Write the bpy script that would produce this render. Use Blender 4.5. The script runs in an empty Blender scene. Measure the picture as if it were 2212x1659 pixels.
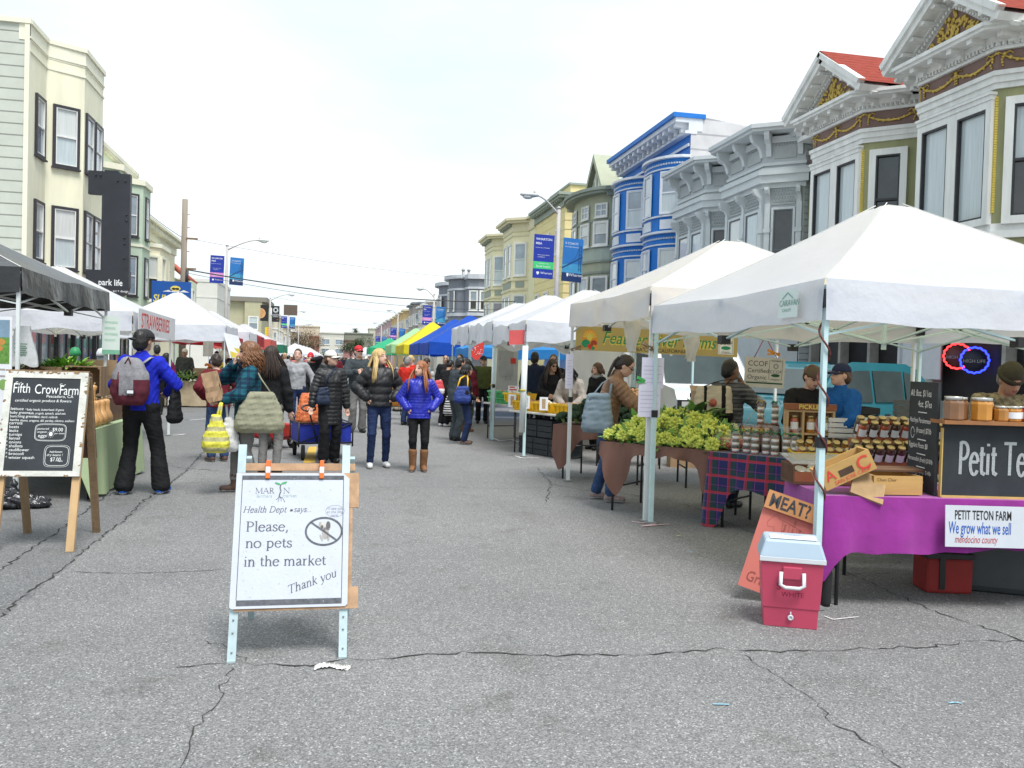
import bpy,math,random
import numpy as np
from mathutils import Matrix,Vector
R=math.radians
MT_,MR_,ru_=Matrix.Translation,Matrix.Rotation,random.uniform
random.seed(7)
rng=np.random.default_rng(7)
SC=bpy.context.scene
COL=SC.collection
# ---- camera
W_,H_,F_=2212.,1659.,1854.
yaw,pit,rol,CAMZ=R(11.8),R(1.36),R(1.65),1.55
cf=np.array([math.sin(yaw)*math.cos(pit),math.cos(yaw)*math.cos(pit),-math.sin(pit)])
r0=np.array([math.cos(yaw),-math.sin(yaw),0.]);u0=np.cross(r0,cf)
cr=r0*math.cos(rol)+u0*math.sin(rol);cu=np.cross(cr,cf)
cam=bpy.data.cameras.new('camera');camo=bpy.data.objects.new('camera',cam);COL.objects.link(camo)
Mx=Matrix.Identity(4)
for i in range(3):
 Mx[i][0],Mx[i][1],Mx[i][2]=cr[i],cu[i],-cf[i]
Mx.translation=(0,0,CAMZ)
camo.matrix_world=Mx
cam.sensor_width=36;cam.lens=36*F_/W_;cam.clip_end=4000;cam.clip_start=.05
SC.camera=camo
# ---- sky and sun
SUN_EL,SUN_AZ=R(62),R(162)
wd=bpy.data.worlds.new('World');SC.world=wd;wd.use_nodes=True
nt=wd.node_tree;nt.nodes.clear()
def N(t,kind,**k):
 n=t.nodes.new(kind)
 for a,b in k.items():
  if a in n.inputs:n.inputs[a].default_value=b
  else:setattr(n,a,b)
 return n
sky=N(nt,'ShaderNodeTexSky',sky_type='NISHITA',sun_disc=False,sun_elevation=SUN_EL,sun_rotation=SUN_AZ,air_density=1.4,dust_density=2.5)
tc=N(nt,'ShaderNodeTexCoord');mp=N(nt,'ShaderNodeMapping');mp.inputs['Scale'].default_value=(1,1,3.2)
no=N(nt,'ShaderNodeTexNoise');no.inputs['Scale'].default_value=1.5;no.inputs['Detail'].default_value=5;no.inputs['Roughness'].default_value=.5
rp=N(nt,'ShaderNodeValToRGB')
rp.color_ramp.elements[0].position=.42;rp.color_ramp.elements[0].color=(4.15,5.0,5.4,1)
rp.color_ramp.elements[1].position=.68;rp.color_ramp.elements[1].color=(5.75,5.95,6.05,1)
mx=N(nt,'ShaderNodeMix',data_type='RGBA');mx.inputs[0].default_value=.93
bg=N(nt,'ShaderNodeBackground',Strength=.1);ow=N(nt,'ShaderNodeOutputWorld')
L=nt.links.new
L(tc.outputs['Generated'],mp.inputs[0]);L(mp.outputs[0],no.inputs['Vector']);L(no.outputs['Fac'],rp.inputs[0])
L(sky.outputs[0],mx.inputs[6]);L(rp.outputs[0],mx.inputs[7]);L(mx.outputs[2],bg.inputs[0]);L(bg.outputs[0],ow.inputs[0])
sl=bpy.data.lights.new('sun','SUN');sl.energy=2.0;sl.angle=R(24);sl.color=(1,.98,.95)
so=bpy.data.objects.new('sun',sl);COL.objects.link(so)
sd=Vector((math.sin(SUN_AZ)*math.cos(SUN_EL),math.cos(SUN_AZ)*math.cos(SUN_EL),math.sin(SUN_EL)))
so.rotation_euler=sd.to_track_quat('Z','Y').to_euler();so.location=(0,0,60)
SC.view_settings.view_transform='Standard';SC.view_settings.look='None'
SC.view_settings.exposure=1.06;SC.view_settings.gamma=1
# ---- helpers
def G(x,y,z=0):
 d=cf+cr*((x-W_/2)/F_)-cu*((y-H_/2)/F_)
 k=(z-CAMZ)/d[2]
 return Vector((d[0]*k,d[1]*k,z))
MATS={}
def mat(name,col,rough=.7,nz=.12,ns=6.,col2=None,bump=0.,bs=60.,metal=0.,spec=.4,coat=0.,trans=0.,emit=0.,aniso=None,alpha=1.,tl=None,siding=0.,wave=None,sheen=0.):
 """Procedural principled material; noise varies the base colour, optional fine bump."""
 if name in MATS:return MATS[name]
 m=bpy.data.materials.new(name);m.use_nodes=True;t=m.node_tree;ln=t.links.new
 p=t.nodes['Principled BSDF'];out=t.nodes['Material Output']
 p.inputs['Roughness'].default_value=rough;p.inputs['Metallic'].default_value=metal
 p.inputs['Specular IOR Level'].default_value=spec;p.inputs['Coat Weight'].default_value=coat
 p.inputs['Coat Roughness'].default_value=.06
 p.inputs['Transmission Weight'].default_value=trans;p.inputs['Alpha'].default_value=alpha
 if sheen:p.inputs['Sheen Weight'].default_value=sheen
 c=N(t,'ShaderNodeTexCoord')
 co=c.outputs['Object']
 n=N(t,'ShaderNodeTexNoise',Scale=ns,Detail=5.,Roughness=.62)
 if aniso:
  mp=N(t,'ShaderNodeMapping');mp.inputs['Scale'].default_value=aniso;ln(co,mp.inputs[0]);ln(mp.outputs[0],n.inputs['Vector'])
 else:ln(co,n.inputs['Vector'])
 r=N(t,'ShaderNodeValToRGB');e=r.color_ramp.elements
 e[0].position,e[1].position=.3,.7
 ca=tuple(max(0,x*(1-nz))for x in col);cb=tuple(min(1,x*(1+nz))for x in(col2 or col))
 e[0].color=ca+(1,);e[1].color=cb+(1,)
 ln(n.outputs['Fac'],r.inputs[0]);colout=r.outputs[0]
 if wave:
  for ax,sc_,wc,wid in wave:
   s=N(t,'ShaderNodeSeparateXYZ');ln(co,s.inputs[0])
   a=N(t,'ShaderNodeMath',operation='MULTIPLY');a.inputs[1].default_value=sc_;ln(s.outputs[ax],a.inputs[0])
   fr=N(t,'ShaderNodeMath',operation='FRACT');ln(a.outputs[0],fr.inputs[0])
   lt=N(t,'ShaderNodeMath',operation='LESS_THAN');lt.inputs[1].default_value=wid;ln(fr.outputs[0],lt.inputs[0])
   mu=N(t,'ShaderNodeMath',operation='MULTIPLY');mu.inputs[1].default_value=wc[3]if len(wc)>3 else 1;ln(lt.outputs[0],mu.inputs[0])
   mxx=N(t,'ShaderNodeMix',data_type='RGBA');ln(mu.outputs[0],mxx.inputs[0]);ln(colout,mxx.inputs[6]);mxx.inputs[7].default_value=tuple(wc[:3])+(1,)
   colout=mxx.outputs[2]
 ln(colout,p.inputs['Base Color'])
 h=None
 if bump:
  n2=N(t,'ShaderNodeTexNoise',Scale=bs,Detail=4.);ln(co,n2.inputs['Vector'])
  b=N(t,'ShaderNodeBump',Strength=bump,Distance=.03);ln(n2.outputs['Fac'],b.inputs['Height']);ln(b.outputs[0],p.inputs['Normal']);h=b
 if siding:
  s=N(t,'ShaderNodeSeparateXYZ');ln(co,s.inputs[0])
  a=N(t,'ShaderNodeMath',operation='MULTIPLY');a.inputs[1].default_value=1/siding;ln(s.outputs[2],a.inputs[0])
  fr=N(t,'ShaderNodeMath',operation='FRACT');ln(a.outputs[0],fr.inputs[0])
  pw=N(t,'ShaderNodeMapRange');pw.inputs['From Max'].default_value=.12;ln(fr.outputs[0],pw.inputs[0])
  b2=N(t,'ShaderNodeBump',Strength=.9,Distance=.03);ln(pw.outputs[0],b2.inputs['Height'])
  if h:ln(h.outputs[0],b2.inputs['Normal'])
  ln(b2.outputs[0],p.inputs['Normal'])
 if emit:
  p.inputs['Emission Strength'].default_value=emit;p.inputs['Emission Color'].default_value=tuple(col)+(1,)
 if tl:
  td=N(t,'ShaderNodeBsdfTranslucent');td.inputs[0].default_value=tuple(tl[:3])+(1,)
  ms=N(t,'ShaderNodeMixShader');ms.inputs[0].default_value=tl[3]
  ln(p.outputs[0],ms.inputs[1]);ln(td.outputs[0],ms.inputs[2]);ln(ms.outputs[0],out.inputs['Surface'])
 MATS[name]=m
 return m
def tag(o,label,cat,group=None,kind=None):
 if label:o['label']=label
 if cat:o['category']=cat
 if group:o['group']=group
 if kind:o['kind']=kind
 return o
def thing(name,label,cat,loc=(0,0,0),rz=0.,group=None):
 o=bpy.data.objects.new(name,None);COL.objects.link(o);o.empty_display_size=.2
 o.location=loc;o.rotation_euler=(0,0,rz)
 return tag(o,label,cat,group)
class MB:
 """Collects verts/faces (in a local frame T) and links them as ONE mesh object."""
 def __init__(s,T=None):s.v=[];s.f=[];s.m=[];s.s=[];s.T=T
 def add(s,vs,fs,mi=0,sm=False):
  o=len(s.v)
  if s.T is not None:vs=[s.T@Vector(v)for v in vs]
  s.v.extend(tuple(v)for v in vs)
  for f in fs:s.f.append(tuple(i+o for i in f));s.m.append(mi);s.s.append(sm)
  return s
 def box(s,x0,x1,y0,y1,z0,z1,mi=0,M=None):
  vs=[Vector((x,y,z))for x in(x0,x1)for y in(y0,y1)for z in(z0,z1)]
  if M is not None:vs=[M@v for v in vs]
  return s.add(vs,[(0,1,3,2),(4,6,7,5),(0,4,5,1),(2,3,7,6),(0,2,6,4),(1,5,7,3)],mi)
 def bar(s,a,b,w,h=None,mi=0,up=(0,0,1)):
  a,b=Vector(a),Vector(b);h=h or w;d=b-a
  if d.length<1e-6:return s
  d=d.normalized();u=Vector(up)
  if abs(d.dot(u))>.98:u=Vector((0,1,0))
  x=d.cross(u).normalized()*w/2;y=x.cross(d).normalized()*h/2
  vs=[p+i*x+j*y for p in(a,b)for i,j in((-1,-1),(1,-1),(1,1),(-1,1))]
  return s.add(vs,[(0,1,2,3),(7,6,5,4),(0,4,5,1),(1,5,6,2),(2,6,7,3),(3,7,4,0)],mi)
 def tube(s,pts,r,n=8,mi=0,cap=True,sq=1.,closed=False):
  pts=[Vector(p)for p in pts];k=len(pts);rs=r if hasattr(r,'__len__')else[r]*k
  vs=[];pu=None
  for i,p in enumerate(pts):
   a,b=(pts[i-1]if(i or closed)else p),(pts[(i+1)%k]if(i<k-1 or closed)else p)
   d=(b-a).normalized()
   if pu is None:pu=Vector((0,0,1))if abs(d.z)<.9 else Vector((0,1,0))
   x=d.cross(pu)
   if x.length<1e-5:x=d.orthogonal()
   x.normalize();y=x.cross(d).normalized();pu=y
   vs+=[p+(x*math.cos(6.2832*j/n)+y*math.sin(6.2832*j/n)*sq)*rs[i]for j in range(n)]
  fs=[(i*n+j,i*n+(j+1)%n,(i+1)*n+(j+1)%n,(i+1)*n+j)for i in range(k-1)for j in range(n)]
  if closed:fs+=[((k-1)*n+j,(k-1)*n+(j+1)%n,(j+1)%n,j)for j in range(n)]
  elif cap:fs+=[tuple(range(n))[::-1],tuple((k-1)*n+j for j in range(n))]
  return s.add(vs,fs,mi,True)
 def lathe(s,prof,n=16,mi=0,M=None,sm=True,c=(0,0,0)):
  vs=[Vector((r*math.cos(6.2832*j/n)+c[0],r*math.sin(6.2832*j/n)+c[1],z+c[2]))for r,z in prof for j in range(n)]
  if M is not None:vs=[M@v for v in vs]
  k=len(prof)
  fs=[(i*n+j,i*n+(j+1)%n,(i+1)*n+(j+1)%n,(i+1)*n+j)for i in range(k-1)for j in range(n)]
  if prof[0][0]>1e-4:fs.append(tuple(range(n))[::-1])
  if prof[-1][0]>1e-4:fs.append(tuple((k-1)*n+j for j in range(n)))
  return s.add(vs,fs,mi,sm)
 def prism(s,poly,z0,z1,mi=0,M=None,cap=True):
  """poly in XY extruded in z (then M)."""
  n=len(poly);vs=[Vector((x,y,z))for z in(z0,z1)for x,y in poly]
  if M is not None:vs=[M@v for v in vs]
  fs=[(i,(i+1)%n,n+(i+1)%n,n+i)for i in range(n)]
  if cap:fs+=[tuple(range(n))[::-1],tuple(range(n,2*n))]
  return s.add(vs,fs,mi)
 def grid(s,fn,nu,nv,mi=0,sm=True,mif=None):
  vs=[fn(i/nu,j/nv)for i in range(nu+1)for j in range(nv+1)]
  fs=[(i*(nv+1)+j,(i+1)*(nv+1)+j,(i+1)*(nv+1)+j+1,i*(nv+1)+j+1)for i in range(nu)for j in range(nv)]
  if mif:
   o=len(s.v);s.add(vs,[],mi)
   for q,f in enumerate(fs):s.f.append(tuple(i+o for i in f));s.m.append(mif(q//nv,q%nv));s.s.append(sm)
   return s
  return s.add(vs,fs,mi,sm)
 def ico(s,c,rad,mi=0,n=8,k=5,jit=0.,M=None):
  rx,ry,rz=rad if hasattr(rad,'__len__')else(rad,)*3
  prof=[(math.sin(math.pi*i/k),-math.cos(math.pi*i/k))for i in range(k+1)]
  vs=[]
  for a,b in prof:
   for j in range(n):
    q=1+ru_(-jit,jit)
    v=Vector((rx*a*math.cos(6.2832*j/n)*q,ry*a*math.sin(6.2832*j/n)*q,rz*b*q))
    if M is not None:v=M@v
    vs.append(v+Vector(c))
  fs=[(i*n+j,i*n+(j+1)%n,(i+1)*n+(j+1)%n,(i+1)*n+j)for i in range(k)for j in range(n)]
  return s.add(vs,fs,mi,True)
 def text(s,txt,size,o,right,up,mi=0,al='LEFT',shear=0.,ws=1.,bold=0.):
  """lettering laid on the plane at o spanned by right/up (a filled font outline)."""
  key=(txt,al,shear,bold)
  if key not in TXT:
   c=bpy.data.curves.new('t','FONT');c.body=txt;c.align_x=al;c.shear=shear;c.resolution_u=3;c.offset=bold
   ob=bpy.data.objects.new('t',c);COL.objects.link(ob)
   bpy.context.view_layer.update()
   me=ob.evaluated_get(bpy.context.evaluated_depsgraph_get()).to_mesh()
   TXT[key]=([v.co.copy()for v in me.vertices],[tuple(p.vertices)for p in me.polygons])
   bpy.data.objects.remove(ob);bpy.data.curves.remove(c)
  vs,fs=TXT[key];o=Vector(o);rt=Vector(right).normalized()*size*ws;up=Vector(up).normalized()*size
  return s.add([o+rt*v.x+up*v.y for v in vs],fs,mi)
 def build(s,name,mats,parent=None,bev=0.,solid=0.,label=None):
  mats=mats if isinstance(mats,(list,tuple))else[mats]
  me=bpy.data.meshes.new(name);v=s.v
  me.from_pydata(v,[],s.f);me.polygons.foreach_set('material_index',s.m);me.polygons.foreach_set('use_smooth',s.s)
  for q in mats:me.materials.append(q)
  me.update()
  o=bpy.data.objects.new(name,me);COL.objects.link(o)
  if parent is not None:o.parent=parent
  if bev:
   b=o.modifiers.new('b','BEVEL');b.width=bev;b.segments=2;b.limit_method='ANGLE'
  if solid:
   b=o.modifiers.new('s','SOLIDIFY');b.thickness=solid;b.offset=0
  if label:o['label']=label
  return o
TXT={}
def copy_tree(o,parent=None):
 c=o.copy();COL.objects.link(c);c.parent=parent
 for ch in list(o.children):copy_tree(ch,c)
 return c
def frame(o,ex,ey,ez):
 m=Matrix.Identity(4)
 for i in range(3):m[i][0],m[i][1],m[i][2],m[i][3]=ex[i],ey[i],ez[i],o[i]
 return m
def rotz(a,loc=(0,0,0)):return MT_(loc)@MR_(a,4,'Z')
# ---- implicit surfaces
class SDF:
 def __init__(s,lo,hi,h):
  s.o=np.array(lo,float);s.h=h;s.n=np.maximum(4,np.ceil((np.array(hi)-s.o)/h).astype(int)+1)
  s.F=np.full(s.n,1.,np.float32)
  s.ax=[s.o[i]+h*np.arange(s.n[i])for i in range(3)]
 def _sub(s,lo,hi):
  a=np.clip(np.floor((np.array(lo)-s.o)/s.h).astype(int),0,s.n);b=np.clip(np.ceil((np.array(hi)-s.o)/s.h).astype(int)+1,0,s.n)
  if np.any(b<=a):return None
  sl=tuple(slice(int(i),int(j))for i,j in zip(a,b))
  g=np.meshgrid(*[s.ax[i][sl[i]]for i in range(3)],indexing='ij')
  return sl,np.stack(g,-1)
 def _mix(s,sl,d,k,op):
  F=s.F[sl]
  if op=='u':
   hh=np.clip(.5+.5*(F-d)/k,0,1)if k else(F>d).astype(float)
   s.F[sl]=F*(1-hh)+d*hh-(k*hh*(1-hh)if k else 0)
  elif op=='c':s.F[sl]=np.maximum(F,-d)
 def cap(s,a,b,ra,rb=None,sq=None,k=.02,op='u',quilt=None):
  a,b=np.array(a,float),np.array(b,float);rb=ra if rb is None else rb
  m=max(ra,rb)+.06
  q=s._sub(np.minimum(a,b)-m,np.maximum(a,b)+m)
  if q is None:return s
  sl,p=q;ba=b-a;L2=max(ba@ba,1e-9)
  t=np.clip(((p-a)@ba)/L2,0,1);d=p-a-t[...,None]*ba
  if sq is not None:
   n,kk=sq;n=np.array(n,float);n/=np.linalg.norm(n);d=d+(kk-1)*(d@n)[...,None]*n
  r=ra+(rb-ra)*t
  if quilt:r=r+quilt[1]*np.abs(np.sin(math.pi*t*math.sqrt(L2)/quilt[0]))
  s._mix(sl,np.linalg.norm(d,axis=-1)-r,k,op);return s
 def ell(s,c,rad,M=None,k=.02,op='u'):
  c,rad=np.array(c,float),np.array(rad,float);m=rad.max()+.05
  q=s._sub(c-m,c+m)
  if q is None:return s
  sl,p=q;d=p-c
  if M is not None:d=d@np.array(M)
  s._mix(sl,(np.linalg.norm(d/rad,axis=-1)-1)*rad.min(),k,op);return s
 def plane(s,p,n):
  g=np.meshgrid(*s.ax,indexing='ij');d=sum((g[i]-p[i])*n[i]for i in range(3))
  s.F=np.maximum(s.F,d);return s
 def noise(s,amp,sc,seed=0):
  g=np.meshgrid(*s.ax,indexing='ij');r=np.random.default_rng(seed)
  f=0
  for q in range(6):
   w=r.normal(size=3)*sc*(1+.5*q);f=f+np.sin(g[0]*w[0]+g[1]*w[1]+g[2]*w[2]+r.uniform(0,6))
  s.F=s.F+amp*f/3;return s
 def mesh(s):
  F=s.F.copy()
  for ax in range(3):
   i=[slice(None)]*3;i[ax]=0;F[tuple(i)]=.05;i[ax]=-1;F[tuple(i)]=.05
  n=np.array(F.shape);acc=np.zeros(tuple(n-1)+(3,),np.float32);cnt=np.zeros(tuple(n-1),np.int32);I=F<0
  edges=[]
  for ax in range(3):
   A=[slice(None)]*3;B=[slice(None)]*3;A[ax]=slice(0,-1);B[ax]=slice(1,None)
   a,b=F[tuple(A)],F[tuple(B)];cx=I[tuple(A)]!=I[tuple(B)]
   t=np.where(cx,a/np.where(cx,a-b,1),0)
   o1,o2=[x for x in range(3)if x!=ax]
   for d1 in(0,1):
    for d2 in(0,1):
     S_=[slice(None)]*3;S_[o1]=slice(d1,n[o1]-1+d1);S_[o2]=slice(d2,n[o2]-1+d2)
     c=cx[tuple(S_)];cnt+=c
     acc[...,ax]+=t[tuple(S_)]*c;acc[...,o1]+=d1*c;acc[...,o2]+=d2*c
   edges.append((ax,o1,o2,cx,I[tuple(A)]))
  msk=cnt>0;idx=np.full(msk.shape,-1,np.int64);idx[msk]=np.arange(msk.sum())
  pos=np.argwhere(msk)+acc[msk]/cnt[msk][:,None]
  V=pos*s.h+s.o;Q=[]
  for ax,o1,o2,cx,ins in edges:
   P=np.argwhere(cx);ok=(P[:,o1]>0)&(P[:,o2]>0)&(P[:,o1]<n[o1]-1)&(P[:,o2]<n[o2]-1);P=P[ok]
   if not len(P):continue
   def ix(d1,d2):
    q=P.copy();q[:,o1]-=d1;q[:,o2]-=d2;return idx[q[:,0],q[:,1],q[:,2]]
   q=np.stack([ix(0,0),ix(1,0),ix(1,1),ix(0,1)],1)
   fl=ins[P[:,0],P[:,1],P[:,2]]
   if ax==1:fl=~fl
   q[~fl]=q[~fl][:,::-1];Q.append(q)
  return V,(np.concatenate(Q)if Q else np.zeros((0,4),int))
def np_obj(name,V,Q,mats,parent=None,mi=None,smooth=True):
 mats=mats if isinstance(mats,(list,tuple))else[mats]
 me=bpy.data.meshes.new(name)
 me.vertices.add(len(V));me.vertices.foreach_set('co',np.asarray(V,np.float32).ravel())
 me.loops.add(len(Q)*4);me.loops.foreach_set('vertex_index',np.asarray(Q,np.int32).ravel())
 me.polygons.add(len(Q));me.polygons.foreach_set('loop_start',np.arange(len(Q),dtype=np.int32)*4)
 if mi is not None:me.polygons.foreach_set('material_index',np.asarray(mi,np.int32))
 me.polygons.foreach_set('use_smooth',np.full(len(Q),smooth))
 for m in mats:me.materials.append(m)
 me.update(calc_edges=True);me.validate()
 o=bpy.data.objects.new(name,me);COL.objects.link(o)
 if parent is not None:o.parent=parent
 return o
 # ---- common materials
white_paint=mat('white_paint',(.72,.72,.70),.5,.08,3)
wood=mat('weathered_wood',(.23,.15,.085),.8,.3,9,aniso=(1,1,.12),bump=.2,bs=30)
pine=mat('pine_wood',(.47,.31,.16),.7,.2,8,aniso=(1,1,.15))
dkwood=mat('dark_wood',(.12,.06,.035),.6,.3,9,aniso=(.2,1,1))
card=mat('cardboard',(.36,.24,.14),.9,.12,6)
kraft=mat('kraft_paper',(.40,.32,.21),.9,.15,4,bump=.3,bs=12)
galv=mat('galvanised_steel',(.43,.53,.56),.45,.12,12,metal=.25)
steelgrey=mat('grey_steel',(.30,.31,.31),.5,.1,10,metal=.4)
whitesteel=mat('white_steel',(.66,.69,.69),.4,.06,5)
paleblue=mat('pale_blue_steel',(.50,.66,.68),.45,.08,6)
blackm=mat('black_plastic',(.018,.018,.02),.5,.2,8)
blkmetal=mat('black_metal',(.03,.03,.033),.45,.2,8)
rubber=mat('rubber',(.02,.02,.02),.8,.2,10)
chalk=mat('chalk',(.72,.73,.72),.95,.1,60)
board=mat('chalkboard',(.026,.031,.037),.75,.25,5)
inkblk=mat('black_ink',(.02,.02,.022),.8,.1)
inkgrey=mat('dark_grey_ink',(.10,.105,.12),.8,.35,40)
paper=mat('white_paper',(.74,.75,.78),.8,.05,8)
glassdark=mat('dark_glass',(.02,.025,.03),.06,.2,1.5,spec=.7,coat=.6)
# ==== ground
def asphalt():
 m=bpy.data.materials.new('asphalt');m.use_nodes=True;t=m.node_tree;ln=t.links.new;p=t.nodes['Principled BSDF']
 p.inputs['Roughness'].default_value=.85;p.inputs['Specular IOR Level'].default_value=.3
 c=N(t,'ShaderNodeTexCoord');co=c.outputs['Object']
 big=N(t,'ShaderNodeTexNoise',Scale=.35,Detail=6.,Roughness=.6);ln(co,big.inputs['Vector'])
 fine=N(t,'ShaderNodeTexNoise',Scale=80.,Detail=4.,Roughness=.8);ln(co,fine.inputs['Vector'])
 vor=N(t,'ShaderNodeTexVoronoi',Scale=140.);ln(co,vor.inputs['Vector'])
 stn=N(t,'ShaderNodeTexNoise',Scale=1.7,Detail=4.,Roughness=.7);ln(co,stn.inputs['Vector'])
 r1=N(t,'ShaderNodeValToRGB');e=r1.color_ramp.elements;e[0].position=.3;e[1].position=.72
 e[0].color=(.160,.158,.160,1);e[1].color=(.222,.218,.217,1);ln(big.outputs['Fac'],r1.inputs[0])
 r2=N(t,'ShaderNodeValToRGB');e=r2.color_ramp.elements;e[0].position=.3;e[1].position=.7
 e[0].color=(.62,.62,.63,1);e[1].color=(1.30,1.30,1.29,1);e[0].position=.1;e[1].position=.9;sx_=N(t,'ShaderNodeSeparateColor');ln(vor.outputs['Color'],sx_.inputs[0]);ln(sx_.outputs[0],r2.inputs[0])
 mu=N(t,'ShaderNodeMix',data_type='RGBA',blend_type='MULTIPLY');mu.inputs[0].default_value=1;ln(r1.outputs[0],mu.inputs[6]);ln(r2.outputs[0],mu.inputs[7])
 r3=N(t,'ShaderNodeValToRGB');e=r3.color_ramp.elements;e[0].position=.95;e[1].position=.965;e[0].color=(0,0,0,1);e[1].color=(.8,.8,.8,1);ln(sx_.outputs[1],r3.inputs[0])
 m2=N(t,'ShaderNodeMix',data_type='RGBA');ln(r3.outputs[0],m2.inputs[0]);ln(mu.outputs[2],m2.inputs[6]);m2.inputs[7].default_value=(.46,.45,.43,1)
 r4=N(t,'ShaderNodeValToRGB');e=r4.color_ramp.elements;e[0].position=.27;e[1].position=.44;e[0].color=(.74,.725,.70,1);e[1].color=(1,1,1,1);ln(stn.outputs['Fac'],r4.inputs[0])
 m3=N(t,'ShaderNodeMix',data_type='RGBA',blend_type='MULTIPLY');m3.inputs[0].default_value=1;ln(m2.outputs[2],m3.inputs[6]);ln(r4.outputs[0],m3.inputs[7])
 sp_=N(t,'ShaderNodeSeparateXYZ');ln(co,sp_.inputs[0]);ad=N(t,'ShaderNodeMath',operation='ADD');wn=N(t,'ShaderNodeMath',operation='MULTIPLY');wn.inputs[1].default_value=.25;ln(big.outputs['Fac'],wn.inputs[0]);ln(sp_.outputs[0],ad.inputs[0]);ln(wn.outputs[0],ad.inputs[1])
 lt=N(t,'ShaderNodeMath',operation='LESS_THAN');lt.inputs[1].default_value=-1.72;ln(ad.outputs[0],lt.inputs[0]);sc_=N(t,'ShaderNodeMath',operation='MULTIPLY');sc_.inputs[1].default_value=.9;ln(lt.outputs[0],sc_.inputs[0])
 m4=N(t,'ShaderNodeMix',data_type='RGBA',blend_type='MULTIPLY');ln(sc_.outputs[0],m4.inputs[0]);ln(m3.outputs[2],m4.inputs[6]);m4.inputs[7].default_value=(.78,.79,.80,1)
 ln(m4.outputs[2],p.inputs['Base Color'])
 b=N(t,'ShaderNodeBump',Strength=.6,Distance=.006);ln(fine.outputs['Fac'],b.inputs['Height']);ln(b.outputs[0],p.inputs['Normal'])
 return m
ASPH=asphalt()
conc=mat('concrete',(.36,.35,.33),.9,.15,2,bump=.2,bs=30)
soil=mat('soil',(.16,.14,.11),.95,.3,1)
def plane(name,x0,x1,y0,y1,z,m,kind='structure'):
 b=MB();b.add([(x0,y0,z),(x1,y0,z),(x1,y1,z),(x0,y1,z)],[(0,1,2,3)])
 return tag(b.build(name,m),None,None,kind=kind)
plane('ground',-900,900,-300,1500,-.03,soil)
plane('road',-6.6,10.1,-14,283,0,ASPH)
for nm,x0,x1 in(('pavement',-24,-6.6),('pavement',10.1,26)):
 b=MB();b.box(x0,x1,-14,283,-.02,.13);k=MB()
 tag(b.build(nm,conc),None,None,kind='structure')
plane('cross_street',-120,120,283,296,-.004,ASPH)
tar=mat('crack_dark',(.03,.028,.027),.95,.3,20)  # near-black colour of the crack ribbons
def crack(pts,w,jit=.022,step=.05,name='road_crack'):
 P=[G(*p)for p in pts];b=MB();out=[]
 for a,c in zip(P[:-1],P[1:]):
  n=max(2,int((c-a).length/step))
  for i in range(n):out.append(a.lerp(c,i/n)+Vector((ru_(-jit,jit),ru_(-jit,jit),0)))
 out.append(P[-1]);vs=[]
 for i,p in enumerate(out):
  d=(out[min(i+1,len(out)-1)]-out[max(i-1,0)]).normalized();nn=Vector((-d.y,d.x,0))
  ww=w*.8*ru_(.05,1.0)*(.3 if i in(0,len(out)-1)else 1)
  vs+=[p+nn*ww/2+Vector((0,0,.004)),p-nn*ww/2+Vector((0,0,.004))]
 b.add(vs,[(2*i,2*i+1,2*i+3,2*i+2)for i in range(len(out)-1)])
 return tag(b.build(name,tar),None,None,kind='structure')
CR=[([(380,1440),(505,1432),(560,1437),(700,1437),(750,1420),(800,1427),(900,1417),(1000,1410),(1080,1412),(1200,1420),(1290,1414),(1400,1416),(1500,1408),(1550,1400),(1600,1406),(1700,1408),(1850,1402),(2000,1398),(2110,1385),(2230,1388)],.018),([(1610,1415),(1680,1465),(1740,1500),(1800,1560),(1870,1600),(1960,1670)],.011),([(500,1440),(470,1510),(430,1560),(400,1670)],.009),([(430,1380),(500,1402),(530,1432)],.010),([(60,1280),(90,1264),(170,1198),(215,1165),(264,1128),(312,1080),(351,1059),(406,1014),(468,945)],.026),([(0,1233),(69,1184),(125,1149),(174,1111),(222,1076),(253,1062)],.024),([(0,1335),(60,1280)],.02),([(153,1236),(264,1240),(347,1238),(486,1231)],.014),([(745,1055),(900,1052),(1100,1056),(1230,1050)],.012),([(1804,1228),(1881,1260),(1935,1284),(2000,1314),(2089,1343),(2230,1392)],.016),([(1804,1228),(1831,1239),(1994,1241)],.012),([(1160,1010),(1190,1045),(1180,1085)],.02),([(1190,1045),(1260,1060),(1330,1063),(1480,1090),(1800,1225)],.016),([(380,905),(468,912),(620,915)],.03),([(390,985),(500,990),(640,990)],.03),([(380,1010),(480,1018)],.03)]
for p_,w_ in CR:crack(p_,w_)
chk=mat('pavement_chalk',(.62,.60,.60),.95,.2,30);pnk=mat('pink_chalk',(.62,.42,.44),.95,.2,30);blc=mat('blue_chalk',(.22,.42,.52),.95,.2,30)
def scrawl(pts,w,m,lab):
 b=MB();P=[G(*p)+Vector((0,0,.006))for p in pts]
 for q,(a,c)in enumerate(zip(P[:-1],P[1:])):
  d=(c-a).normalized();n=Vector((-d.y,d.x,0))*w/2;z=Vector((0,0,.0005*q))
  b.add([a+n+z,a-n+z,c-n+z,c+n+z],[(0,1,2,3)])
 return tag(b.build('chalk_mark',m),lab,'chalk mark')
scrawl([(1365,1128),(1415,1133),(1385,1138),(1446,1133)],.03,pnk,'pink and white chalk scribble at the foot of the pole before the cauliflower')
scrawl([(1780,1332),(1800,1340),(1855,1334)],.012,chk,'thin white chalk dash on the asphalt right of the pink cooler')
scrawl([(1060,945),(1080,953),(1105,950),(1125,957)],.05,chk,'white chalk marks around the foot of the farther yellow tub tent pole')
scrawl([(1112,985),(1128,990),(1165,990)],.04,chk,'white chalk marks around the foot of the nearer yellow tub tent pole')
scrawl([(360,941),(385,940),(400,938)],.05,chk,'white chalk dash beside the strawberry tent pole')
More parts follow.
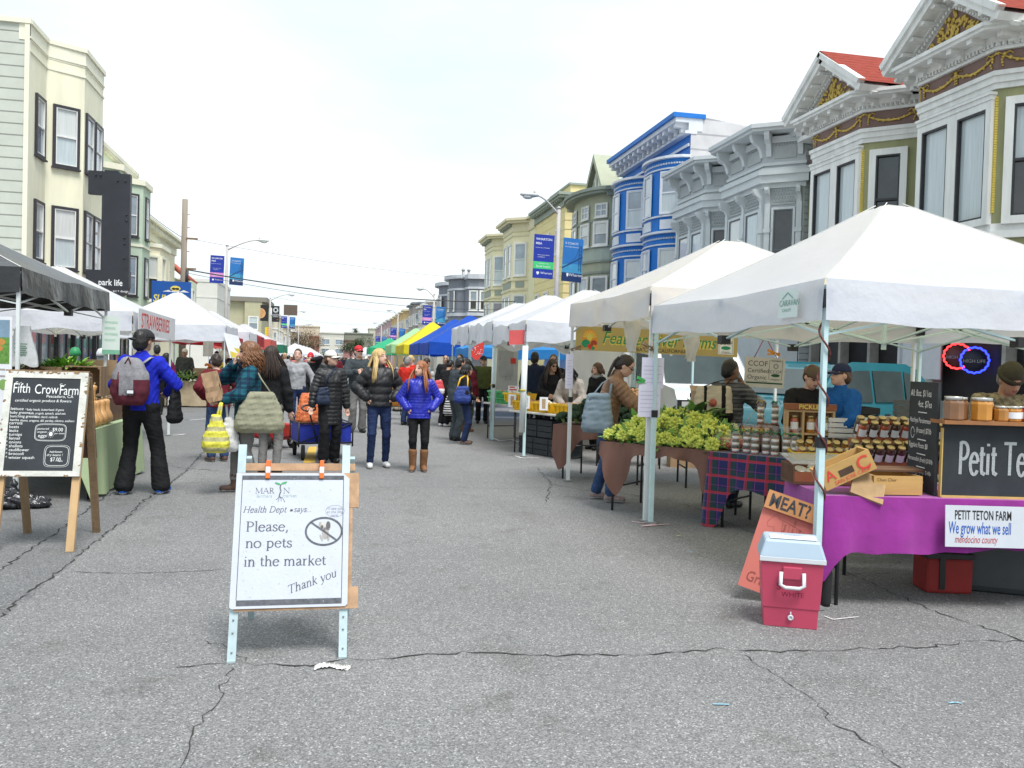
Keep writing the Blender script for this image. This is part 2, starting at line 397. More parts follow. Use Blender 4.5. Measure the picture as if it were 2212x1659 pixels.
scrawl([(1483,1192),(1495,1193)],.012,blc,'small faint blue chalk spot in the middle of the road')
scrawl([(2050,1521),(2062,1519),(2078,1522)],.012,blc,'blue chalk spot on the asphalt near the right edge')
scrawl([(1540,1523),(1575,1524)],.012,blc,'long faint blue chalk stroke at the bottom middle')
scrawl([(500,879),(545,875)],.09,chk,'white chalk patch on the road beside the kraft covered stall')
scrawl([(410,908),(445,905),(460,909)],.06,chk,'pale chalk patch on the road nearer the strawberry tent')
b=MB();yp_=[G(*q)+Vector((0,0,.004))for q in((655,1000),(680,1000),(684,965),(668,965))];b.add(yp_,[(0,1,2,3)]);tag(b.build('road_marking',mat('worn_yellow_paint',(.55,.34,.05),.8,.3,14)),None,None,kind='structure')
# ==== buildings
def T_right(X):return frame((X,0,0),(0,1,0),(-1,0,0),(0,0,1))
def T_left(X):return frame((X,0,0),(0,1,0),(1,0,0),(0,0,1))
def face_T(T,p0,p1,z=0):
 """frame of a vertical face running p0->p1 in the (u,d) plan of T, y axis outward."""
 a,b=Vector((p0[0],p0[1],z)),Vector((p1[0],p1[1],z));ex=(b-a).normalized();ey=Vector((-ex.y,ex.x,0))
 if ey.y<-.01 or(abs(ey.y)<.01 and False):ey=-ey
 return T@frame(a,ex,ey,(0,0,1)),(b-a).length
curtain=mat('curtained_glass',(.46,.52,.54),.12,.14,5,aniso=(9,9,.25),spec=.6,coat=.6)
curtain_w=mat('white_curtained_glass',(.56,.58,.57),.12,.12,5,aniso=(9,9,.25),spec=.6,coat=.6)
skyglass=mat('painted_sky_glass',(.22,.27,.32),.06,.3,1.2,spec=.9,coat=1.)  # blue-grey base colour paints in the reflection of the sky
darkpane=mat('dark_window_glass',(.035,.035,.04),.05,.4,1.5,spec=.6,coat=.5)
def win(par,T,u0,u1,z0,z1,trim,pane,tw=.1,d=.05,sash=True,inner=None,sill=True,mid=0,label=None):
 b=MB(T)
 b.box(u0-tw,u0,0,d,z0-tw,z1+tw);b.box(u1,u1+tw,0,d,z0-tw,z1+tw)
 b.box(u0,u1,0,d,z1,z1+tw);b.box(u0,u1,0,d,z0-tw,z0)
 if sill:b.box(u0-tw-.03,u1+tw+.03,0,d+.05,z0-tw-.05,z0-tw)
 mi=1 if inner else 0
 iw=.035
 b.box(u0,u0+iw,.004,d-.012,z0,z1,mi);b.box(u1-iw,u1,.004,d-.012,z0,z1,mi)
 b.box(u0+iw,u1-iw,.004,d-.012,z1-iw,z1,mi);b.box(u0+iw,u1-iw,.004,d-.012,z0,z0+iw,mi)
 if sash:zm=(z0+z1)/2;b.box(u0+iw,u1-iw,.004,d-.014,zm-.025,zm+.025,mi)
 for q in range(mid):
  um=u0+(u1-u0)*(q+1)/(mid+1);b.box(um-.025,um+.025,.004,d-.016,z0+iw,z1-iw,mi)
 f=b.build('window',[trim,inner]if inner else trim,par)
 if label:f['label']=label
 p=MB(T)
 if isinstance(pane,tuple):
  zm=(z0+z1)/2;p.box(u0+iw,u1-iw,.003,.012,zm,z1-iw,0);p.box(u0+iw,u1-iw,.003,.012,z0+iw,zm,1);pane=list(pane)
 else:p.box(u0+iw,u1-iw,.003,.012,z0+iw,z1-iw)
 p.build('pane',pane,f)
 return f
def baypoly(uc,hw,a,dep,off=0.):
 k=off*.414
 return[(uc-hw-a-off,0),(uc-hw-k,dep+off),(uc+hw+k,dep+off),(uc+hw+a+off,0)]
def roundpoly(uc,hw,dep,off=0.,n=12):
 return[(uc-(hw+off)*math.cos(math.pi*i/n),(dep+off)*math.sin(math.pi*i/n))for i in range(n+1)]
 # ---- olive house with two gold-leafed gables
olive=mat('olive_paint',(.29,.29,.15),.7,.14,4,aniso=(1,1,.2));olsid=mat('olive_siding',(.25,.25,.135),.75,.16,4,siding=.16,aniso=(1,1,.2))
maroon=mat('plum_brown_paint',(.19,.12,.105),.7,.08,4);gold=mat('gold_leaf_paint',(.56,.39,.09),.45,.2,12,metal=.25)
redroof=mat('red_shingles',(.27,.06,.045),.95,.22,5,siding=.12,aniso=(1,5,1),spec=.08);wtrim=mat('white_trim',(.70,.70,.68),.55,.12,5,aniso=(1,1,.15))
yelbead=mat('yellow_bead',(.68,.52,.10),.6,.1,10);storefront=mat('storefront_black',(.03,.03,.034),.4,.3,2)
def swag(b,T,u0,u1,z,dz,mi=0,d=.02):
 n=9;pts=[T@Vector((u0+(u1-u0)*i/n,d,z-dz*(1-(2*i/n-1)**2)))for i in range(n+1)]
 rs=[.014+.012*(1-(2*i/n-1)**2)for i in range(n+1)]
 b.tube(pts,rs,5,mi)
 for i in range(1,n):b.ico(pts[i]+Vector((0,0,ru_(-.012,.012))),.036,mi,5,3,.3)
 for u in(u0,u1):
  for q in range(5):b.ico(T@Vector((u+ru_(-.03,.03),d,z+.03-q*.05)),.034-.003*q,mi,5,3,.3)
  for s in(-1,1):b.tube([T@Vector((u,d,z+.02)),T@Vector((u+s*.09,d,z+.07)),T@Vector((u+s*.15,d,z+.02))],.014,4,mi)
T=T_right(12.3)
ol=thing('terraced_house','olive green terraced house with white bays, gold leafed gables and red roof','house',(12.3,12,0))
def rel(b,name,m,root,**k):
 """build with vertices relative to the root's location"""
 l=root.location;b.v=[(x-l.x,y-l.y,z-l.z)for x,y,z in b.v];return b.build(name,m,root,**k)
def rwin(root,T,*a,**k):
 return win(root,MT_(-root.location)@T,*a,**k)
w=MB(T);w.box(11.2,20.93,-9,0,3.3,7.4)
for uc in(14.4,18.35):w.prism(baypoly(uc,1.0,.8,.8),3.32,7.0,1,T and None)
rel(w,'wall',[olsid,olive],ol)
for uc in(14.4,18.35):
 w=MB(T);w.prism(baypoly(uc,1.0,.8,.8,.07),4.04,4.17,0);w.prism(baypoly(uc,1.0,.8,.8,.04),4.17,4.3,0)
 w.prism(baypoly(uc,1.0,.8,.8,.05),6.70,6.8,0);w.prism(baypoly(uc,1.0,.8,.8,.09),6.8,6.92,0);w.prism(baypoly(uc,1.0,.8,.8,.13),6.92,7.0,0)
 w.prism(baypoly(uc,1.0,.8,.8,.07),3.58,3.66,0);w.prism(baypoly(uc,1.0,.8,.8,.10),3.3,3.4,0);rel(w,'belt_course',wtrim,ol)
w=MB(T)
for uc in(14.4,18.35):w.prism(baypoly(uc,1.0,.8,.8,.03),7.0,7.37)
w.box(11.2,20.9,-.2,.02,7.0,7.37);fz=rel(w,'frieze',maroon,ol)
w=MB()
Tl=MT_(-ol.location)
for uc in(14.4,18.35):
 P=baypoly(uc,1.0,.8,.8,.03)
 for a_,b_,n in((P[1],P[2],2),(P[0],P[1],1),(P[2],P[3],1)):
  FT,ln_=face_T(T,a_,b_)
  for q in range(n):swag(w,Tl@FT,.1+(ln_-.2)*q/n,.1+(ln_-.2)*(q+1)/n,7.27,.13)
w.build('garland',gold,fz)
w=MB(T)
for uc in(14.4,18.35):
 w.prism(baypoly(uc,1.0,.8,.8,.10),7.37,7.43)
 P=baypoly(uc,1.0,.8,.8,.10)
 for a_,b_ in((P[0],P[1]),(P[1],P[2]),(P[2],P[3])):
  n=int(math.dist(a_,b_)/.09)
  for q in range(n):
   t_=(q+.5)/n;x_,y_=a_[0]+(b_[0]-a_[0])*t_,a_[1]+(b_[1]-a_[1])*t_
   w.box(x_-.022,x_+.022,y_-.03,y_+.05,7.43,7.5)
  n=max(2,int(math.dist(a_,b_)/.45))
  for q in range(n):
   t_=(q+.5)/n;x_,y_=a_[0]+(b_[0]-a_[0])*t_,a_[1]+(b_[1]-a_[1])*t_
   w.box(x_-.06,x_+.06,y_-.05,y_+.34,7.53,7.62);w.box(x_-.05,x_+.05,y_-.05,y_+.12,7.46,7.53)
 w.prism(baypoly(uc,1.0,.8,.8,.14),7.5,7.62);w.prism(baypoly(uc,1.0,.8,.8,.50),7.62,7.68);w.prism(baypoly(uc,1.0,.8,.8,.55),7.68,7.75)
w.box(11.2,20.93,-.1,.39,7.626,7.743)
rel(w,'cornice',wtrim,ol)
for uc in(14.4,18.35):
 hw,z0,z1,d1=1.62,7.75,8.86,1.34
 g=MB(T)
 def rake(s,wd,da,db,zl):
  L_=math.hypot(hw,z1-z0);ux,uz=hw/L_*s,-(z1-z0)/L_
  nx,nz=(z1-z0)/L_*s,hw/L_
  p0=(uc,z1+zl);p1=(uc+s*hw,z0+zl)
  vs=[(p[0]-nx*k,dd,p[1]-nz*k)for p in(p0,p1)for dd in(da,db)for k in(0,wd)]
  g.add(vs,[(0,1,3,2),(4,6,7,5),(0,4,5,1),(2,3,7,6),(0,2,6,4),(1,5,7,3)])
 for s in(-1,1):rake(s,.12,d1-.12,d1+.06,.16);rake(s,.14,.6,d1,.04);rake(s,.07,.9,d1-.3,-.10)
 for s in(-1,1):
  for q in range(5):
   t_=(q+.6)/5.4;u_=uc+s*hw*t_;z_=z1+(z0-z1)*t_-.12
   g.box(u_-.06,u_+.06,d1-.36,d1-.06,z_-.07,z_)
  for q in range(16):
   t_=(q+.8)/17;u_=uc+s*(hw-.35)*t_;z_=z1-.3+(z0-z1+.32)*t_
   if z_>z0+.03:g.box(u_-.022,u_+.022,d1-.36,d1-.32,z_-.04,z_+.02)
 g.add([(uc-hw+.05,d1-.4,z0),(uc+hw-.05,d1-.4,z0),(uc,d1-.4,z1-.03)],[(0,1,2)],0)
 pd=rel(g,'pediment',wtrim,ol)
 g=MB(T);g.add([(uc-1.02,d1-.385,z0+.03),(uc+1.02,d1-.385,z0+.03),(uc,d1-.385,z1-.33)],[(0,1,2)])
 tp=rel(g,'tympanum',maroon,ol)
 g=MB(MT_(-ol.location)@T)
 for q in range(230):
  a_,b_=ru_(-1,1),random.random()
  if abs(a_)+b_>.93:continue
  u_=uc+a_*1.0;z_=z0+.05+b_*.72
  ang=math.atan2(z_-z0-.0,u_-uc)
  g.ico((u_,d1-.37,z_),(.035,.03,.06),0,5,3,.3,MR_(-(ang-1.57)+ru_(-.7,.7),3,'Y'))
 for s in(-1,0,1):g.tube([(uc+s*.05,d1-.37,z0+.05),(uc+s*.18,d1-.36,z0+.3),(uc+s*.08,d1-.36,z0+.55-.12*abs(s))],.02,5)
 g.build('leaf_relief',gold,tp)
rf=MB(T)
for uc in(14.4,18.35):
 hw,z0,z1,d1=1.66,7.80,8.97,1.37
 for s in(-1,1):rf.add([(uc,d1,z1+.08),(uc+s*hw,d1,z0+.05),(uc+s*hw,-4.5,z0+.05),(uc,-4.5,z1+.08)],[(0,1,2,3)])
rf.add([(11.0,.3,7.78),(20.95,.3,7.78),(19.2,-3.4,9.75),(11.0,-3.4,10.4),(11.0,-6,10.4),(19.2,-6,9.75)],[(0,1,2,3),(3,2,5,4)])
rf.add([(20.95,.3,7.78),(20.95,-9,7.78),(19.2,-6,9.75),(19.2,-3.4,9.75)],[(0,1,2,3)])
rel(rf,'roof',redroof,ol)
for uc in(14.4,18.35):
 P=baypoly(uc,1.0,.8,.8)
 FT,ln_=face_T(T,P[1],P[2])
 for u0_,u1_ in((.14,.87),(1.13,1.86)):
  f=rwin(ol,FT,u0_,u1_,4.42,6.38,wtrim,curtain,.13,.10,sash=False,inner=blkmetal,sill=False)
 b=MB(FT);b.box(0,2.0,.0,.12,6.512,6.60);b.box(-.02,2.02,.0,.15,6.60,6.65);rel(b,'window_head',wtrim,ol)
 for a_,b_ in((P[0],P[1]),(P[2],P[3])):
  FT,ln_=face_T(T,a_,b_)
  rwin(ol,FT,.34,.84,4.42,6.38,wtrim,(curtain,darkpane)if uc<16 else darkpane,.14,.10,inner=blkmetal,sill=False)
 for p in(P[1],P[2]):
  b=MB(T)
  for q in range(46):b.box(p[0]-.028,p[0]+.028,p[1]-.02,p[1]+.03,4.5+q*.045,4.535+q*.045)
  rel(b,'beaded_corner',yelbead,ol)
sf=MB(T);sf.box(11.2,20.93,-9,-.35,0.1,3.3,0);sf.box(11.2,20.93,-.3,.08,2.95,3.3,1)
for u_ in(11.4,12.7,14.0,16.0,17.0,18.2,19.4,20.75):sf.box(u_-.05,u_+.05,-.35,-.1,.13,2.95,2)
rel(sf,'shop_front',[storefront,blkmetal,mat('worn_white_post',(.30,.29,.27),.7,.2,4)],ol)
for u0_,u1_ in((12.8,13.9),(14.1,15.9),(17.1,18.1),(18.3,19.3)):
 b=MB(T);b.box(u0_,u1_,-.345,-.31,.5,2.9);rel(b,'shop_window',mat('dim_shop_glass',(.018,.018,.02),.4,.3,2,spec=.15),ol)
b=MB(T);b.box(16.1,16.8,-.345,-.30,.13,2.5);b.box(16.2,16.7,-.30,-.28,1.3,2.3,1);rel(b,'door',[wtrim,mat('door_panel',(.5,.51,.5),.6,.1)],ol)
# ---- grey Italianate house
gry=mat('blue_grey_paint',(.44,.475,.49),.7,.06,3);grys=mat('blue_grey_siding',(.41,.44,.455),.75,.07,3,siding=.17)
gryl=mat('light_grey_trim',(.55,.585,.595),.65,.06,3);roofgrey=mat('roof_felt',(.2,.2,.2),.9,.2,2)
T=T_right(12.2)
gh=thing('terraced_house','blue grey terraced house with two bracketed bays and lattice friezes','house',(12.2,21,0))
w=MB(T);w.box(20.96,28.8,-9,0,.1,7.6,0)
BY=((22.78,1.12),(26.55,1.12))
for uc,hw in BY:w.prism(baypoly(uc,hw,.7,.8),.3,7.9,1)
rel(w,'wall',[grys,gry],gh)
w=MB(T);w.box(20.9,28.8,-.2,.35,7.82,8.0);w.box(20.9,28.8,-9,-.2,7.602,7.75)
for uc,hw in BY:
 w.prism(baypoly(uc,hw,.7,.8,.06),7.72,7.9);w.prism(baypoly(uc,hw,.7,.8,.5),7.97,8.05);w.prism(baypoly(uc,hw,.7,.8,.57),8.05,8.16)
 w.prism(baypoly(uc,hw,.7,.8,.05),7.12,7.2);w.prism(baypoly(uc,hw,.7,.8,.12),6.95,7.04);w.prism(baypoly(uc,hw,.7,.8,.24),6.84,6.95);w.prism(baypoly(uc,hw,.7,.8,.18),6.63,6.84);w.prism(baypoly(uc,hw,.7,.8,.06),6.5,6.63)
 w.prism(baypoly(uc,hw,.7,.8,.07),3.35,3.6)
rel(w,'cornice',gryl,gh)
LATM=mat('mid_grey_lattice',(.36,.385,.39),.7,.08)
for uc,hw in BY:
 P=baypoly(uc,hw,.7,.8)
 def bracket(FT,u,z,sc=1.):
  M0=MB(FT)
  pr_=[(0,0),(.08,.0),(.12,.16),(.2,.3),(.36,.40),(.42,.52),(.42,.62),(0,.62)]
  M=frame((u-.06,0,z),(0,1,0),(0,0,1),(1,0,0))
  M0.prism([(x*sc,y*sc)for x,y in pr_],0,.12*sc+.02,0,M)
  rel(M0,'bracket',gryl,gh)
 for a_,b_,us in((P[1],P[2],(.08,1.12,2.16)),(P[0],P[1],(.12,.95)),(P[2],P[3],(.12,.95))):
  FT,ln_=face_T(T,a_,b_)
  for u_ in us:bracket(FT,u_,7.36);bracket(FT,u_,6.05,.72)
  for u_ in us:
   M0=MB(FT);M0.box(u_-.07,u_+.07,.002,.07,3.6,6.1);M0.box(u_-.09,u_+.09,.002,.1,5.3,5.42)
   rel(M0,'pilaster',gryl,gh)
  for i in range(len(us)-1):
   M0=MB(FT);n=int((us[i+1]-us[i]-.2)/.075)
   for r_ in range(4):
    for c_ in range(n):
     u_=us[i]+.12+(us[i+1]-us[i]-.24)*(c_+.5)/n+(.02 if r_%2 else-.02)
     M0.box(u_-.02,u_+.02,.004,.03,6.12+r_*.095,6.18+r_*.095)
   M0.box(us[i]+.1,us[i+1]-.1,.004,.035,6.05,6.1);M0.box(us[i]+.12,us[i+1]-.12,.004,.03,7.3,7.62)
   for c_ in range(n):u_=us[i]+.12+(us[i+1]-us[i]-.24)*(c_+.5)/n;M0.box(u_-.015,u_+.015,.004,.04,7.66,7.71)
   rel(M0,'lattice_panel',LATM,gh)
   rwin(gh,FT,us[i]+.16,us[i+1]-.16,3.75,5.92,gryl,random.choice([curtain,(curtain_w,darkpane),(curtain,darkpane)])if ln_>1.2 else darkpane,.06,.05,inner=mat('grey_sash',(.13,.14,.15),.6,.1),sill=False)
b=MB(T);b.box(20.97,28.79,.0,.03,.13,3.3)  # black sheet paints the shade of a recess behind the gate bars
for q in range(26):u_=21.1+q*.3;b.box(u_,u_+.05,.03,.06,.15,3.2,1)
rel(b,'security_gate',[storefront,mat('gate_grey',(.10,.10,.11),.6,.1)],gh)
# ---- blue house with round bays
blu=mat('royal_blue_paint',(.006,.15,.52),.55,.1,3);blw=mat('blue_house_white_trim',(.62,.65,.70),.6,.06,3)
sidew=mat('pale_board_wall',(.52,.51,.52),.85,.12,1.2,siding=.55)
T=T_right(12.3)
bh=thing('terraced_house','royal blue terraced house with white banded round bays and bracketed cornice','house',(12.3,28.9,0))
w=MB(T);w.box(28.9,36.3,-11,0,.1,10.2,0)
BR=((30.45,1.42),(34.1,1.42))
for uc,hw in BR:w.prism(roundpoly(uc,hw,.95),3.2,9.2,0)
w.add([(28.88,.02,.1),(28.88,-11,.1),(28.88,-11,9.4),(28.88,.02,10.6)],[(0,1,2,3)],1)
rel(w,'wall',[blu,sidew],bh)
for uc,hw in BR:
 w=MB(T)
 for z0,z1,o in((9.1,9.19,.16),(8.73,8.78,.05),(7.02,7.08,.07),(6.42,6.5,.15),(6.0,6.05,.05),(4.34,4.4,.07),(3.5,3.6,.1)):w.prism(roundpoly(uc,hw,.95,o),z0,z1)
 for z in(8.9,6.22):
  for q in range(34):
   a_=math.pi*(q+.5)/34;w.box(uc-(hw+.02)*math.cos(a_)-.03,uc-(hw+.02)*math.cos(a_)+.03,.93*math.sin(a_),.93*math.sin(a_)+.06,z,z+.055)
 for a_ in(38,90,142):
  a_=R(a_);c_=(uc-hw*math.cos(a_),.95*math.sin(a_));tx,ty=hw*math.sin(a_),.95*math.cos(a_);l_=math.hypot(tx,ty);tx,ty=tx/l_,ty/l_
  M0=MB(T@frame((c_[0]-tx*.33,c_[1]-ty*.33,0),(tx,ty,0),(-ty,tx,0),(0,0,1)))
  for z in(6.58,):M0.box(.0,.66,-.02,.03,z,z+.34)
  k=len(w.v);w.v+=M0.v;w.f+=[tuple(i+k for i in f)for f in M0.f];w.m+=M0.m;w.s+=M0.s
 rel(w,'band_moulding',blw,bh)
for uc,hw in BR:
 for a_ in(36,90,144):
  a_=R(a_);c_=(uc-hw*math.cos(a_),.95*math.sin(a_));tx,ty=hw*math.sin(a_),.95*math.cos(a_);l_=math.hypot(tx,ty);tx,ty=tx/l_,ty/l_
  FT=T@frame((c_[0]-tx*.4-ty*-.02,c_[1]-ty*.4+tx*.02,0),(tx,ty,0),(-ty,tx,0),(0,0,1))
  for z0,z1 in((7.16,8.6),(4.5,5.84)):rwin(bh,FT,.08,.72,z0,z1,blw,(skyglass,curtain)if z0>7 else(curtain_w,skyglass),.055,.05,sill=False)
w=MB(T);w.box(28.85,36.4,-.2,.25,9.92,10.02);w.box(28.85,36.4,-.4,.62,10.3,10.46);w.box(28.8,36.45,-.5,.72,10.46,10.62,1);w.box(28.85,36.4,-.4,.12,10.02,10.3)
for q in range(14):
 u_=29.1+q*.545;w.box(u_-.09,u_+.09,.1,.56,10.14,10.3);w.box(u_-.07,u_+.07,.1,.34,9.98,10.14)
w.box(28.95,36.3,.02,.08,9.5,9.6)
rel(w,'cornice',[blw,blu],bh)
# ---- sage green house with a wide round bay and a gable
sage=mat('sage_paint',(.37,.39,.29),.75,.07,3);sgd=mat('sage_dark_trim',(.25,.285,.245),.7,.08,3);sgl=mat('sage_band',(.36,.42,.37),.7,.06,3)
T=T_right(12.3)
sg=thing('terraced_house','sage green terraced house with wide round bay and small attic gable','house',(12.3,36.4,0))
w=MB(T);w.box(36.42,42.6,-10,0,.1,9.3,0);w.prism(roundpoly(39.4,2.5,1.1),3.0,9.3,0,None)
rel(w,'wall',sage,sg)
w=MB(T);w.box(36.42,42.75,-.3,.75,9.38,9.52);w.prism(roundpoly(39.4,2.5,1.1,.45),9.3,9.42);w.prism(roundpoly(39.4,2.5,1.1,.55),9.42,9.56)
for q in range(9):u_=36.7+q*.7;w.box(u_-.08,u_+.08,0,.55,9.16,9.38)
for z0,z1,o,mi in((6.9,7.02,.08,0),(6.35,6.9,.04,1),(6.25,6.35,.08,0),(5.75,5.85,.07,0),(3.4,3.6,.1,0),(8.1,8.2,.05,0)):w.prism(roundpoly(39.4,2.5,1.1,o),z0,z1,mi)
rel(w,'cornice',[sgd,sgl],sg)
for a_ in(32,66,100,135):
 a_=R(a_);c_=(39.4-2.5*math.cos(a_),1.1*math.sin(a_));tx,ty=2.5*math.sin(a_),1.1*math.cos(a_);l_=math.hypot(tx,ty);tx,ty=tx/l_,ty/l_
 FT=T@frame((c_[0]-tx*.5+ty*.04*0,c_[1]-ty*.5+.03,0),(tx,ty,0),(-ty,tx,0),(0,0,1))
 rwin(sg,FT,.14,.86,7.05,8.02,wtrim,(curtain_w,skyglass),.07,.06);rwin(sg,FT,.2,.8,8.32,8.85,wtrim,skyglass,.05,.05,mid=1);rwin(sg,FT,.1,.9,4.0,5.55,wtrim,(skyglass,darkpane),.08,.06)
g=MB(T)
for s in(-1,1):g.add([(38.4,.75,11.35),(38.4+s*1.5,.75,9.5),(38.4+s*1.25,.75,9.5),(38.4,.75,11.0),(38.4,-.2,11.35),(38.4+s*1.5,-.2,9.5)],[(0,1,2,3),(0,4,5,1)])
g.add([(38.4,.5,11.0),(37.1,.5,9.5),(39.7,.5,9.5)],[(0,1,2)],1)
for q in(-.5,0,.5):g.box(38.4+q-.03,38.4+q+.03,.5,.56,9.52,10.9-abs(q)*1.5)
for s in(-1,1):g.add([(38.4,-.2,11.3),(38.4+s*1.5,-.2,9.5),(38.4+s*1.5,-6,9.5),(38.4,-6,11.3)],[(0,1,2,3)],2)
g.box(36.6,37.4,-3,-.6,9.5,10.6,3);g.add([(37.5,-.5,10.6),(36.5,-.5,10.6),(36.5,-3.2,11.2),(37.5,-3.2,11.2)],[(0,1,2,3)],2)
rel(g,'gable',[sage,wtrim,mat('green_copper_roof',(.42,.52,.47),.7,.1),maroon],sg)
# ---- yellow blocks
yel=mat('butter_yellow_paint',(.76,.64,.33),.75,.06,2,siding=.5);yelp=mat('pale_yellow_paint',(.76,.70,.47),.75,.05,2);ygr=mat('grey_green_trim',(.30,.335,.29),.7,.08,3)
ycream=mat('cream_trim',(.66,.60,.42),.7,.05,2)
T=T_right(12.3)
yb=thing('apartment_building','butter yellow apartment block with grey green dentil cornice','building',(12.3,45.9,0))
w=MB(T);w.box(45.9,52.9,-12,0,.1,10.3);w.box(46.2,50.5,-9,-.35,11.0,11.55)
rel(w,'wall',yel,yb)
w=MB(T);w.box(45.75,52.9,-12,.12,10.3,10.62,0);w.box(45.5,52.9,-12,.42,10.72,10.85);w.box(45.42,52.9,-12,.52,10.85,11.0)
for q in range(16):w.box(46+q*.43,46.22+q*.43,.12,.36,10.62,10.72)
for q in range(22):w.box(45.6,45.74,-.2-q*.43,-.0-q*.43,10.6,10.72)
w.box(46.1,50.6,-9.1,-.25,11.552,11.66)
rel(w,'cornice',ygr,yb)
for z0,z1 in((7.9,9.2),(4.4,5.8)):
 for u in(46.8,49.2,51.4):rwin(yb,T,u,u+.9,z0,z1,wtrim,(skyglass,curtain),.09,.07)
b=MB(T);b.tube([T.inverted()@(T@Vector((46.5+.1,-6,11.6))),(46.6,-6,12.4)],.04,6)
b.lathe([(0.01,0),(.3,.06),(.42,.16),(.43,.17),(.3,.08),(.0,.02)],14,0,MT_((46.6,-6,12.5))@MR_(R(-70),4,'X'))
ds=MB();ds.v,ds.f,ds.m,ds.s=b.v,b.f,b.m,b.s
rel(ds,'satellite_dish',steelgrey,yb)
yp=thing('apartment_building','pale yellow apartment block with two bays beyond the butter yellow one','building',(12.3,53,0))
w=MB(T);w.box(52.95,69,-12,0,.1,10.2)
for uc in(57.2,64.6):w.prism(baypoly(uc,1.6,.9,.9),3.2,10.2)
rel(w,'wall',yelp,yp)
w=MB(T);w.box(52.96,69.1,-12,.3,10.9,11.05);w.box(52.95,69,-11.9,.1,10.2,10.9)
for uc in(57.2,64.6):
 for z0,z1,o in((10.2,10.75,.06),(10.75,10.9,.4),(10.9,11.06,.55),(7.0,7.15,.08),(6.35,6.5,.08),(9.9,10.0,.05),(3.4,3.6,.1)):w.prism(baypoly(uc,1.6,.9,.9,o),z0,z1)
 for q in range(12):u_=uc-1.5+q*.27;w.box(u_,u_+.12,.96,1.2,10.6,10.75,1)
rel(w,'cornice',[ycream,ygr],yp)
for uc in(57.2,64.6):
 P=baypoly(uc,1.6,.9,.9)
 for a_,b_ in((P[0],P[1]),(P[1],P[2])):
  FT,ln_=face_T(T,a_,b_)
  for z0,z1 in((7.4,9.4),(4.2,6.0)):
   for u in((.25,)if ln_<2 else(.5,1.9)):rwin(yp,FT,u,u+.8,z0,z1,wtrim,(skyglass,curtain),.1,.06)
  b=MB(FT);b.box(.3,ln_-.3,.003,.03,6.55,6.95);rel(b,'panel',ygr,yp)
  # ---- slate house with round bay, and the far right row
slate=mat('slate_paint',(.20,.215,.25),.75,.07,2)
T=T_right(12.3)
sh=thing('terraced_house','slate grey house with white trimmed round corner bay beyond the yellow blocks','house',(12.3,82,0))
w=MB(T);w.box(82,98,-12,0,.1,9.6);w.prism(roundpoly(84.5,2.2,1.3),2.8,9.6);w.prism(roundpoly(92.5,2.6,1.3),2.8,9.6)
w.prism([(82,0),(81.1,-.2),(80.7,-1.1),(80.7,-3),(81.1,-3.7),(82,-4)],2.8,9.6)
rel(w,'wall',slate,sh)
w=MB(T);w.box(81.8,98.1,-12,.3,9.72,9.95)
w.prism([(82,.15),(80.95,-.05),(80.5,-1),(80.5,-3.1),(80.95,-3.9),(82,-4.2)],9.5,9.95);w.prism([(82,.1),(81,-.1),(80.6,-1),(80.6,-3.1),(81,-3.8),(82,-4.1)],8.55,8.75);w.prism([(82,.1),(81,-.1),(80.6,-1),(80.6,-3.1),(81,-3.8),(82,-4.1)],6.0,6.3)
for uc,hw in((84.5,2.2),(92.5,2.6)):
 for z0,z1,o in((9.6,9.95,.45),(8.5,8.7,.1),(6.0,6.3,.15)):w.prism(roundpoly(uc,hw,1.3,o),z0,z1)
rel(w,'cornice',mat('pale_grey_trim',(.5,.52,.56),.7,.06),sh)
for p0,p1 in(((81.1,-.2),(80.7,-1.1)),((80.7,-1.1),(80.7,-2.05)),((80.7,-2.05),(80.7,-3.0))):
 a,b=Vector((*p0,0)),Vector((*p1,0));ex=(b-a).normalized();ey=Vector((-1,0,0))if abs(ex.x)<.01 else Vector((ex.y,-ex.x,0))
 FT=T@frame(a,ex,ey,(0,0,1))
 for z0,z1 in((6.6,8.3),(3.4,5.4)):rwin(sh,FT,.16,.78,z0,z1,wtrim,(skyglass,darkpane),.12,.08)
for u in(83.2,84.5,85.8,91,92.5,94):
 rwin(sh,T@MT_((0,1.28 if u not in(83.2,85.8)else .95,0)),u-.4,u+.4,6.6,8.3,wtrim,(skyglass,darkpane),.12,.08)
for X in(13.2,13.8):
 b=MB();b.tube([(X,90,9.9),(X,90,11.2)],.14,8);b.lathe([(.2,0),(.2,.1),(.05,.25)],8,c=(X,90,11.2));rel(b,'vent_pipe',steelgrey,sh)
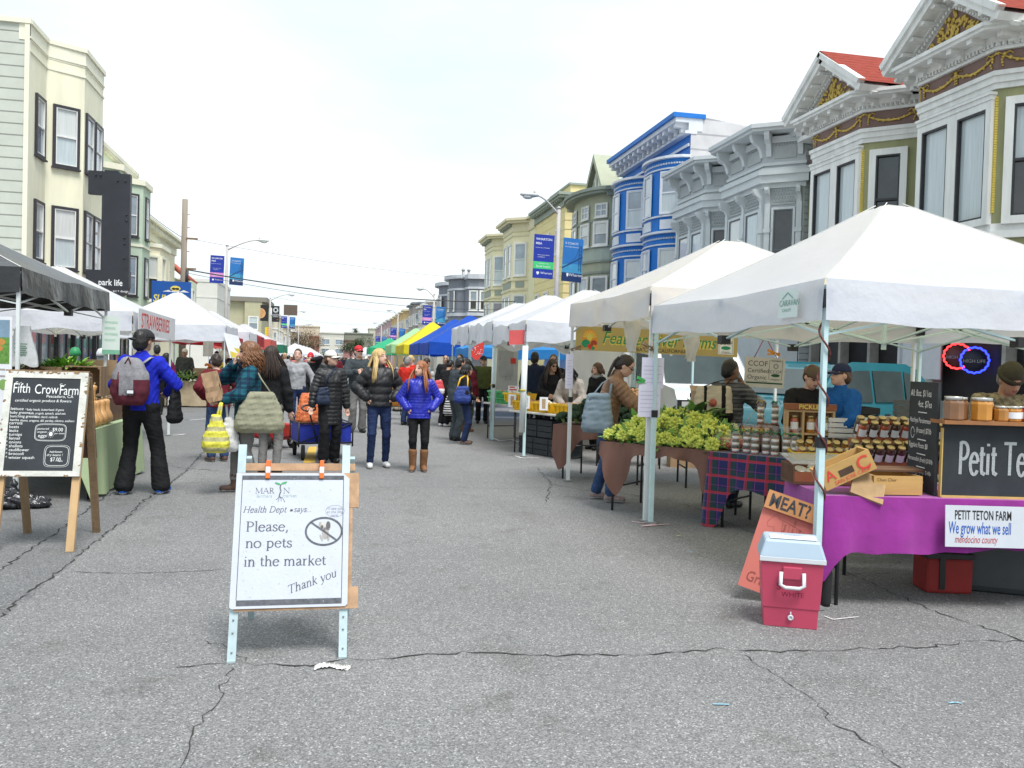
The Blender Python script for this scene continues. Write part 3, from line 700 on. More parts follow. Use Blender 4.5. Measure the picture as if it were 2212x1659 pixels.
def row_house(side,X,y0,y1,h,m,label,trim=wtrim,dep=12,nb=2,cor=.4,sidem=None,fl=((3.9,5.4),(6.9,8.4)),cm=None,ww=.9,base=0):
 T=T_right(X)if side>0 else T_left(X)
 o=thing('terraced_house',label,'house',(X,y0,base))
 w=MB(T);w.box(y0,y1,-dep,0,.1+base,h-.1,0)
 if sidem:w.add([(y0-.01,0,.1),(y0-.01,-dep,.1),(y0-.01,-dep,h-.1),(y0-.01,0,h-.1)],[(0,1,2,3)],1)
 st=(y1-y0)/nb
 for q in range(nb):
  if st>4:w.prism(baypoly(y0+st*(q+.5),st*.22,st*.13,.8),3,h-.1)
 rel(w,'wall',[m,sidem or m],o)
 w=MB(T);w.box(y0-.1,y1+.02,-dep,cor,h-.1,h+.15)
 for q in range(nb):
  if st>4:
   w.prism(baypoly(y0+st*(q+.5),st*.22,st*.13,.8,cor),h-.102,h+.152);w.prism(baypoly(y0+st*(q+.5),st*.22,st*.13,.8,.08),5.9,6.1)
 rel(w,'cornice',cm or trim,o)
 for q in range(nb):
  for z0,z1 in fl:
   if z1>h-.4:continue
   uc=y0+st*(q+.5)
   if st>4:
    P=baypoly(uc,st*.22,st*.13,.8);FT,l_=face_T(T,P[0],P[1]);rwin(o,FT,l_/2-.3,l_/2+.3,z0,z1,trim,(skyglass,curtain),.1,.06)
    FT,l_=face_T(T,P[1],P[2]);rwin(o,FT,.1,l_/2-.08,z0,z1,trim,skyglass,.08,.06);rwin(o,FT,l_/2+.08,l_-.1,z0,z1,trim,(curtain,darkpane),.08,.06)
   else:rwin(o,T,uc-ww/2,uc+ww/2,z0,z1,trim,(skyglass,darkpane),.09,.06)
 return o
row_house(1,12.3,104,122,8.9,mat('cream_far_paint',(.50,.47,.41),.8,.05),'cream ornate house with heavy cornice behind the distant right lamp banners',nb=3)
row_house(1,12.3,125,138,10.0,mat('taupe_paint',(.34,.31,.29),.8,.05),'house with bare brown brick side wall on the right side far down the street',sidem=mat('brick_side',(.24,.12,.075),.9,.3,3),cm=slate)
row_house(1,12.3,142,180,9.9,mat('apricot_paint',(.60,.43,.21),.8,.05),'long apricot coloured house with stepped cornices far down the right side',nb=5,cm=ycream)
row_house(1,12.3,185,250,10.2,mat('dusty_pink_paint',(.48,.34,.35),.8,.05),'dusty pink house, farthest of the row along the right side',nb=6)
# ---- left side
lcream=mat('pale_olive_render',(.78,.755,.58),.8,.09,2,aniso=(1,1,.18));lsid=mat('sage_board_side',(.50,.525,.47),.8,.06,2,siding=.36);ltrim=mat('pale_render_trim',(.76,.74,.6),.75,.04,2);blkframe=mat('black_window_frame',(.035,.033,.04),.5,.2,5)
T=T_left(-9.6)
lb=thing('apartment_building','tall pale cream building with black framed windows and board side wall','building',(-9.6,30,0))
LP=[(31.55,0),(32.25,1.0),(34.65,1.0),(35.4,0)]
w=MB(T);w.box(29.9,38.1,-14,0,0.1,11.3,0);w.prism(LP,3.3,11.3,0)
w.add([(29.88,.0,.1),(29.88,-14,.1),(29.88,-14,9.6),(29.88,-2.6,9.9),(29.88,-1.95,10.7),(29.88,-1.95,11.9),(29.88,.0,11.9)],[tuple(range(7))],1)
rel(w,'wall',[lcream,lsid],lb)
w=MB(T)
def off(P,o):return[(P[0][0]-o*.6,0),(P[1][0]-o*.5,P[1][1]+o),(P[2][0]+o*.5,P[2][1]+o),(P[3][0]+o*.6,0)]
for z0,z1,o in((10.95,11.02,.04),(11.3,11.8,.02),(11.8,11.95,.08),(11.36,11.42,.05)):
 w.box(29.86,38.1,-.015,o,z0,z1)if z0!=11.3 else w.box(29.86,38.1,-.3,.02,11.302,11.8)
 w.prism(off(LP,o),z0+.001,z1+.001)
w.box(29.8,29.98,-1.9,.06,11.802,11.96);w.box(29.82,29.92,-.12,.02,.2,11.8)
rel(w,'cornice',ltrim,lb)
for u0_,z0,z1 in((30.55,7.95,9.75),(30.55,4.55,6.35)):rwin(lb,T,u0_,u0_+.72,z0,z1,blkframe,(curtain_w,skyglass),.09,.08,inner=wtrim)
FT,l_=face_T(T,LP[0],LP[1])
for z0,z1 in((7.85,9.75),(4.4,6.35)):rwin(lb,FT,.3,.98,z0,z1,blkframe,(curtain_w,curtain),.09,.08,inner=wtrim)
FT,l_=face_T(T,LP[1],LP[2])
for u0_ in(.22,1.35):
 for z0,z1 in((7.85,9.72),(4.4,6.35)):rwin(lb,FT,u0_,u0_+.8,z0,z1,blkframe,(skyglass,curtain),.09,.08,inner=wtrim)
FT,l_=face_T(T,LP[2],LP[3])
for z0,z1 in((7.85,9.72),(4.4,6.35)):rwin(lb,FT,.2,.8,z0,z1,blkframe,skyglass,.09,.08,inner=wtrim)
w=MB(T);w.box(29.9,38.1,-.4,.02,.13,3.3,0)
for q in range(9):u_=30.0+q*.98;w.box(u_,u_+.14,.02,.1,.13,3.1,1)
w.box(29.9,38.1,.02,.2,3.0,3.3,1);rel(w,'shop_front',[glassdark,storefront],lb)
b=MB(T)
for u_ in(30.3,31.4,33.3,35.3,36.3):b.box(u_,u_+.75,.024,.04,.5,2.9)
rel(b,'shop_window',skyglass,lb)
mint=mat('mint_render',(.46,.56,.44),.8,.05,2);minl=mat('pale_mint_render',(.64,.70,.54),.8,.05,2)
ml=thing('apartment_building','mint green building with bay behind the black blade sign','building',(-9.6,38.15,0))
w=MB(T);w.box(38.15,44.8,-13,0,.1,9.9,1);w.prism(baypoly(39.6,.6,.5,.7),3.2,9.2,0);w.prism(baypoly(43.0,.8,.6,.9),3.2,9.2,0)
rel(w,'wall',[mint,minl],ml)
w=MB(T);w.box(38.1,44.85,-.3,.16,10.05,10.22);w.box(38.1,44.85,-.3,.1,9.9,10.05)
for q in range(40):w.box(38.2+q*.165,38.28+q*.165,.1,.15,9.95,10.03)
for uc,hw,a_,d_ in((39.6,.6,.5,.7),(43.0,.8,.6,.9)):
 w.prism(baypoly(uc,hw,a_,d_,.1),9.2,9.45);w.prism(baypoly(uc,hw,a_,d_,.05),6.4,6.5)
rel(w,'cornice',ltrim,ml)
for uc,hw,a_,d_ in((39.6,.6,.5,.7),(43.0,.8,.6,.9)):
 P=baypoly(uc,hw,a_,d_)
 for p0,p1 in zip(P[:-1],P[1:]):
  FT,l_=face_T(T,p0,p1)
  for z0,z1 in((6.9,8.7),(4.2,5.9)):rwin(ml,FT,l_/2-.27,l_/2+.27,z0,z1,blkframe,skyglass,.08,.06,inner=wtrim)
w=MB(T);w.box(38.15,44.8,.0,.03,.13,3.1)
for q in range(7):w.box(38.2+q*.95,38.34+q*.95,.03,.1,.13,3.1,1)
rel(w,'shop_front',[skyglass,storefront],ml)
crm=mat('cream_render',(.76,.70,.53),.8,.05,2)
cb=thing('terraced_house','cream two storey house with bracketed cornice and pillared bay on left','house',(-9.6,45,0))
w=MB(T);w.box(44.9,55.6,-12,0,.1,8.0);w.prism(baypoly(48.6,1.2,.7,.7),3.2,7.0);rel(w,'wall',crm,cb)
w=MB(T);w.box(44.85,55.65,-.3,.55,8.22,8.36);w.box(44.85,55.65,-.3,.35,8.1,8.22);w.box(44.85,55.65,-.3,.1,7.5,8.1);w.prism(baypoly(48.6,1.2,.7,.7,.1),7.0,7.2)
for q in range(26):w.box(45.1+q*.4,45.28+q*.4,.1,.45,7.9,8.1)
rel(w,'cornice',ltrim,cb)
for u in(45.6,51.4,53.0):rwin(cb,T,u,u+.8,4.3,6.4,ltrim,(curtain_w,skyglass),.1,.1)
P=baypoly(48.6,1.2,.7,.7)
for p0,p1 in zip(P[:-1],P[1:]):
 FT,l_=face_T(T,p0,p1);rwin(cb,FT,.16,min(l_-.16,1.1),4.3,6.5,ltrim,(curtain_w,darkpane),.1,.1)
tl=thing('terraced_house','small house with red clay tile roof on the left behind the utility pole','house',(-9.6,56,0))
w=MB(T);w.box(55.7,60.4,-11,0,.1,6.2);w.prism(baypoly(58.5,1.1,.7,.7),3,6.2);rel(w,'wall',minl,tl)
w=MB(T);w.add([(55.6,.6,6.2),(60.4,.6,6.2),(60.4,-.8,7.4),(55.6,-.8,7.4)],[(0,1,2,3)])
for q in range(16):u_=55.75+q*.3;w.tube([(u_,.62,6.24),(u_,-.8,7.44)],.1,6)
rel(w,'roof',mat('clay_tile',(.40,.10,.06),.8,.2,4),tl)
P=baypoly(58.5,1.1,.7,.7)
for p0,p1 in zip(P[:-1],P[1:]):
 FT,l_=face_T(T,p0,p1);rwin(tl,FT,.2,min(l_-.2,1.0),4.0,5.6,wtrim,skyglass,.09,.07)
wb=thing('terraced_house','plain white flat roofed building beside the left street lamp','house',(-9.6,75.3,0))
w=MB(T);w.box(75.3,84.4,-22,0,.1,7.6);w.box(75.25,84.45,-22.05,.05,7.6,7.85);w.box(75.27,84.4,-22,.03,6.3,6.42);rel(w,'wall',mat('off_white_render',(.61,.60,.56),.8,.04,1.5),wb)
FT=T@frame((75.3,-3.6,0),(0,1,0),(-1,0,0),(0,0,1));rwin(wb,FT,.6,2.4,3.7,5.3,mat('aluminium_frame',(.3,.29,.27),.5,.1),curtain,.05,.05,sash=False,mid=1)
rwin(wb,T,76,78,3.7,5.0,wtrim,skyglass,.08,.06)
bb=thing('apartment_building','beige stucco building with brown fascia and small windows left of centre','building',(-9.6,121,0))
w=MB(T);w.box(121,134,-14,0,.1,8.9,0);w.box(120.3,134.2,-14.5,.7,8.9,9.5,1);w.box(120.4,121,-2.2,0,3.8,8.9,0)
rel(w,'wall',[mat('khaki_render',(.42,.40,.27),.85,.06,1.5),mat('brown_fascia',(.22,.2,.17),.8,.1)],bb)
for dq,z0,z1 in((-5.6,4.8,6.9),(-1.6,5.2,6.8)):
 FT=T@frame((121 if dq<-3 else 120.4,dq,0),(0,1,0),(-1,0,0),(0,0,1));rwin(bb,FT,0,1.1,z0,z1,wtrim,(curtain,skyglass),.12,.08)
w=MB(T);w.add([(120.4,.1,4.5),(120.4,-3,4.5),(118.6,-3,3.0),(118.6,.1,3.0)],[(0,1,2,3)]);rel(w,'awning',mat('ochre_awning',(.55,.38,.10),.8,.1),bb,solid=.04)
row_house(-1,-9.6,140,160,8.2,mat('pale_cream_far',(.6,.56,.45),.8,.05),'pale cream house beside the distant yellow pole banner',nb=3)
row_house(-1,-9.6,165,186,7.4,mat('buff_far',(.56,.5,.38),.8,.05),'buff house left of the bare tree',nb=3)
row_house(-1,-9.6,205,262,7.6,mat('tan_far',(.50,.44,.34),.8,.05),'tan house behind the bare tree',nb=5)
# end of the street
def end_block(x0,x1,y,h,m,label,wins=(),dep=14,cm=None):
 o=thing('apartment_building',label,'building',((x0+x1)/2,y,0));w=MB();w.box(x0,x1,y,y+dep,0,h);w.box(x0-.2,x1+.2,y-.3,y+dep,h,h+.4,1);rel(w,'wall',[m,cm or m],o)
 T_=frame((0,y,0),(1,0,0),(0,-1,0),(0,0,1))
 for u0_,u1_,z0,z1 in wins:rwin(o,T_,u0_,u1_,z0,z1,wtrim,skyglass,.15,.15,sash=False,mid=1)
end_block(-4.8,3.3,298,10.0,mat('ivory_render',(.58,.57,.5),.8,.04),'ivory three storey block closing the far end of the street',[(-4,-1.4,6.3,8.0),(.6,3,6.3,8.0),(-4,-1.4,3.2,4.8),(.6,3,3.2,4.8)])
end_block(-14.5,-5.2,312,12.5,mat('sand_render',(.56,.49,.38),.8,.05),'sand coloured block rising behind the bare tree at the street end')
end_block(3.6,13.5,306,10.4,mat('moss_grey_render',(.24,.25,.2),.85,.06),'moss grey block behind the small brick red house at the street end')
end_block(3.5,8.2,297,7.6,mat('brick_red_render',(.34,.16,.15),.85,.06),'small brick red house at the street end',[(4,5,4.6,6.6),(6,7,4.6,6.6)],cm=mat('brown_trim',(.12,.08,.07),.8,.1))
end_block(12.4,22,310,12.4,mat('khaki_far_render',(.5,.49,.4),.85,.04),'pale khaki block at the street end right of the palm')
end_block(-8,-4.9,296,8.6,mat('brick_far',(.30,.12,.09),.85,.06),'narrow dark red house left of the ivory block')
# ==== lettering drawn with a pen (roman and chalk hands)
def arc(cx,cy,rx,ry,a0,a1,n=12):return[(cx+rx*math.cos(R(a0+(a1-a0)*i/n)),cy+ry*math.sin(R(a0+(a1-a0)*i/n)))for i in range(n+1)]
def _st(x,h=.42):return[(x,0),(x,h)]
def _sf(x,y=0,a=.08,b=.08):return('s',[(x-a,y),(x+b,y)])
def _arch(x,w):return[(x,.30),(x+w*.3,.40),(x+w*.62,.425),(x+w*.9,.36),(x+w,.25),(x+w,0)]
GL={'P':(.52,[_st(.14,.65),[(.14,.635)]+arc(.26,.47,.19,.165,90,-90)+[(.14,.305)],_sf(.14),('s',[(.04,.645),(.2,.645)])]),'M':(.86,[('t',_st(.12,.65)),[(.12,.65),(.42,.03)],('t',[(.42,.03),(.72,.65)]),_st(.73,.65),_sf(.12),_sf(.73,0,.1,.1),('s',[(.03,.65),(.14,.65)]),('s',[(.72,.65),(.82,.65)])]),'A':(.66,[('t',[(.06,0),(.31,.66)]),[(.31,.66),(.58,0)],('s',[(.15,.24),(.47,.24)]),_sf(.06),_sf(.58)]),'R':(.60,[_st(.13,.65),[(.13,.635)]+arc(.25,.485,.17,.15,90,-90)+[(.13,.335)],[(.25,.33),(.54,0)],_sf(.13),('s',[(.03,.645),(.2,.645)]),_sf(.55,0,.03,.06)]),'N':(.72,[('t',_st(.12,.65)),[(.1,.65),(.6,.0)],('t',_st(.6,.65)),_sf(.12),('s',[(.5,.65),(.68,.65)]),('s',[(.02,.65),(.14,.65)])]),'H':(.74,[_st(.13,.65),_st(.59,.65),('s',[(.13,.34),(.59,.34)]),_sf(.13),_sf(.59),_sf(.13,.65),_sf(.59,.65)]),'D':(.72,[_st(.13,.65),[(.13,.635),(.3,.635)]+arc(.34,.325,.27,.31,80,-80)+[(.13,.015)],_sf(.13),_sf(.13,.645)]),'T':(.60,[_st(.30,.65),('t',[(.03,.635),(.57,.635)]),_sf(.3),('s',[(.03,.64),(.03,.52)]),('s',[(.57,.64),(.57,.52)])]),'l':(.22,[_st(.11,.68),_sf(.11),('s',[(.03,.665),(.11,.675)])]),'e':(.42,[arc(.22,.21,.17,.215,12,325,16),('s',[(.06,.25),(.385,.25)])]),'a':(.41,[[(.07,.34),(.13,.41),(.21,.425),(.28,.38),(.30,.30),(.30,.06),(.34,.01),(.39,.03)],[(.30,.25),(.17,.21),(.08,.14),(.07,.06),(.13,.0),(.22,.02),(.30,.09)]]),'s':(.34,[[(.28,.33),(.25,.41),(.16,.425),(.08,.39),(.06,.32),(.10,.26),(.2,.2),(.28,.15),(.29,.08),(.23,.01),(.14,-.005),(.07,.03),(.04,.11)]]),',':(.22,[[(.09,.06),(.12,.04),(.12,-.02),(.06,-.12)]]),'.':(.2,[[(.09,.0),(.09,.05)]]),'n':(.48,[_st(.11),_arch(.11,.26),_sf(.11),_sf(.37),('s',[(.03,.41),(.11,.42)])]),'o':(.45,[arc(.22,.21,.185,.215,0,360,20)]),'p':(.48,[[(.11,-.2),(.11,.42)],[(.11,.33),(.18,.41),(.27,.425),(.37,.35),(.41,.21),(.37,.08),(.28,0),(.19,.0),(.11,.07)],_sf(.11,-.2),('s',[(.03,.41),(.11,.42)])]),'t':(.28,[[(.12,.55),(.12,.10),(.15,.02),(.2,.0),(.27,.05)],('s',[(.02,.41),(.26,.41)])]),'i':(.23,[_st(.11),_sf(.11),('s',[(.03,.41),(.11,.42)]),[(.11,.57),(.11,.62)]]),'h':(.49,[_st(.11,.68),_arch(.11,.27),_sf(.11),_sf(.38),('s',[(.03,.665),(.11,.675)])]),'m':(.74,[_st(.11),_arch(.11,.25),_arch(.36,.26),_sf(.11),_sf(.36,0,.06,.06),_sf(.62),('s',[(.03,.41),(.11,.42)])]),'r':(.33,[_st(.11),[(.11,.29),(.17,.38),(.24,.42),(.30,.39)],_sf(.11,0,.08,.1),('s',[(.03,.41),(.11,.42)])]),'k':(.45,[_st(.11,.68),('t',[(.34,.41),(.12,.2)]),[(.18,.27),(.39,0)],_sf(.11),_sf(.39,0,.06,.05),('s',[(.28,.415),(.4,.415)])]),'y':(.44,[[(.06,.42),(.22,.02)],('t',[(.38,.42),(.2,-.1),(.12,-.2),(.05,-.19)]),('s',[(.0,.42),(.13,.42)]),('s',[(.32,.42),(.44,.42)])]),'u':(.48,[[(.11,.42),(.11,.12),(.16,.02),(.24,0),(.36,.1)],[(.36,.42),(.36,.0)],('s',[(.03,.41),(.11,.42)]),('s',[(.29,.41),(.36,.42)])]),' ':(.26,[])}
def pen(b,txt,size,o,right,up,mi=0,shear=0.,thick=.082,thin=.034,hand=False,ws=1.):
 o,rt,up=Vector(o),Vector(right).normalized(),Vector(up).normalized();nrm=rt.cross(up);x0=0.;q=0
 for ch in txt:
  w,sts=GL.get(ch,GL[' '])
  for st in sts:
   mode=None
   if isinstance(st,tuple):mode,st=st
   if hand and mode=='s' and ch not in 'etAH':continue
   P=[Vector(((x0+x)*ws+shear*y,y))for x,y in st];vs=[]
   for i,p in enumerate(P):
    d=(P[min(i+1,len(P)-1)]-P[max(i-1,0)])
    if d.length<1e-6:d=Vector((1,0))
    d.normalize();wd_=thick if hand else(.03 if mode=='s' else thin if mode=='t' else thin+(thick-thin)*abs(d.y)**1.3)
    n=Vector((-d.y,d.x))*wd_/2
    vs+=[o+(rt*(p.x+n.x)+up*(p.y+n.y))*size+nrm*(.00015*(q%9)),o+(rt*(p.x-n.x)+up*(p.y-n.y))*size+nrm*(.00015*(q%9))]
   b.add(vs,[(2*i,2*i+1,2*i+3,2*i+2)for i in range(len(P)-1)],mi);q+=1
  x0+=w
 return x0*size*ws
def line(b,pts,w,o,right,up,mi=0,lift=0.,closed=False):
 o,rt,up=Vector(o),Vector(right).normalized(),Vector(up).normalized();n_=rt.cross(up)*lift
 P=[Vector(p)for p in pts];vs=[];k=len(P)
 for i,p in enumerate(P):
  d=(P[(i+1)%k]-P[i-1])if closed else(P[min(i+1,k-1)]-P[max(i-1,0)])
  if d.length<1e-7:d=Vector((1,0))
  d.normalize();n=Vector((-d.y,d.x))*w/2
  vs+=[o+rt*(p.x+n.x)+up*(p.y+n.y)+n_,o+rt*(p.x-n.x)+up*(p.y-n.y)+n_]
 f=[(2*i,2*i+1,2*i+3,2*i+2)for i in range(k-1)]
 if closed:f.append((2*k-2,2*k-1,1,0))
 b.add(vs,f,mi)
def blob(b,c,rx,ry,o,right,up,mi=0,lift=0.,n=14,rot=0.):
 o,rt,up=Vector(o),Vector(right).normalized(),Vector(up).normalized();n_=rt.cross(up)*lift;cs,sn=math.cos(rot),math.sin(rot);vs=[]
 for j in range(n):
  x,y=rx*math.cos(6.2832*j/n),ry*math.sin(6.2832*j/n);vs.append(o+rt*(c[0]+x*cs-y*sn)+up*(c[1]+x*sn+y*cs)+n_)
 b.add(vs,[tuple(range(n))],mi)
def rect(b,x0,x1,y0,y1,o,right,up,mi=0,lift=0.):
 o,rt,up=Vector(o),Vector(right).normalized(),Vector(up).normalized();n_=rt.cross(up)*lift
 b.add([o+rt*x+up*y+n_ for x,y in((x0,y0),(x1,y0),(x1,y1),(x0,y1))],[(0,1,2,3)],mi)
 # ==== tents
def canvas(name,col,tl,f=.42,nz=.03):return mat(name,col,.62,nz,2.2,tl=tuple(tl)+(f,),bump=.55,bs=5)
cv_white=canvas('white_canvas',(.74,.76,.84),(1.,.86,.52),.5);cv_white2=canvas('bright_white_canvas',(.75,.77,.86),(.95,.85,.6),.46)
cv_stain=mat('stained_white_canvas',(.75,.765,.83),.62,.04,1.3,col2=(.77,.74,.72),tl=(1.,.86,.54,.48),bump=.6,bs=5)
cv_black=mat('black_vinyl',(.018,.018,.02),.28,.3,3,spec=.6,bump=.5,bs=5)
cv_blue=canvas('blue_canvas',(.004,.075,.46),(.005,.09,.55),.3,.1);cv_yel=canvas('yellow_canvas',(.75,.64,.02),(.7,.6,.03),.3,.06)
cv_lime=canvas('pale_green_canvas',(.40,.66,.36),(.4,.7,.4),.3,.06);cv_grn=canvas('green_canvas',(.03,.42,.2),(.03,.42,.2),.3,.06);cv_red=canvas('red_canvas',(.42,.02,.035),(.5,.04,.05),.3,.1)
cv_dgreen=canvas('dark_green_canvas',(.03,.2,.13),(.03,.2,.1),.3);cv_coral=canvas('coral_canvas',(.66,.14,.12),(.6,.1,.1),.3)
SEAM=mat('canopy_seam',(.70,.68,.66),.8,.1)
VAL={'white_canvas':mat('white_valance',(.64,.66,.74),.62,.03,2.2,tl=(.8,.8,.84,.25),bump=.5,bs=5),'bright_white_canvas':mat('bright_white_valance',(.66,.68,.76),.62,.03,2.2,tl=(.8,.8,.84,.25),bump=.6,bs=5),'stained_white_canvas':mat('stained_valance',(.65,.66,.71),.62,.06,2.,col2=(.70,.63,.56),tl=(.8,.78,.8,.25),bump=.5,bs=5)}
def tent(label,x0,x1,y0,y1,eave,peak,cv,legm,drop=.27,truss=True,seed=0,wav=.012,valm=None,nseg=22,dpk=0.,legh=None,group='market tents'):
 rn=random.Random(seed);cx,cy=(x0+x1)/2,(y0+y1)/2;hx,hy=(x1-x0)/2,(y1-y0)/2
 o=thing('market_tent',label,'tent',(cx,cy,0),0,group)
 ph=[rn.uniform(0,6.28)for _ in range(12)]
 C4=[(-hx,-hy),(hx,-hy),(hx,hy),(-hx,hy)]
 b=MB();v=MB()
 for s in range(4):
  a,c=Vector(C4[s]+(0,)),Vector(C4[(s+1)%4]+(0,))
  def f(u,w_,a=a,c=c,s=s):
   e=a.lerp(c,u);p=e*(1-w_);t=w_
   z=eave+(peak-eave)*(t*.87+.13*t*t)-.06*math.sin(math.pi*u)*(1-t)*math.sin(math.pi*min(1,t*1.2+.12))
   z+=(wav*math.sin(u*17+ph[s])+wav*.7*math.sin(u*9+t*7+ph[s+4]))*(1-t)*.7*math.sin(math.pi*u)+.008*math.sin(t*9+u*5+ph[s])*math.sin(math.pi*u)
   z-=.05*max(0,(t-.94)/.06)**2
   return Vector((p.x,p.y,z))
  b.grid(f,nseg,12)
  nrm=Vector((c.y-a.y,a.x-c.x,0)).normalized()
  def g(u,w_,a=a,c=c,s=s,nrm=nrm):
   e=a.lerp(c,u);k=math.sin(math.pi*u)
   z=f(u,0).z-w_*(drop+wav*2.2*math.sin(u*11+ph[s+2])*k+wav*1.3*math.sin(u*27+ph[s+3])*k)
   return Vector((e.x,e.y,z))+nrm*(.008+wav*w_*(1.3*math.sin(u*14+ph[s+1])+.8*math.sin(u*31+ph[s+6]))*k+.012*w_)
  v.grid(g,nseg*2,4)
 cp_=b.build('canopy',cv,o)
 if truss:
  b=MB()
  for s in range(4):a=Vector(C4[s]+(0,));b.tube([a*(1-t)+Vector((0,0,eave+(peak-eave)*(t*.87+.13*t*t)+.002))for t in[.0,.1,.25,.4,.55,.7,.85,.95]],.0045,5)
  b.build('seam',SEAM,cp_)
 v.build('valance',valm or VAL.get(cv.name,cv),o)
 hl=legh or eave-.1
 for q,(x,y)in enumerate(C4):
  x,y=x*.985,y*.985;l=MB();m1,m2=legm if isinstance(legm,tuple)else(legm,legm)
  l.box(x-.021,x+.021,y-.021,y+.021,.02,1.12,0);l.box(x-.016,x+.016,y-.016,y+.016,1.12,hl+.06,1);l.box(x-.05,x+.05,y-.04,y+.04,.004,.022,2);l.box(x-.028,x+.028,y-.028,y+.028,1.06,1.13,3)
  l.box(x-.032,x+.032,y-.032,y+.032,hl-.09,hl+.03,3)
  l.build('leg',[m1,m2,steelgrey,blackm],o)
 if truss:
  t=MB();zt,zb=eave-.06,eave-.36
  for s in range(4):
   a,c=Vector(C4[s]+(0,))*.98,Vector(C4[(s+1)%4]+(0,))*.98
   for q in range(2):
    p,r_=a.lerp(c,q/2),a.lerp(c,(q+1)/2)
    t.bar((p.x,p.y,zt if q==0 else zt),(r_.x,r_.y,zb if q==0 else zb),.026,.014);t.bar((p.x*.992,p.y*.992,zb),(r_.x*.992,r_.y*.992,zt),.026,.014)
   m_=a.lerp(c,.5);t.box(m_.x-.04,m_.x+.04,m_.y-.04,m_.y+.04,zb-.04,zb+.03,1);t.box(m_.x-.035,m_.x+.035,m_.y-.035,m_.y+.035,zt-.03,zt+.02,1)
   t.bar((m_.x,m_.y,zb),(0,0,eave-.05),.024,.014);t.bar((m_.x,m_.y,zt),(0,0,eave-.35),.024,.014)
   t.bar((a.x,a.y,zt),(a.x*.06,a.y*.06,peak-.12),.022,.022)
  t.bar((0,0,eave-.4),(0,0,peak-.09),.03,.03);t.box(-.05,.05,-.05,.05,eave-.12,eave-.02,1)
  t.build('truss',[legm[1]if isinstance(legm,tuple)else legm,blackm],o)
 return o
tA=tent('nearest white canopy tent on the right, standing over the purple table',3.1,6.1,5.03,8.05,2.16,3.04,cv_white,(paleblue,paleblue),seed=1,wav=.005)
b=MB();F0,F1,F2=Vector((-1.56,-1.02,1.95)),Vector((0,-1,0)),Vector((0,0,1))
rect(b,0,.26,-.03,.16,F0,F1,F2,0);b.text('CARAVAN',.06,F0+F1*.02+F2*.05+Vector((-.003,0,0)),F1,F2,1,'LEFT',.1,.95);b.text('CANOPY',.03,F0+F1*.06+F2*.01+Vector((-.003,0,0)),F1,F2,1);line(b,[(.06,.1),(.13,.14),(.2,.1)],.008,F0+Vector((-.003,0,0)),F1,F2,1)
b.build('maker_patch',[mat('patch_mint',(.66,.74,.72),.7,.04),mat('patch_green',(.18,.36,.30),.7)],tA)
tB=tent('rust stained white tent, second from the front on the right, over the cauliflowers',3.08,6.1,8.1,11.05,2.36,3.14,cv_stain,(whitesteel,whitesteel),drop=.3,seed=2,wav=.007)
tC=tent('white tent over the yellow tubs, with a red cloth clipped to its corner',3.12,6.12,13.9,16.85,2.28,3.0,cv_white2,(paleblue,paleblue),drop=.36,seed=3,wav=.03)
tD=tent('white tent with crumpled scalloped valance behind the yellow tub tent',3.12,6.12,16.95,19.85,2.40,3.12,cv_white2,(paleblue,paleblue),drop=.42,seed=4,wav=.045)
tent('white tent next to the blue canopies, farthest of the right white run',3.1,6.1,19.95,22.9,2.44,3.14,cv_white2,(paleblue,paleblue),drop=.42,seed=5,wav=.03)
tent('low bright blue tent half hidden between the white run and royal blue tents',3.7,6.6,23.6,26.4,1.98,2.5,canvas('azure_canvas',(.03,.25,.6),(.03,.3,.7),.3,.1),(galv,galv),seed=6,truss=False)
tent('nearer of the two royal blue market tents on the right',3.1,6.3,28.5,31.6,2.2,3.26,cv_blue,(galv,galv),drop=.42,seed=7,truss=False)
tent('farther of the two royal blue market tents on the right',3.1,6.3,32,36,2.22,3.3,cv_blue,(galv,galv),drop=.42,seed=8,truss=False)
tent('yellow market tent beyond the blue ones',3.1,6.2,39,44,2.28,3.5,cv_yel,(galv,galv),drop=.42,seed=9,truss=False)
tent('pale lime green market tent beyond the yellow one',3.0,6.1,46,51.5,2.4,3.45,cv_lime,(galv,galv),drop=.45,seed=10,truss=False)
tent('emerald green market tent, farthest coloured one on the right',2.5,5.6,61,67,2.4,3.2,cv_grn,(galv,galv),drop=.45,seed=11,truss=False)
for q,(y,xx)in enumerate(((112,2.6),(122,2.8),(132,3.0))):tent('small white tent far down the right side of the street',xx,xx+3,y,y+4,2.3,3.2,cv_white2,galv,seed=40+q,truss=False,nseg=8,group='distant white tents on the right')
L1=tent('black vinyl canopy tent over the greens stall on the left',-6.2,-3.02,9.25,12.62,2.36,3.15,cv_black,(whitesteel,whitesteel),drop=.25,seed=12)
L2=tent('white canopy tent with the strawberry banner on the left',-6.1,-3.0,13.95,17.25,2.18,3.0,cv_white2,(whitesteel,whitesteel),drop=.3,seed=13)
L3=tent('white peaked tent over the kraft paper covered produce stall on the left',-6.2,-3.05,25.9,29,2.42,3.46,cv_white2,(whitesteel,whitesteel),drop=.46,seed=14)
tent('white tent behind the kraft paper stall, third white peak on the left',-6.1,-3.0,32.4,35.5,2.42,3.25,cv_white2,(galv,galv),drop=.4,seed=15,truss=False)
tent('red market tent on the left',-6.3,-3.1,36.4,40.5,2.4,3.2,cv_red,(galv,galv),drop=.42,seed=16,truss=False)
tent('white tent with coral front banner on the left',-5.9,-3.0,43.5,47.5,2.4,3.22,cv_white2,(galv,galv),drop=.5,seed=17,truss=False,valm=cv_coral)
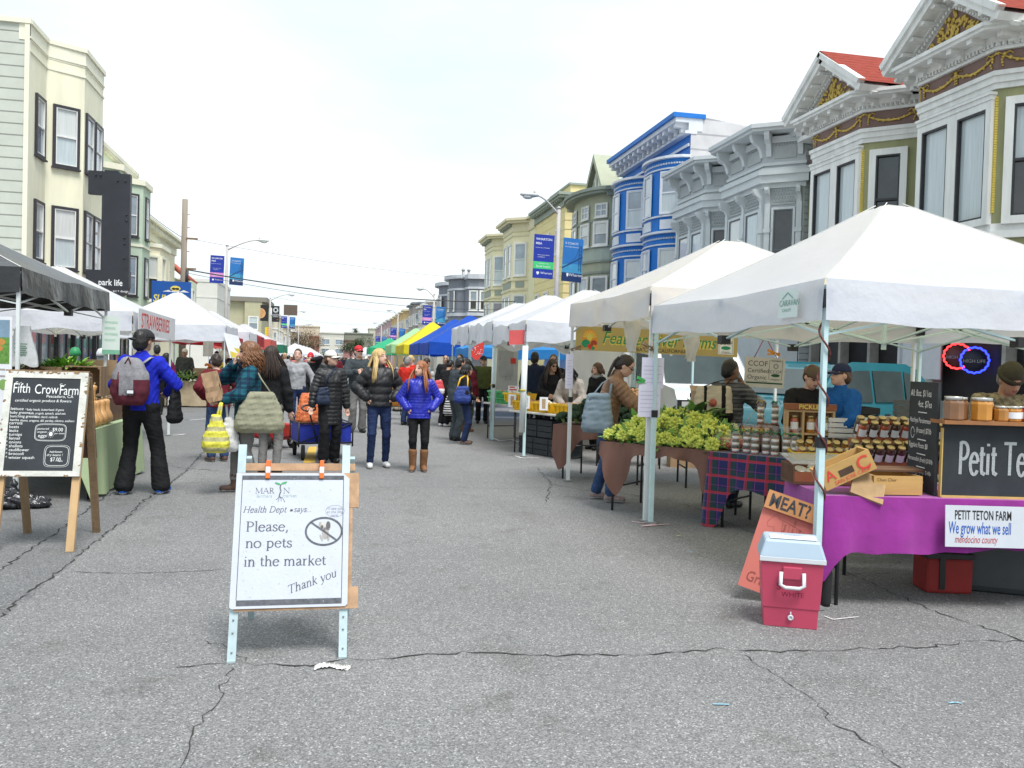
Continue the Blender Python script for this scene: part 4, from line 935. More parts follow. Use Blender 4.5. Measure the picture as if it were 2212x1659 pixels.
tent('tent with dark green valance on the left',-5.9,-2.9,53,57,2.3,2.9,cv_white2,(galv,galv),drop=.5,seed=18,truss=False,valm=cv_dgreen)
for q in range(5):
 y=101+q*9.5;tent('far white tent of the row in the left middle distance',-6.4+q*.1,-2.4+q*.2,y,y+5,2.0,3.25,cv_white2,galv,seed=20+q,truss=False,nseg=8,drop=.3,group='distant white tents in a row')
tent('red canopy deep behind the kraft paper stall',-6.2,-3.2,29.4,32.2,2.16,2.6,cv_red,(galv,galv),drop=.2,seed=31,truss=False)
# ==== signs
# -- the no pets board
sg_=thing('sign_board','white A-frame sign asking for no pets, held by two orange tipped clamps','sign',(-.19,4.5,0))
xl,xr=-.279,.273;ztop=1.065;lean=.36/1.065
def PY_(z,x=0.):return Vector((x,lean*z,z))
for x in(xl,xr):
 b=MB();b.bar(PY_(0,x),PY_(ztop,x),.042,.03,0,(0,1,0));b.box(x-.021,x+.021,-.02,.02,0,.01)
 for z in(.05,.14,.20,.27):p=PY_(z,x);b.lathe([(.005,0),(.005,.004)],8,1,MT_(p+Vector((0,-.02,0)))@MR_(R(90),4,'X'))
 b.build('post',[galv,steelgrey],sg_)
for x in(xl,xr):
 b=MB();b.bar((x+.03,.35,1.0),(x+.03,.74,.0),.036,.03,0,(0,1,0));b.build('rear_leg',galv,sg_)
upv=Vector((0,lean,1)).normalized();nb=Vector((0,-1,lean)).normalized();RT=Vector((1,0,0))
BW,BH=.593,.705;BO=PY_(.243)+nb*.034-RT*(BW/2+.004)
b=MB();M_=frame(BO,RT,nb,upv);b.box(0.02,BW+.055,-.022,-.004,-.012,.10,0,M_);b.box(.02,BW+.052,-.022,-.004,.52,BH+.004,0,M_);b.box(.02,BW+.02,-.02,-.006,.1,.52,0,M_)
b.box(-.0,BW+.03,-.03,-.022,BH+.02,BH+.06,0,M_)
b.build('plywood_back',mat('plywood',(.40,.25,.15),.85,.3,14),sg_)
b=MB();c=.025;b.prism([(0,.008),(.012,0),(BW-.012,.0),(BW,.012),(BW,BH-.03),(BW-.022,BH-.012),(BW-.03,BH),(0,BH)],0,.005,0,M_@Matrix(((1,0,0,0),(0,0,1,0),(0,1,0,0),(0,0,0,1))))
bd=b.build('board',mat('scuffed_white_board',(.50,.53,.60),.7,.04,7,bump=.05),sg_)
O_=BO+nb*.0062
X_=lambda px:(px-135)/865*BW
Y_=lambda py:BH-(py-90)/1110*BH
LT=MB()
rect(LT,.03,BW-.03,BH-.036,BH-.013,O_,RT,upv);rect(LT,.032,BW-.03,.014,.043,O_,RT,upv)
rect(LT,.03,.0335,.043,BH-.036,O_,RT,upv);rect(LT,BW-.0335,BW-.03,.043,BH-.036,O_,RT,upv)
def P_(txt,px,py,cap,**k):return pen(LT,txt,cap/.65*BH/1110,O_+RT*X_(px)+upv*Y_(py),RT,upv,0,**k)
P_('Please,',222,578,80,thick=.088,ws=1.11);P_('no pets',226,712,80,thick=.088,ws=1.13);P_('in the market',222,862,80,thick=.088,ws=1.06)
P_('Health Dept',196,422,50,shear=.26,thick=.07,thin=.04,ws=.96);P_('.',545,415,50);P_('says...',575,420,46,shear=.26,thick=.07,thin=.04,ws=.98)
P_('MAR',280,262,46,thick=.07,thin=.03,ws=1.05);P_('N',490,262,46,thick=.07,thin=.03,ws=1.15)
ra=R(19);pen(LT,'Thank you',66/.65*BH/1110,O_+RT*X_(556)+upv*Y_(1092),RT*math.cos(ra)+upv*math.sin(ra),upv*math.cos(ra)-RT*math.sin(ra),0,shear=.28,thick=.075,thin=.04,ws=1.0)
line(LT,arc(X_(810),Y_(585),.094,.072,0,360,40)[:-1],.0105,O_,RT,upv,0,.0003,True);line(LT,[(X_(715),Y_(512)),(X_(908),Y_(660))],.0095,O_,RT,upv,0,.0006)
line(LT,[(X_(472),Y_(188)),(X_(466),Y_(215)),(X_(474),Y_(240)),(X_(466),Y_(268)),(X_(462),Y_(292))],.006,O_,RT,upv,0,.0004)
for q in((440,318),(455,335),(480,330),(508,338)):line(LT,[(X_(463),Y_(288)),(X_((463+q[0])/2+4),Y_(302)),(X_(q[0]),Y_(q[1]))],.0022,O_,RT,upv,0,.0005)
LT.build('lettering',inkgrey,bd)
LT=MB()
line(LT,arc(X_(892),Y_(415),.050,.031,0,360,30)[:-1],.0012,O_,RT,upv,0,.0002,True)
for q,s_ in enumerate(("I'll see you",'at the dog','park.')):LT.text(s_,.021,O_+RT*X_(890)+upv*Y_(403+q*29),RT,upv,0,'CENTER',.25)
LT.text('farmers',.026,O_+RT*X_(292)+upv*Y_(297),RT,upv,1,'LEFT',.1);LT.text('market',.026,O_+RT*X_(486)+upv*Y_(295),RT,upv,1)
for s in(-1,1):blob(LT,(X_(472+s*24),Y_(180-max(0,s)*6)),.017,.0052,O_,RT,upv,2,.0007,12,s*.35)
blob(LT,(X_(808),Y_(540)),.028,.026,O_,RT,upv,3,.0001);blob(LT,(X_(842),Y_(538)),.012,.024,O_,RT,upv,4,.0002);blob(LT,(X_(780),Y_(535)),.008,.02,O_,RT,upv,5,.0002)
blob(LT,(X_(795),Y_(550)),.008,.011,O_,RT,upv,4,.0003);blob(LT,(X_(822),Y_(600)),.018,.032,O_,RT,upv,5,.0001);blob(LT,(X_(845),Y_(638)),.006,.018,O_,RT,upv,5,.0001);blob(LT,(X_(792),Y_(640)),.006,.019,O_,RT,upv,5,.0001,12,.4)
for q in range(46):blob(LT,(ru_(.05,BW-.05),ru_(.05,BH-.05)),ru_(.001,.004),ru_(.0008,.002),O_,RT,upv,6,.0008,7,random.random())
for q in range(70):blob(LT,(ru_(.05,BW-.05),ru_(.02,BH-.02)),ru_(.002,.006),ru_(.0005,.0012),O_,RT,upv,8,.0016+.00001*q,6,ru_(0,3))
blob(LT,(X_(560),Y_(405)),.008,.006,O_,RT,upv,7,.0009,8)
LT.build('print',[mat('mid_grey_ink',(.25,.27,.31),.8,.1),mat('green_grey_ink',(.36,.44,.41),.8,.1),mat('leaf_green_ink',(.06,.3,.12),.8,.1),mat('pale_grey_ink',(.5,.5,.5),.8,.2),mat('dark_taupe_ink',(.12,.11,.11),.8,.2),mat('tan_ink',(.36,.34,.32),.8,.2),mat('scuff_grey',(.38,.40,.44),.8,.2),mat('scuff_brown',(.10,.07,.06),.8,.2),MATS['scuffed_white_board']],bd)
for px in(370,782):
 b=MB();c=BO+RT*X_(px)+upv*(BH+.012)
 M2=frame(c,RT,nb,upv)
 b.box(-.011,.011,-.03,.016,.022,.058,0,M2);b.box(-.012,.012,.006,.017,-.012,.022,1,M2);b.box(-.012,.012,.005,.019,-.042,-.012,0,M2);b.box(-.012,.012,-.045,-.03,-.03,.03,0,M2)
 b.build('clamp',[mat('orange_plastic',(.75,.14,.02),.4,.08),paper],sg_,bev=.003)
 # -- chalkboard A-frame, left
cbd=thing('sandwich_board','chalkboard A-frame listing farm produce in a flaking white painted frame','sign',(-2.225,7.52,0))
hw_=.30
def ab(s,z,x=0.,off=0.):return Vector((x,s*(-.38+.355*z/1.36)-off*1.,z))
for s,m_ in((1,pine),(-1,wood)):
 for x in(-hw_+.03,hw_-.03):
  b=MB();b.bar(ab(s,0,x),ab(s,1.34,x),.058,.032,0,(0,1,0));b.build('leg',m_,cbd)
upc=Vector((0,.355,1.36)).normalized();nc=Vector((0,-1.36,.355)).normalized()
B0=ab(1,.56)+nc*.022;M_=frame(B0-RT*hw_,RT,nc,upc);hh=.835
b=MB();fr_=.052
b.box(0,fr_,0,.022,0,hh,0,M_);b.box(2*hw_-fr_,2*hw_,0,.022,0,hh,0,M_);b.box(fr_,2*hw_-fr_,0,.022,0,fr_-.01,0,M_);b.box(fr_,2*hw_-fr_,0,.022,hh-fr_,hh,0,M_)
b.box(-.006,2*hw_+.006,-.01,.02,hh+.001,hh+.012,1,M_)
flk=mat('flaking_white_paint',(.56,.56,.51),.85,.16,9,col2=(.60,.60,.55),bump=.2)
for q in range(60):
 s=random.random();x=random.choice((ru_(0,.012),ru_(2*hw_-.012,2*hw_)))if random.random()<.45 else ru_(0,2*hw_)
 y=ru_(0,hh)if x<.013 or x>2*hw_-.013 else(ru_(hh-.014,hh)if random.random()<.8 else ru_(0,.008))
 blob(b,(x,y),ru_(.004,.016),ru_(.003,.012),B0-RT*hw_+nc*.0223,RT,upc,1,.0001+.00001*q,7,random.random())
b.build('frame',[flk,wood],cbd)
b=MB();b.box(fr_,2*hw_-fr_,.002,.016,fr_-.01,hh-fr_,0,M_);bo=b.build('slate',board,cbd)
b=MB();b.box(0,2*hw_,.0,.012,.1,hh,0,frame(ab(-1,.56)+Vector((0,.02,0))-RT*hw_,RT,Vector((0,1,.26)),Vector((0,-.355,1.36)).normalized()));b.build('rear_panel',dkwood,cbd)
LT=MB();O2=B0-RT*hw_+nc*.0172;s_=2*hw_/530.
def C_(t,px,py,size,**k):LT.text(t,size*s_*1.0,O2+RT*(px-62)*s_*1.02+upc*(hh-(py-330)*.00128),RT,upc,0,**k)
k_=lambda x:x+.0*x
# positions measured on the slanted board: shift undoes the slant
def CL(t,px,py,size,**k):C_(t,px+(py-335)*.088,py,size,**k)
CL('Fifth',100,466,98,ws=.66);CL('Crow',236,470,98,ws=.66);CL('Farm',392,474,98,ws=.64)
for px,py in((140,400),(425,408)):line(LT,[((px-62)*s_+.004*q*math.cos(q*.9),hh-(py-330)*.00128+.004*q*math.sin(q*.9)*.5)for q in range(8)],.0035,O2,RT,upc,0,.0002)
CL('Pescadero, CA',312,494,29);CL('certified organic produce & flowers',116,522,28,shear=.15,ws=.9)
for q,(t,t2)in enumerate((('* lettuce –','baby heads, butterhead, lil gems'),('* baby greens –','kale, arugula, spinach, salad mix'),('* bunching greens –','kale, chard, collards'),('* herbs –','thyme, oregano, dill, parsley, cilantro, scallions'))):
 CL(t,70,575+q*23,26 if q else 30);CL(t2,(192,206,240,152)[q],575+q*23+2,23,shear=.2,ws=.80)
for q,t in enumerate(('carrots','beets','leeks','turnips','fennel','onions','shallots','cauliflower','broccoli','winter squash')):CL('* '+t,64,664+q*23.6,29)
CL('pastured',258,695,21,shear=.15);CL('organic',258,715,21,shear=.15);CL('eggs',262,742,33,shear=.15);CL('$9.00',352,705,36,ws=.85);CL('per dozen',366,722,16,shear=.2)
CL('heirloom',336,838,22,shear=.15);CL('dry beans !',318,858,23,shear=.15);CL('$7.00',340,890,38,ws=.8);CL('each',390,893,16)
def rr(px,py,w,h,lw,n=7):
 cx,cy=(px-62)*s_*1.02,hh-(py-330)*.00128
 line(LT,[(cx+w/2*math.copysign(abs(math.cos(a))**.4,math.cos(a)),cy+h/2*math.copysign(abs(math.sin(a))**.4,math.sin(a)))for a in[6.2832*i/40 for i in range(40)]],lw,O2,RT,upc,0,.0003,True)
CLx=lambda px,py:px+(py-335)*.088
rr(CLx(342,712),712,.225,.135,.003);rr(CLx(342,712),712,.212,.122,.0015);rr(CLx(382,858),858,.165,.15,.003);rr(CLx(382,858),858,.185,.172,.002)
blob(LT,((CLx(344,722)-62)*s_*1.02,hh-(722-330)*.00128),.013,.017,O2,RT,upc,0,.0004)
for q in range(12):a=q*.5236;cx,cy=(CLx(344,722)-62)*s_*1.02,hh-(722-330)*.00128;line(LT,[(cx+.019*math.cos(a),cy+.023*math.sin(a)),(cx+.027*math.cos(a),cy+.03*math.sin(a))],.002,O2,RT,upc,0,.0003)
LT.build('chalk_writing',chalk,bo)
# ---- banners, hanging signs
def flat_sign(name,label,cat,c,rt,up,w,h,mats,draw,th=.012,wave=0.,group=None):
 """a real panel with thickness; draw(MB, origin, rt, up) adds print just above the face."""
 c,rt,up=Vector(c),Vector(rt).normalized(),Vector(up).normalized();n=rt.cross(up)
 o=thing(name,label,cat,c,0,group);b=MB(frame((0,0,0),rt,n,up))
 b.box(-w/2,w/2,-th,0,-h/2,h/2);p=b.build('panel',mats[0],o)
 if draw:L_=MB();draw(L_,Vector(-rt*w/2-up*h/2+n*.0015),rt,up);L_.build('print',mats[1:],p)
 return o
grn_ink=mat('green_ink',(.02,.27,.13),.7,.08);yel_ink=mat('yellow_ink',(.72,.62,.12),.7,.08);wht_ink=mat('white_ink',(.75,.76,.78),.7,.05);red_ink=mat('red_ink',(.62,.05,.04),.7,.08);org_ink=mat('orange_ink',(.75,.30,.04),.7,.08)
blu_ink=mat('blue_ink',(.02,.10,.42),.7,.08);pur_ink=mat('violet_ink',(.22,.12,.42),.7,.1)
def ff(L_,o,r,u):
 for q in range(2):
  w_=.62
 for t,x in(('Feather',.36),('River',1.02),('Farms',1.5)):
  L_.text(t,.235,o+r*(x+.008)+u*.092,r,u,1,'LEFT',.32,.78,.022);L_.text(t,.235,o+r*x+u*.104+r.cross(u)*.0012,r,u,0,'LEFT',.32,.86)
 L_.text('YUBA CITY, CALIFORNIA',.07,o+r*.75+u*.02,r,u,2,ws=1.05)
 pts=[(.08,.04),(.30,.02),(.29,.17)]+arc(.19,.17,.10,.11,0,180,10)+[(.09,.17)]
 L_.add([o+r*x+u*y for x,y in pts],[tuple(range(len(pts)))],3)
 n_=r.cross(u)
 for q in range(9):a=R(15+q*19);line(L_,[(.19+.035*math.cos(a),.165+.035*math.sin(a)),(.19+.095*math.cos(a),.165+.10*math.sin(a))],.012,o,r,u,1,.0006)
 blob(L_,(.19,.165),.034,.034,o,r,u,1,.0009)
 blob(L_,(.14,.09),.06,.055,o,r,u,0,.0012);blob(L_,(.25,.1),.045,.04,o,r,u,4,.0013)
 for q,(x,y)in enumerate(((.18,.06),(.22,.07),(.26,.055),(.2,.04),(.24,.035))):blob(L_,(x,y),.024,.024,o,r,u,(5,4,3,5,0)[q],.0015+.0001*q)
 rect(L_,2.03,2.26,.035,.29,o,r,u,6,.0004);line(L_,[(2.045,.05),(2.245,.05),(2.245,.275),(2.045,.275)],.006,o,r,u,2,.0007,True)
 L_.text('CCOF',.075,o+r*2.145+u*.165+n_*.0008,r,u,2,'CENTER');L_.text('Organic',.04,o+r*2.145+u*.055+n_*.0008,r,u,2,'CENTER');blob(L_,(2.145,.122),.07,.026,o,r,u,0,.0009)
fr_o=flat_sign('banner','tan banner with green script hung across the cauliflower tent','banner',(4.3,10.98,1.90),(1,-.0,-.015),(0,0,1),2.32,.32,[mat('tan_banner',(.46,.36,.13),.6,.05,3),grn_ink,yel_ink,inkblk,org_ink,mat('dark_red_ink',(.4,.06,.03),.7),red_ink,wht_ink],ff,.006)
# shop signs on the left
def pl(L_,o,r,u):
 L_.text('park life',.30,o+r*.50+u*.42,r,u,0,'LEFT',0,.80,.012);L_.text('art + design',.11,o+r*.97+u*.20,r,u,0,'LEFT',0,.95)
pls=thing('blade_sign','black steel blade sign with white lowercase shop name on rounded foot','sign',(-7.9,31.9,0))
b=MB();b.box(-.45,.55,0,.22,6.95,7.75);b.box(.0,.9,-.02,.24,4.35,7.7);b.box(.06,.5,.02,.2,7.7,7.8)
for x,z in((-.2,7.6),(-.05,7.6),(.5,7.45),(.75,7.45),(.8,6.3),(.8,6.1),(.75,5.5),(.75,5.3),(.75,4.8)):b.lathe([(.03,0),(.03,.03)],8,0,MT_((x,-.02,z))@MR_(R(90),4,'X'))
b.build('blade',mat('charcoal_steel',(.022,.024,.032),.5,.15,2),pls)
b=MB();pp=[(-.45,3.72),(-.45,4.36),(.92,4.36),(.92,3.88)]+[(.92-.4+.4*math.cos(R(-q*9)),3.86+.4*math.sin(R(-q*9)))for q in range(1,11)]+[(.3,3.47)]
pp=[(-.45,3.62),(.52,3.46)]+[(.52+.4*math.sin(R(q*9)),3.86-.4*math.cos(R(q*9)))for q in range(1,11)]+[(.92,4.36),(-.45,4.36)]
b.prism(pp,-.10,.25,0,Matrix(((1,0,0,0),(0,0,1,0),(0,1,0,0),(0,0,0,1))));sp=b.build('name_panel',MATS['charcoal_steel'],pls)
LT=MB();pl(LT,Vector((-.55,-.104,3.42)),Vector((1,0,0)),Vector((0,0,1)));LT.build('lettering',wht_ink,sp)
def sun_(L_,o,r,u):
 L_.text('SUNRISE',.46,o+r*.05+u*.52,r,u,0,'LEFT',.15,.8,.02)
 L_.add([o+r*x+u*y for x,y in((.45,.98),(.7,1.06),(.85,1.0),(.95,1.2),(1.2,1.0),(1.35,1.08),(1.6,.98))],[tuple(range(7))],1);blob(L_,(1.0,1.14),.22,.12,o,r,u,0,.002);blob(L_,(.93,1.12),.09,.05,o,r,u,2,.004);blob(L_,(1.08,1.12),.09,.05,o,r,u,2,.004)
flat_sign('shop_sign','blue hanging shop sign with yellow capitals and sun logo','sign',(-7.2,41,4.08),(1,0,0),(0,0,1),1.65,1.45,[mat('sign_blue',(.012,.09,.36),.5,.05),yel_ink,wht_ink,inkblk],sun_,.15)
# strawberry banner on tent
def stw(L_,o,r,u):L_.text('STRAWBERRIES',.33,o+r*.2+u*.115,r,u,0,'LEFT',0,1.03,.012);L_.text('organically grown   local',.075,o+r*.75+u*.03,r,u,1)
flat_sign('banner','white banner with red capitals naming strawberries, on the left tent','banner',(-2.93,15.6,2.02),(0,1,-.01),(0,.01,1),3.1,.40,[mat('white_vinyl',(.66,.66,.68),.5,.03),red_ink,mat('pale_grey_print',(.5,.5,.52),.8)],stw,.006)
def pg(L_,o,r,u):
 for q in range(4):rect(L_,.06,.44-.05*(q%2),.36-.07*q,.40-.07*q,o,r,u,0)
 rect(L_,.0,.5,.0,.07,o,r,u,1,.0004)
flat_sign('poster','pale green price sheet clipped to the black tent corner','poster',(-2.97,12.58,1.78),(.55,.835,0),(0,0,1),.30,.52,[mat('mint_paper',(.66,.74,.68),.8,.04),mat('pale_green_print',(.45,.6,.5),.8),mat('mid_green_print',(.2,.45,.3),.8)],lambda L_,o,r,u:([rect(L_,.04,.26-.04*(q%2),.42-.08*q,.45-.08*q,o,r,u,0)for q in range(4)],rect(L_,0,.3,0,.06,o,r,u,1)),.004)
def pst(L_,o,r,u):
 rect(L_,.02,.60,.62,1.02,o,r,u,0);rect(L_,.02,.60,.86,1.02,o,r,u,1,.0004)
 for q in range(7):blob(L_,(ru_(.06,.55),ru_(.64,.84)),.05,.03,o,r,u,2+q%2,.0006+.0001*q)
 for q in range(5):blob(L_,(.08+q*.115,.43),.045,.05,o,r,u,(2,3,4,2,3)[q],.0004)
 for q in range(5):rect(L_,.04,.56-.06*(q%2),.56-.03*q,.575-.03*q,o,r,u,4,.0002)
 rect(L_,.2,.5,.14,.30,o,r,u,5)
flat_sign('poster','large framed farm poster with photographs hung on the front tent pole at left edge','poster',(-3.16,8.7,1.32),(.93,-.36,0),(0,0,1),.62,1.05,[paper,mat('field_green_print',(.12,.27,.05),.7,.4,30),mat('hill_blue_print',(.2,.3,.4),.7,.2),mat('squash_orange_print',(.55,.25,.06),.7),mat('leaf_print',(.2,.35,.1),.7),mat('brown_grey_print',(.3,.27,.24),.7),blu_ink],pst,.01)
# pole, lamps and banners
def lamp(side,x,y,h,label,b1=None,b2=None,barm=None,planet=False):
 barm=.95 if side>0 else 1.9
 s=1 if side>0 else-1
 o=thing('street_lamp',label,'street lamp',(x,y,.13),0,'street lamps along the road')
 b=MB();b.tube([(0,0,0),(0,0,h*.5),(0,0,h)],[.13,.105,.075],10);b.lathe([(.2,0),(.2,.35),(.13,.5)],10);b.lathe([(.09,h),(.09,h+.06),(.0,h+.12)],8);b.build('pole',mat('lamp_pole_grey',(.44,.42,.41),.6,.08,3),o)
 b=MB();pts=[(-s*barm*t,0,h-.25+.75*math.sin(t*1.45))for t in(0,.2,.4,.6,.8,1)];b.tube(pts,[.05,.045,.04,.038,.036,.036],8);b.build('arm',MATS['lamp_pole_grey'],o)
 b=MB();b.ico((-s*(barm+.3),0,h+.49),(.42,.16,.10),0,10,6);b.ico((-s*(barm+.38),0,h+.41),(.22,.13,.10),1,10,6);b.lathe([(.04,0),(.04,.12)],6,0,None,True,(-s*(barm+.1),0,h+.57));b.build('lamp_head',[mat('lamp_head_grey',(.5,.52,.53),.5,.06),mat('lamp_glass',(.6,.62,.6),.15,.05)],o)
 return o
wband=[mat('banner_blue',(.012,.035,.32),.6,.05),wht_ink,mat('banner_green',(.06,.55,.18),.6),mat('banner_pink',(.60,.24,.55),.6)]
wsky=[mat('banner_sky_blue',(.02,.16,.46),.6,.15,1),wht_ink,mat('banner_navy',(.008,.03,.12),.6),mat('bridge_blue',(.01,.05,.14),.6),mat('bay_blue',(.05,.28,.5),.6)]
def banner1(x,y,z,w,h,lab,gm=2,sl='Social Impact'):
 def dr(L_,o,r,u):
  L_.text('WHARTON',.155*w,o+r*.09*w+u*(h-.27*w),r,u,0,'LEFT',0,.98,.01);L_.text('MBA',.155*w,o+r*.09*w+u*(h-.47*w),r,u,0,'LEFT',0,.98,.01);L_.text('San Francisco | Philadelphia',.062*w,o+r*.09*w+u*(h-.64*w),r,u,0)
  for q in range(2):L_.text('wharton.upenn.edu/mba' if q==0 else '1.215.898.6183',.062*w,o+r*.18*w+u*(h-(.98+.1*q)*w),r,u,0)
  rect(L_,0,w,h-1.62*w,h-1.28*w,o,r,u,1 if gm==2 else 2,.0004);L_.text('KNOWLEDGE FOR',.06*w,o+r*.5*w+u*(h-1.39*w)+r.cross(u)*.002,r,u,0,'CENTER');L_.text(sl,.135*w,o+r*.5*w+u*(h-1.54*w)+r.cross(u)*.002,r,u,0,'CENTER')
  L_.text('Wharton',.15*w,o+r*.38*w+u*(h-1.86*w),r,u,0);L_.add([o+r*(.18*w+q*w)+u*(h-1.86*w+p*w)for q,p in((0,.1),(.13,.1),(.13,.02),(.065,-.05),(0,.02))],[(0,1,2,3,4)],0)
 return flat_sign('street_banner',lab,'banner',(x,y,z),(1,.03,-.02),(.02,0,1),w,h,wband,dr,.012)
def banner2(x,y,z,w,h,lab):
 def dr(L_,o,r,u):
  n_=r.cross(u)*.001
  rect(L_,0,w,.42*w,.85*w,o,r,u,3,.0002);rect(L_,0,w,0,.42*w,o,r,u,1,.0003)
  line(L_,[(0,.62*w),(.4*w,.86*w),(.8*w,1.1*w),(w,1.22*w)],.07*w,o,r,u,2,.0006);line(L_,[(0,.8*w),(.35*w,.9*w),(.65*w,1.15*w),(.84*w,1.75*w)],.02*w,o,r,u,2,.0008)
  for x_ in(.80,.92):rect(L_,x_*w,x_*w+.025*w,.5*w,1.78*w,o,r,u,2,.001)
  for q in range(7):line(L_,[(.80*w,(.55+.17*q)*w),(.94*w,(.72+.17*q)*w)],.018*w,o,r,u,2,.0012);line(L_,[(.94*w,(.55+.17*q)*w),(.80*w,(.72+.17*q)*w)],.018*w,o,r,u,2,.0014)
  L_.text('2 COASTS',.145*w,o+r*.1*w+u*(h-.3*w)+n_,r,u,0);L_.text('One Global Experience',.075*w,o+r*.1*w+u*(h-.44*w)+n_,r,u,0)
  L_.text('Wharton',.19*w,o+r*.36*w+u*.27*w+n_,r,u,0);L_.add([o+r*(.24*w+q*w)+u*(.27*w+p*w)+n_ for q,p in((0,.13),(.1,.13),(.1,.02),(.05,-.05),(0,.02))],[(0,1,2,3,4)],0)
 return flat_sign('street_banner',lab,'banner',(x,y,z),(1,.03,-.05),(.03,0,1),w,h,wsky,dr,.012)
def lampset(side,x,y,h,where,gm=2,sl='Social Impact',z=None,planet=False):
 lamp(side,x,y,h,'grey street lamp '+where)
 z=z or h-2.0
 if planet:
  def pa(L_,o,r,u):L_.add([o+r*(.0+.56*math.cos(R(a)))+u*(.85+.56*math.sin(R(a)))+r.cross(u)*.0005 for a in range(-90,91,12)],[tuple(range(16))],0);[rect(L_,0,.5-.14*abs(q-1.5),.5+.22*q,.58+.22*q,o,r,u,1,.001)for q in range(4)]
  def pb(L_,o,r,u):
   for q in range(12):a=q*.5236;line(L_,[(.4+.15*math.cos(a),1.3+.15*math.sin(a)),(.4+.3*math.cos(a),1.3+.3*math.sin(a))],.07,o,r,u,0)
   for q,t in enumerate(('CALIFORNIA','ACADEMY OF','SCIENCES')):L_.text(t,.13,o+r*.4+u*(.78-.13*q),r,u,0,'CENTER')
   blob(L_,(.62,.25),.08,.05,o,r,u,1)
  flat_sign('street_banner','black lamp banner with a striped orange planet','banner',(x-.6,y,z),(1,0,0),(0,0,1),.85,1.75,[inkblk,mat('planet_orange',(.6,.33,.14),.7,.2,4),mat('planet_band',(.42,.17,.06),.7)],pa)
  flat_sign('street_banner','black lamp banner with a white sunburst logo','banner',(x+.6,y,z-.05),(1,0,0),(0,0,1),.8,1.75,[inkblk,wht_ink,mat('glow_red',(.5,.1,.05),.7)],pb)
 else:
  banner1(x-.60,y-.05,z,.86,1.78,'navy university banner left of the lamp '+where,gm,sl);banner2(x+.62,y-.05,z-.08,.86,1.78,'bridge picture banner right of the lamp '+where)
 o=MB()
 return None
lampset(1,8.9,34.2,7.8,'before the yellow buildings',2,'Social Impact',5.95)
lampset(1,8.9,78.5,7.5,'by the slate house, second on the right',3,'Leadership',5.75)
lampset(1,8.9,123.4,8.0,'third on the right, by the apricot row',3,'Leadership',5.3)
lampset(1,8.9,166.8,8.0,'fourth on the right, small in the distance',2,'Social Impact',5.2)
lampset(-1,-6.9,58.5,8.5,'beside the white flat roofed building',3,'Leadership',7.1)
lampset(-1,-6.9,97.6,7.8,'with planet banners, second on the left',planet=True,z=6.3)
lampset(-1,-6.9,136,8.0,'third on the left, before the bare tree',2,'Social Impact',6.9)
lamp(-1,-6.9,176,7.6,'grey street lamp standing among the bare branches, fourth on the left')
flat_sign('shop_sign','yellow vertical shop sign on the left lamp','sign',(-7.3,100.5,4.0),(1,0,0),(0,0,1),.6,1.7,[mat('sign_yellow',(.74,.58,.03),.5,.05),org_ink],lambda L_,o,r,u:[rect(L_,.18,.42,.15+.26*q,.33+.26*q,o,r,u,0)for q in range(6)],.2)
flat_sign('shop_sign','blank brown billboard beside the planet banners','sign',(-6.2,128,8.35),(1,0,0),(0,0,1),1.9,1.5,[mat('brown_board',(.12,.09,.07),.6,.1)],None,.2)
up_=thing('utility_pole','weathered wooden utility pole rising behind the cream house on the left','utility pole',(-6.9,42.3,.13))
b=MB();b.tube([(0,0,0),(0,0,8.6)],[.16,.125],10);b.build('pole',mat('grey_timber',(.27,.23,.19),.9,.2,4,aniso=(1,1,.1)),up_)
b=MB();b.box(-.1,.6,-.1,-.02,6.75,6.83,0);b.box(-.1,.55,-.1,-.02,5.35,5.43);b.tube([(.15,-.1,4.6),(.17,-.1,5.3)],.07,6,1)
for z in(7.9,7.3,6.2):b.tube([(-.14,0,z),(.24,0,z)],.015,4,1)
b.build('crossarm',[wood,blkmetal],up_)
wire=mat('cable_black',(.05,.05,.055),.7,.1)
def cable(p0,p1,sag,lab,r=.011):
 b=MB();p0,p1=Vector(p0),Vector(p1);b.tube([p0.lerp(p1,i/14)-Vector((0,0,sag*4*(i/14)*(1-i/14)))for i in range(15)],r,5);return tag(b.build('overhead_cable',wire),lab,'cable')
cable((-6.9,42.3,5.5),(11.5,55,5.6),.45,'thick overhead cable crossing behind the left street lamp banners',.03);cable((-6.9,42.3,5.35),(11.5,55.4,5.1),.5,'thin lower overhead cable, beneath the thick one')
cable((-6.9,42.3,6.95),(11.5,56,7.0),.3,'topmost overhead cable across the sky',.008);cable((-6.9,99,8.2),(11,104,7.2),.35,'overhead cable crossing at the planet banners');cable((-6.9,136,7.6),(11,140,7.4),.5,'far overhead cable crossing above the distant bare tree')
cable((-6.9,176,6.6),(11,178,6.2),.5,'farthest overhead cable, low above the bare tree')
cable((-6.9,42.3,6.9),(-9.6,44,8.9),.1,'short service cable from the utility pole to the mint building',.015)
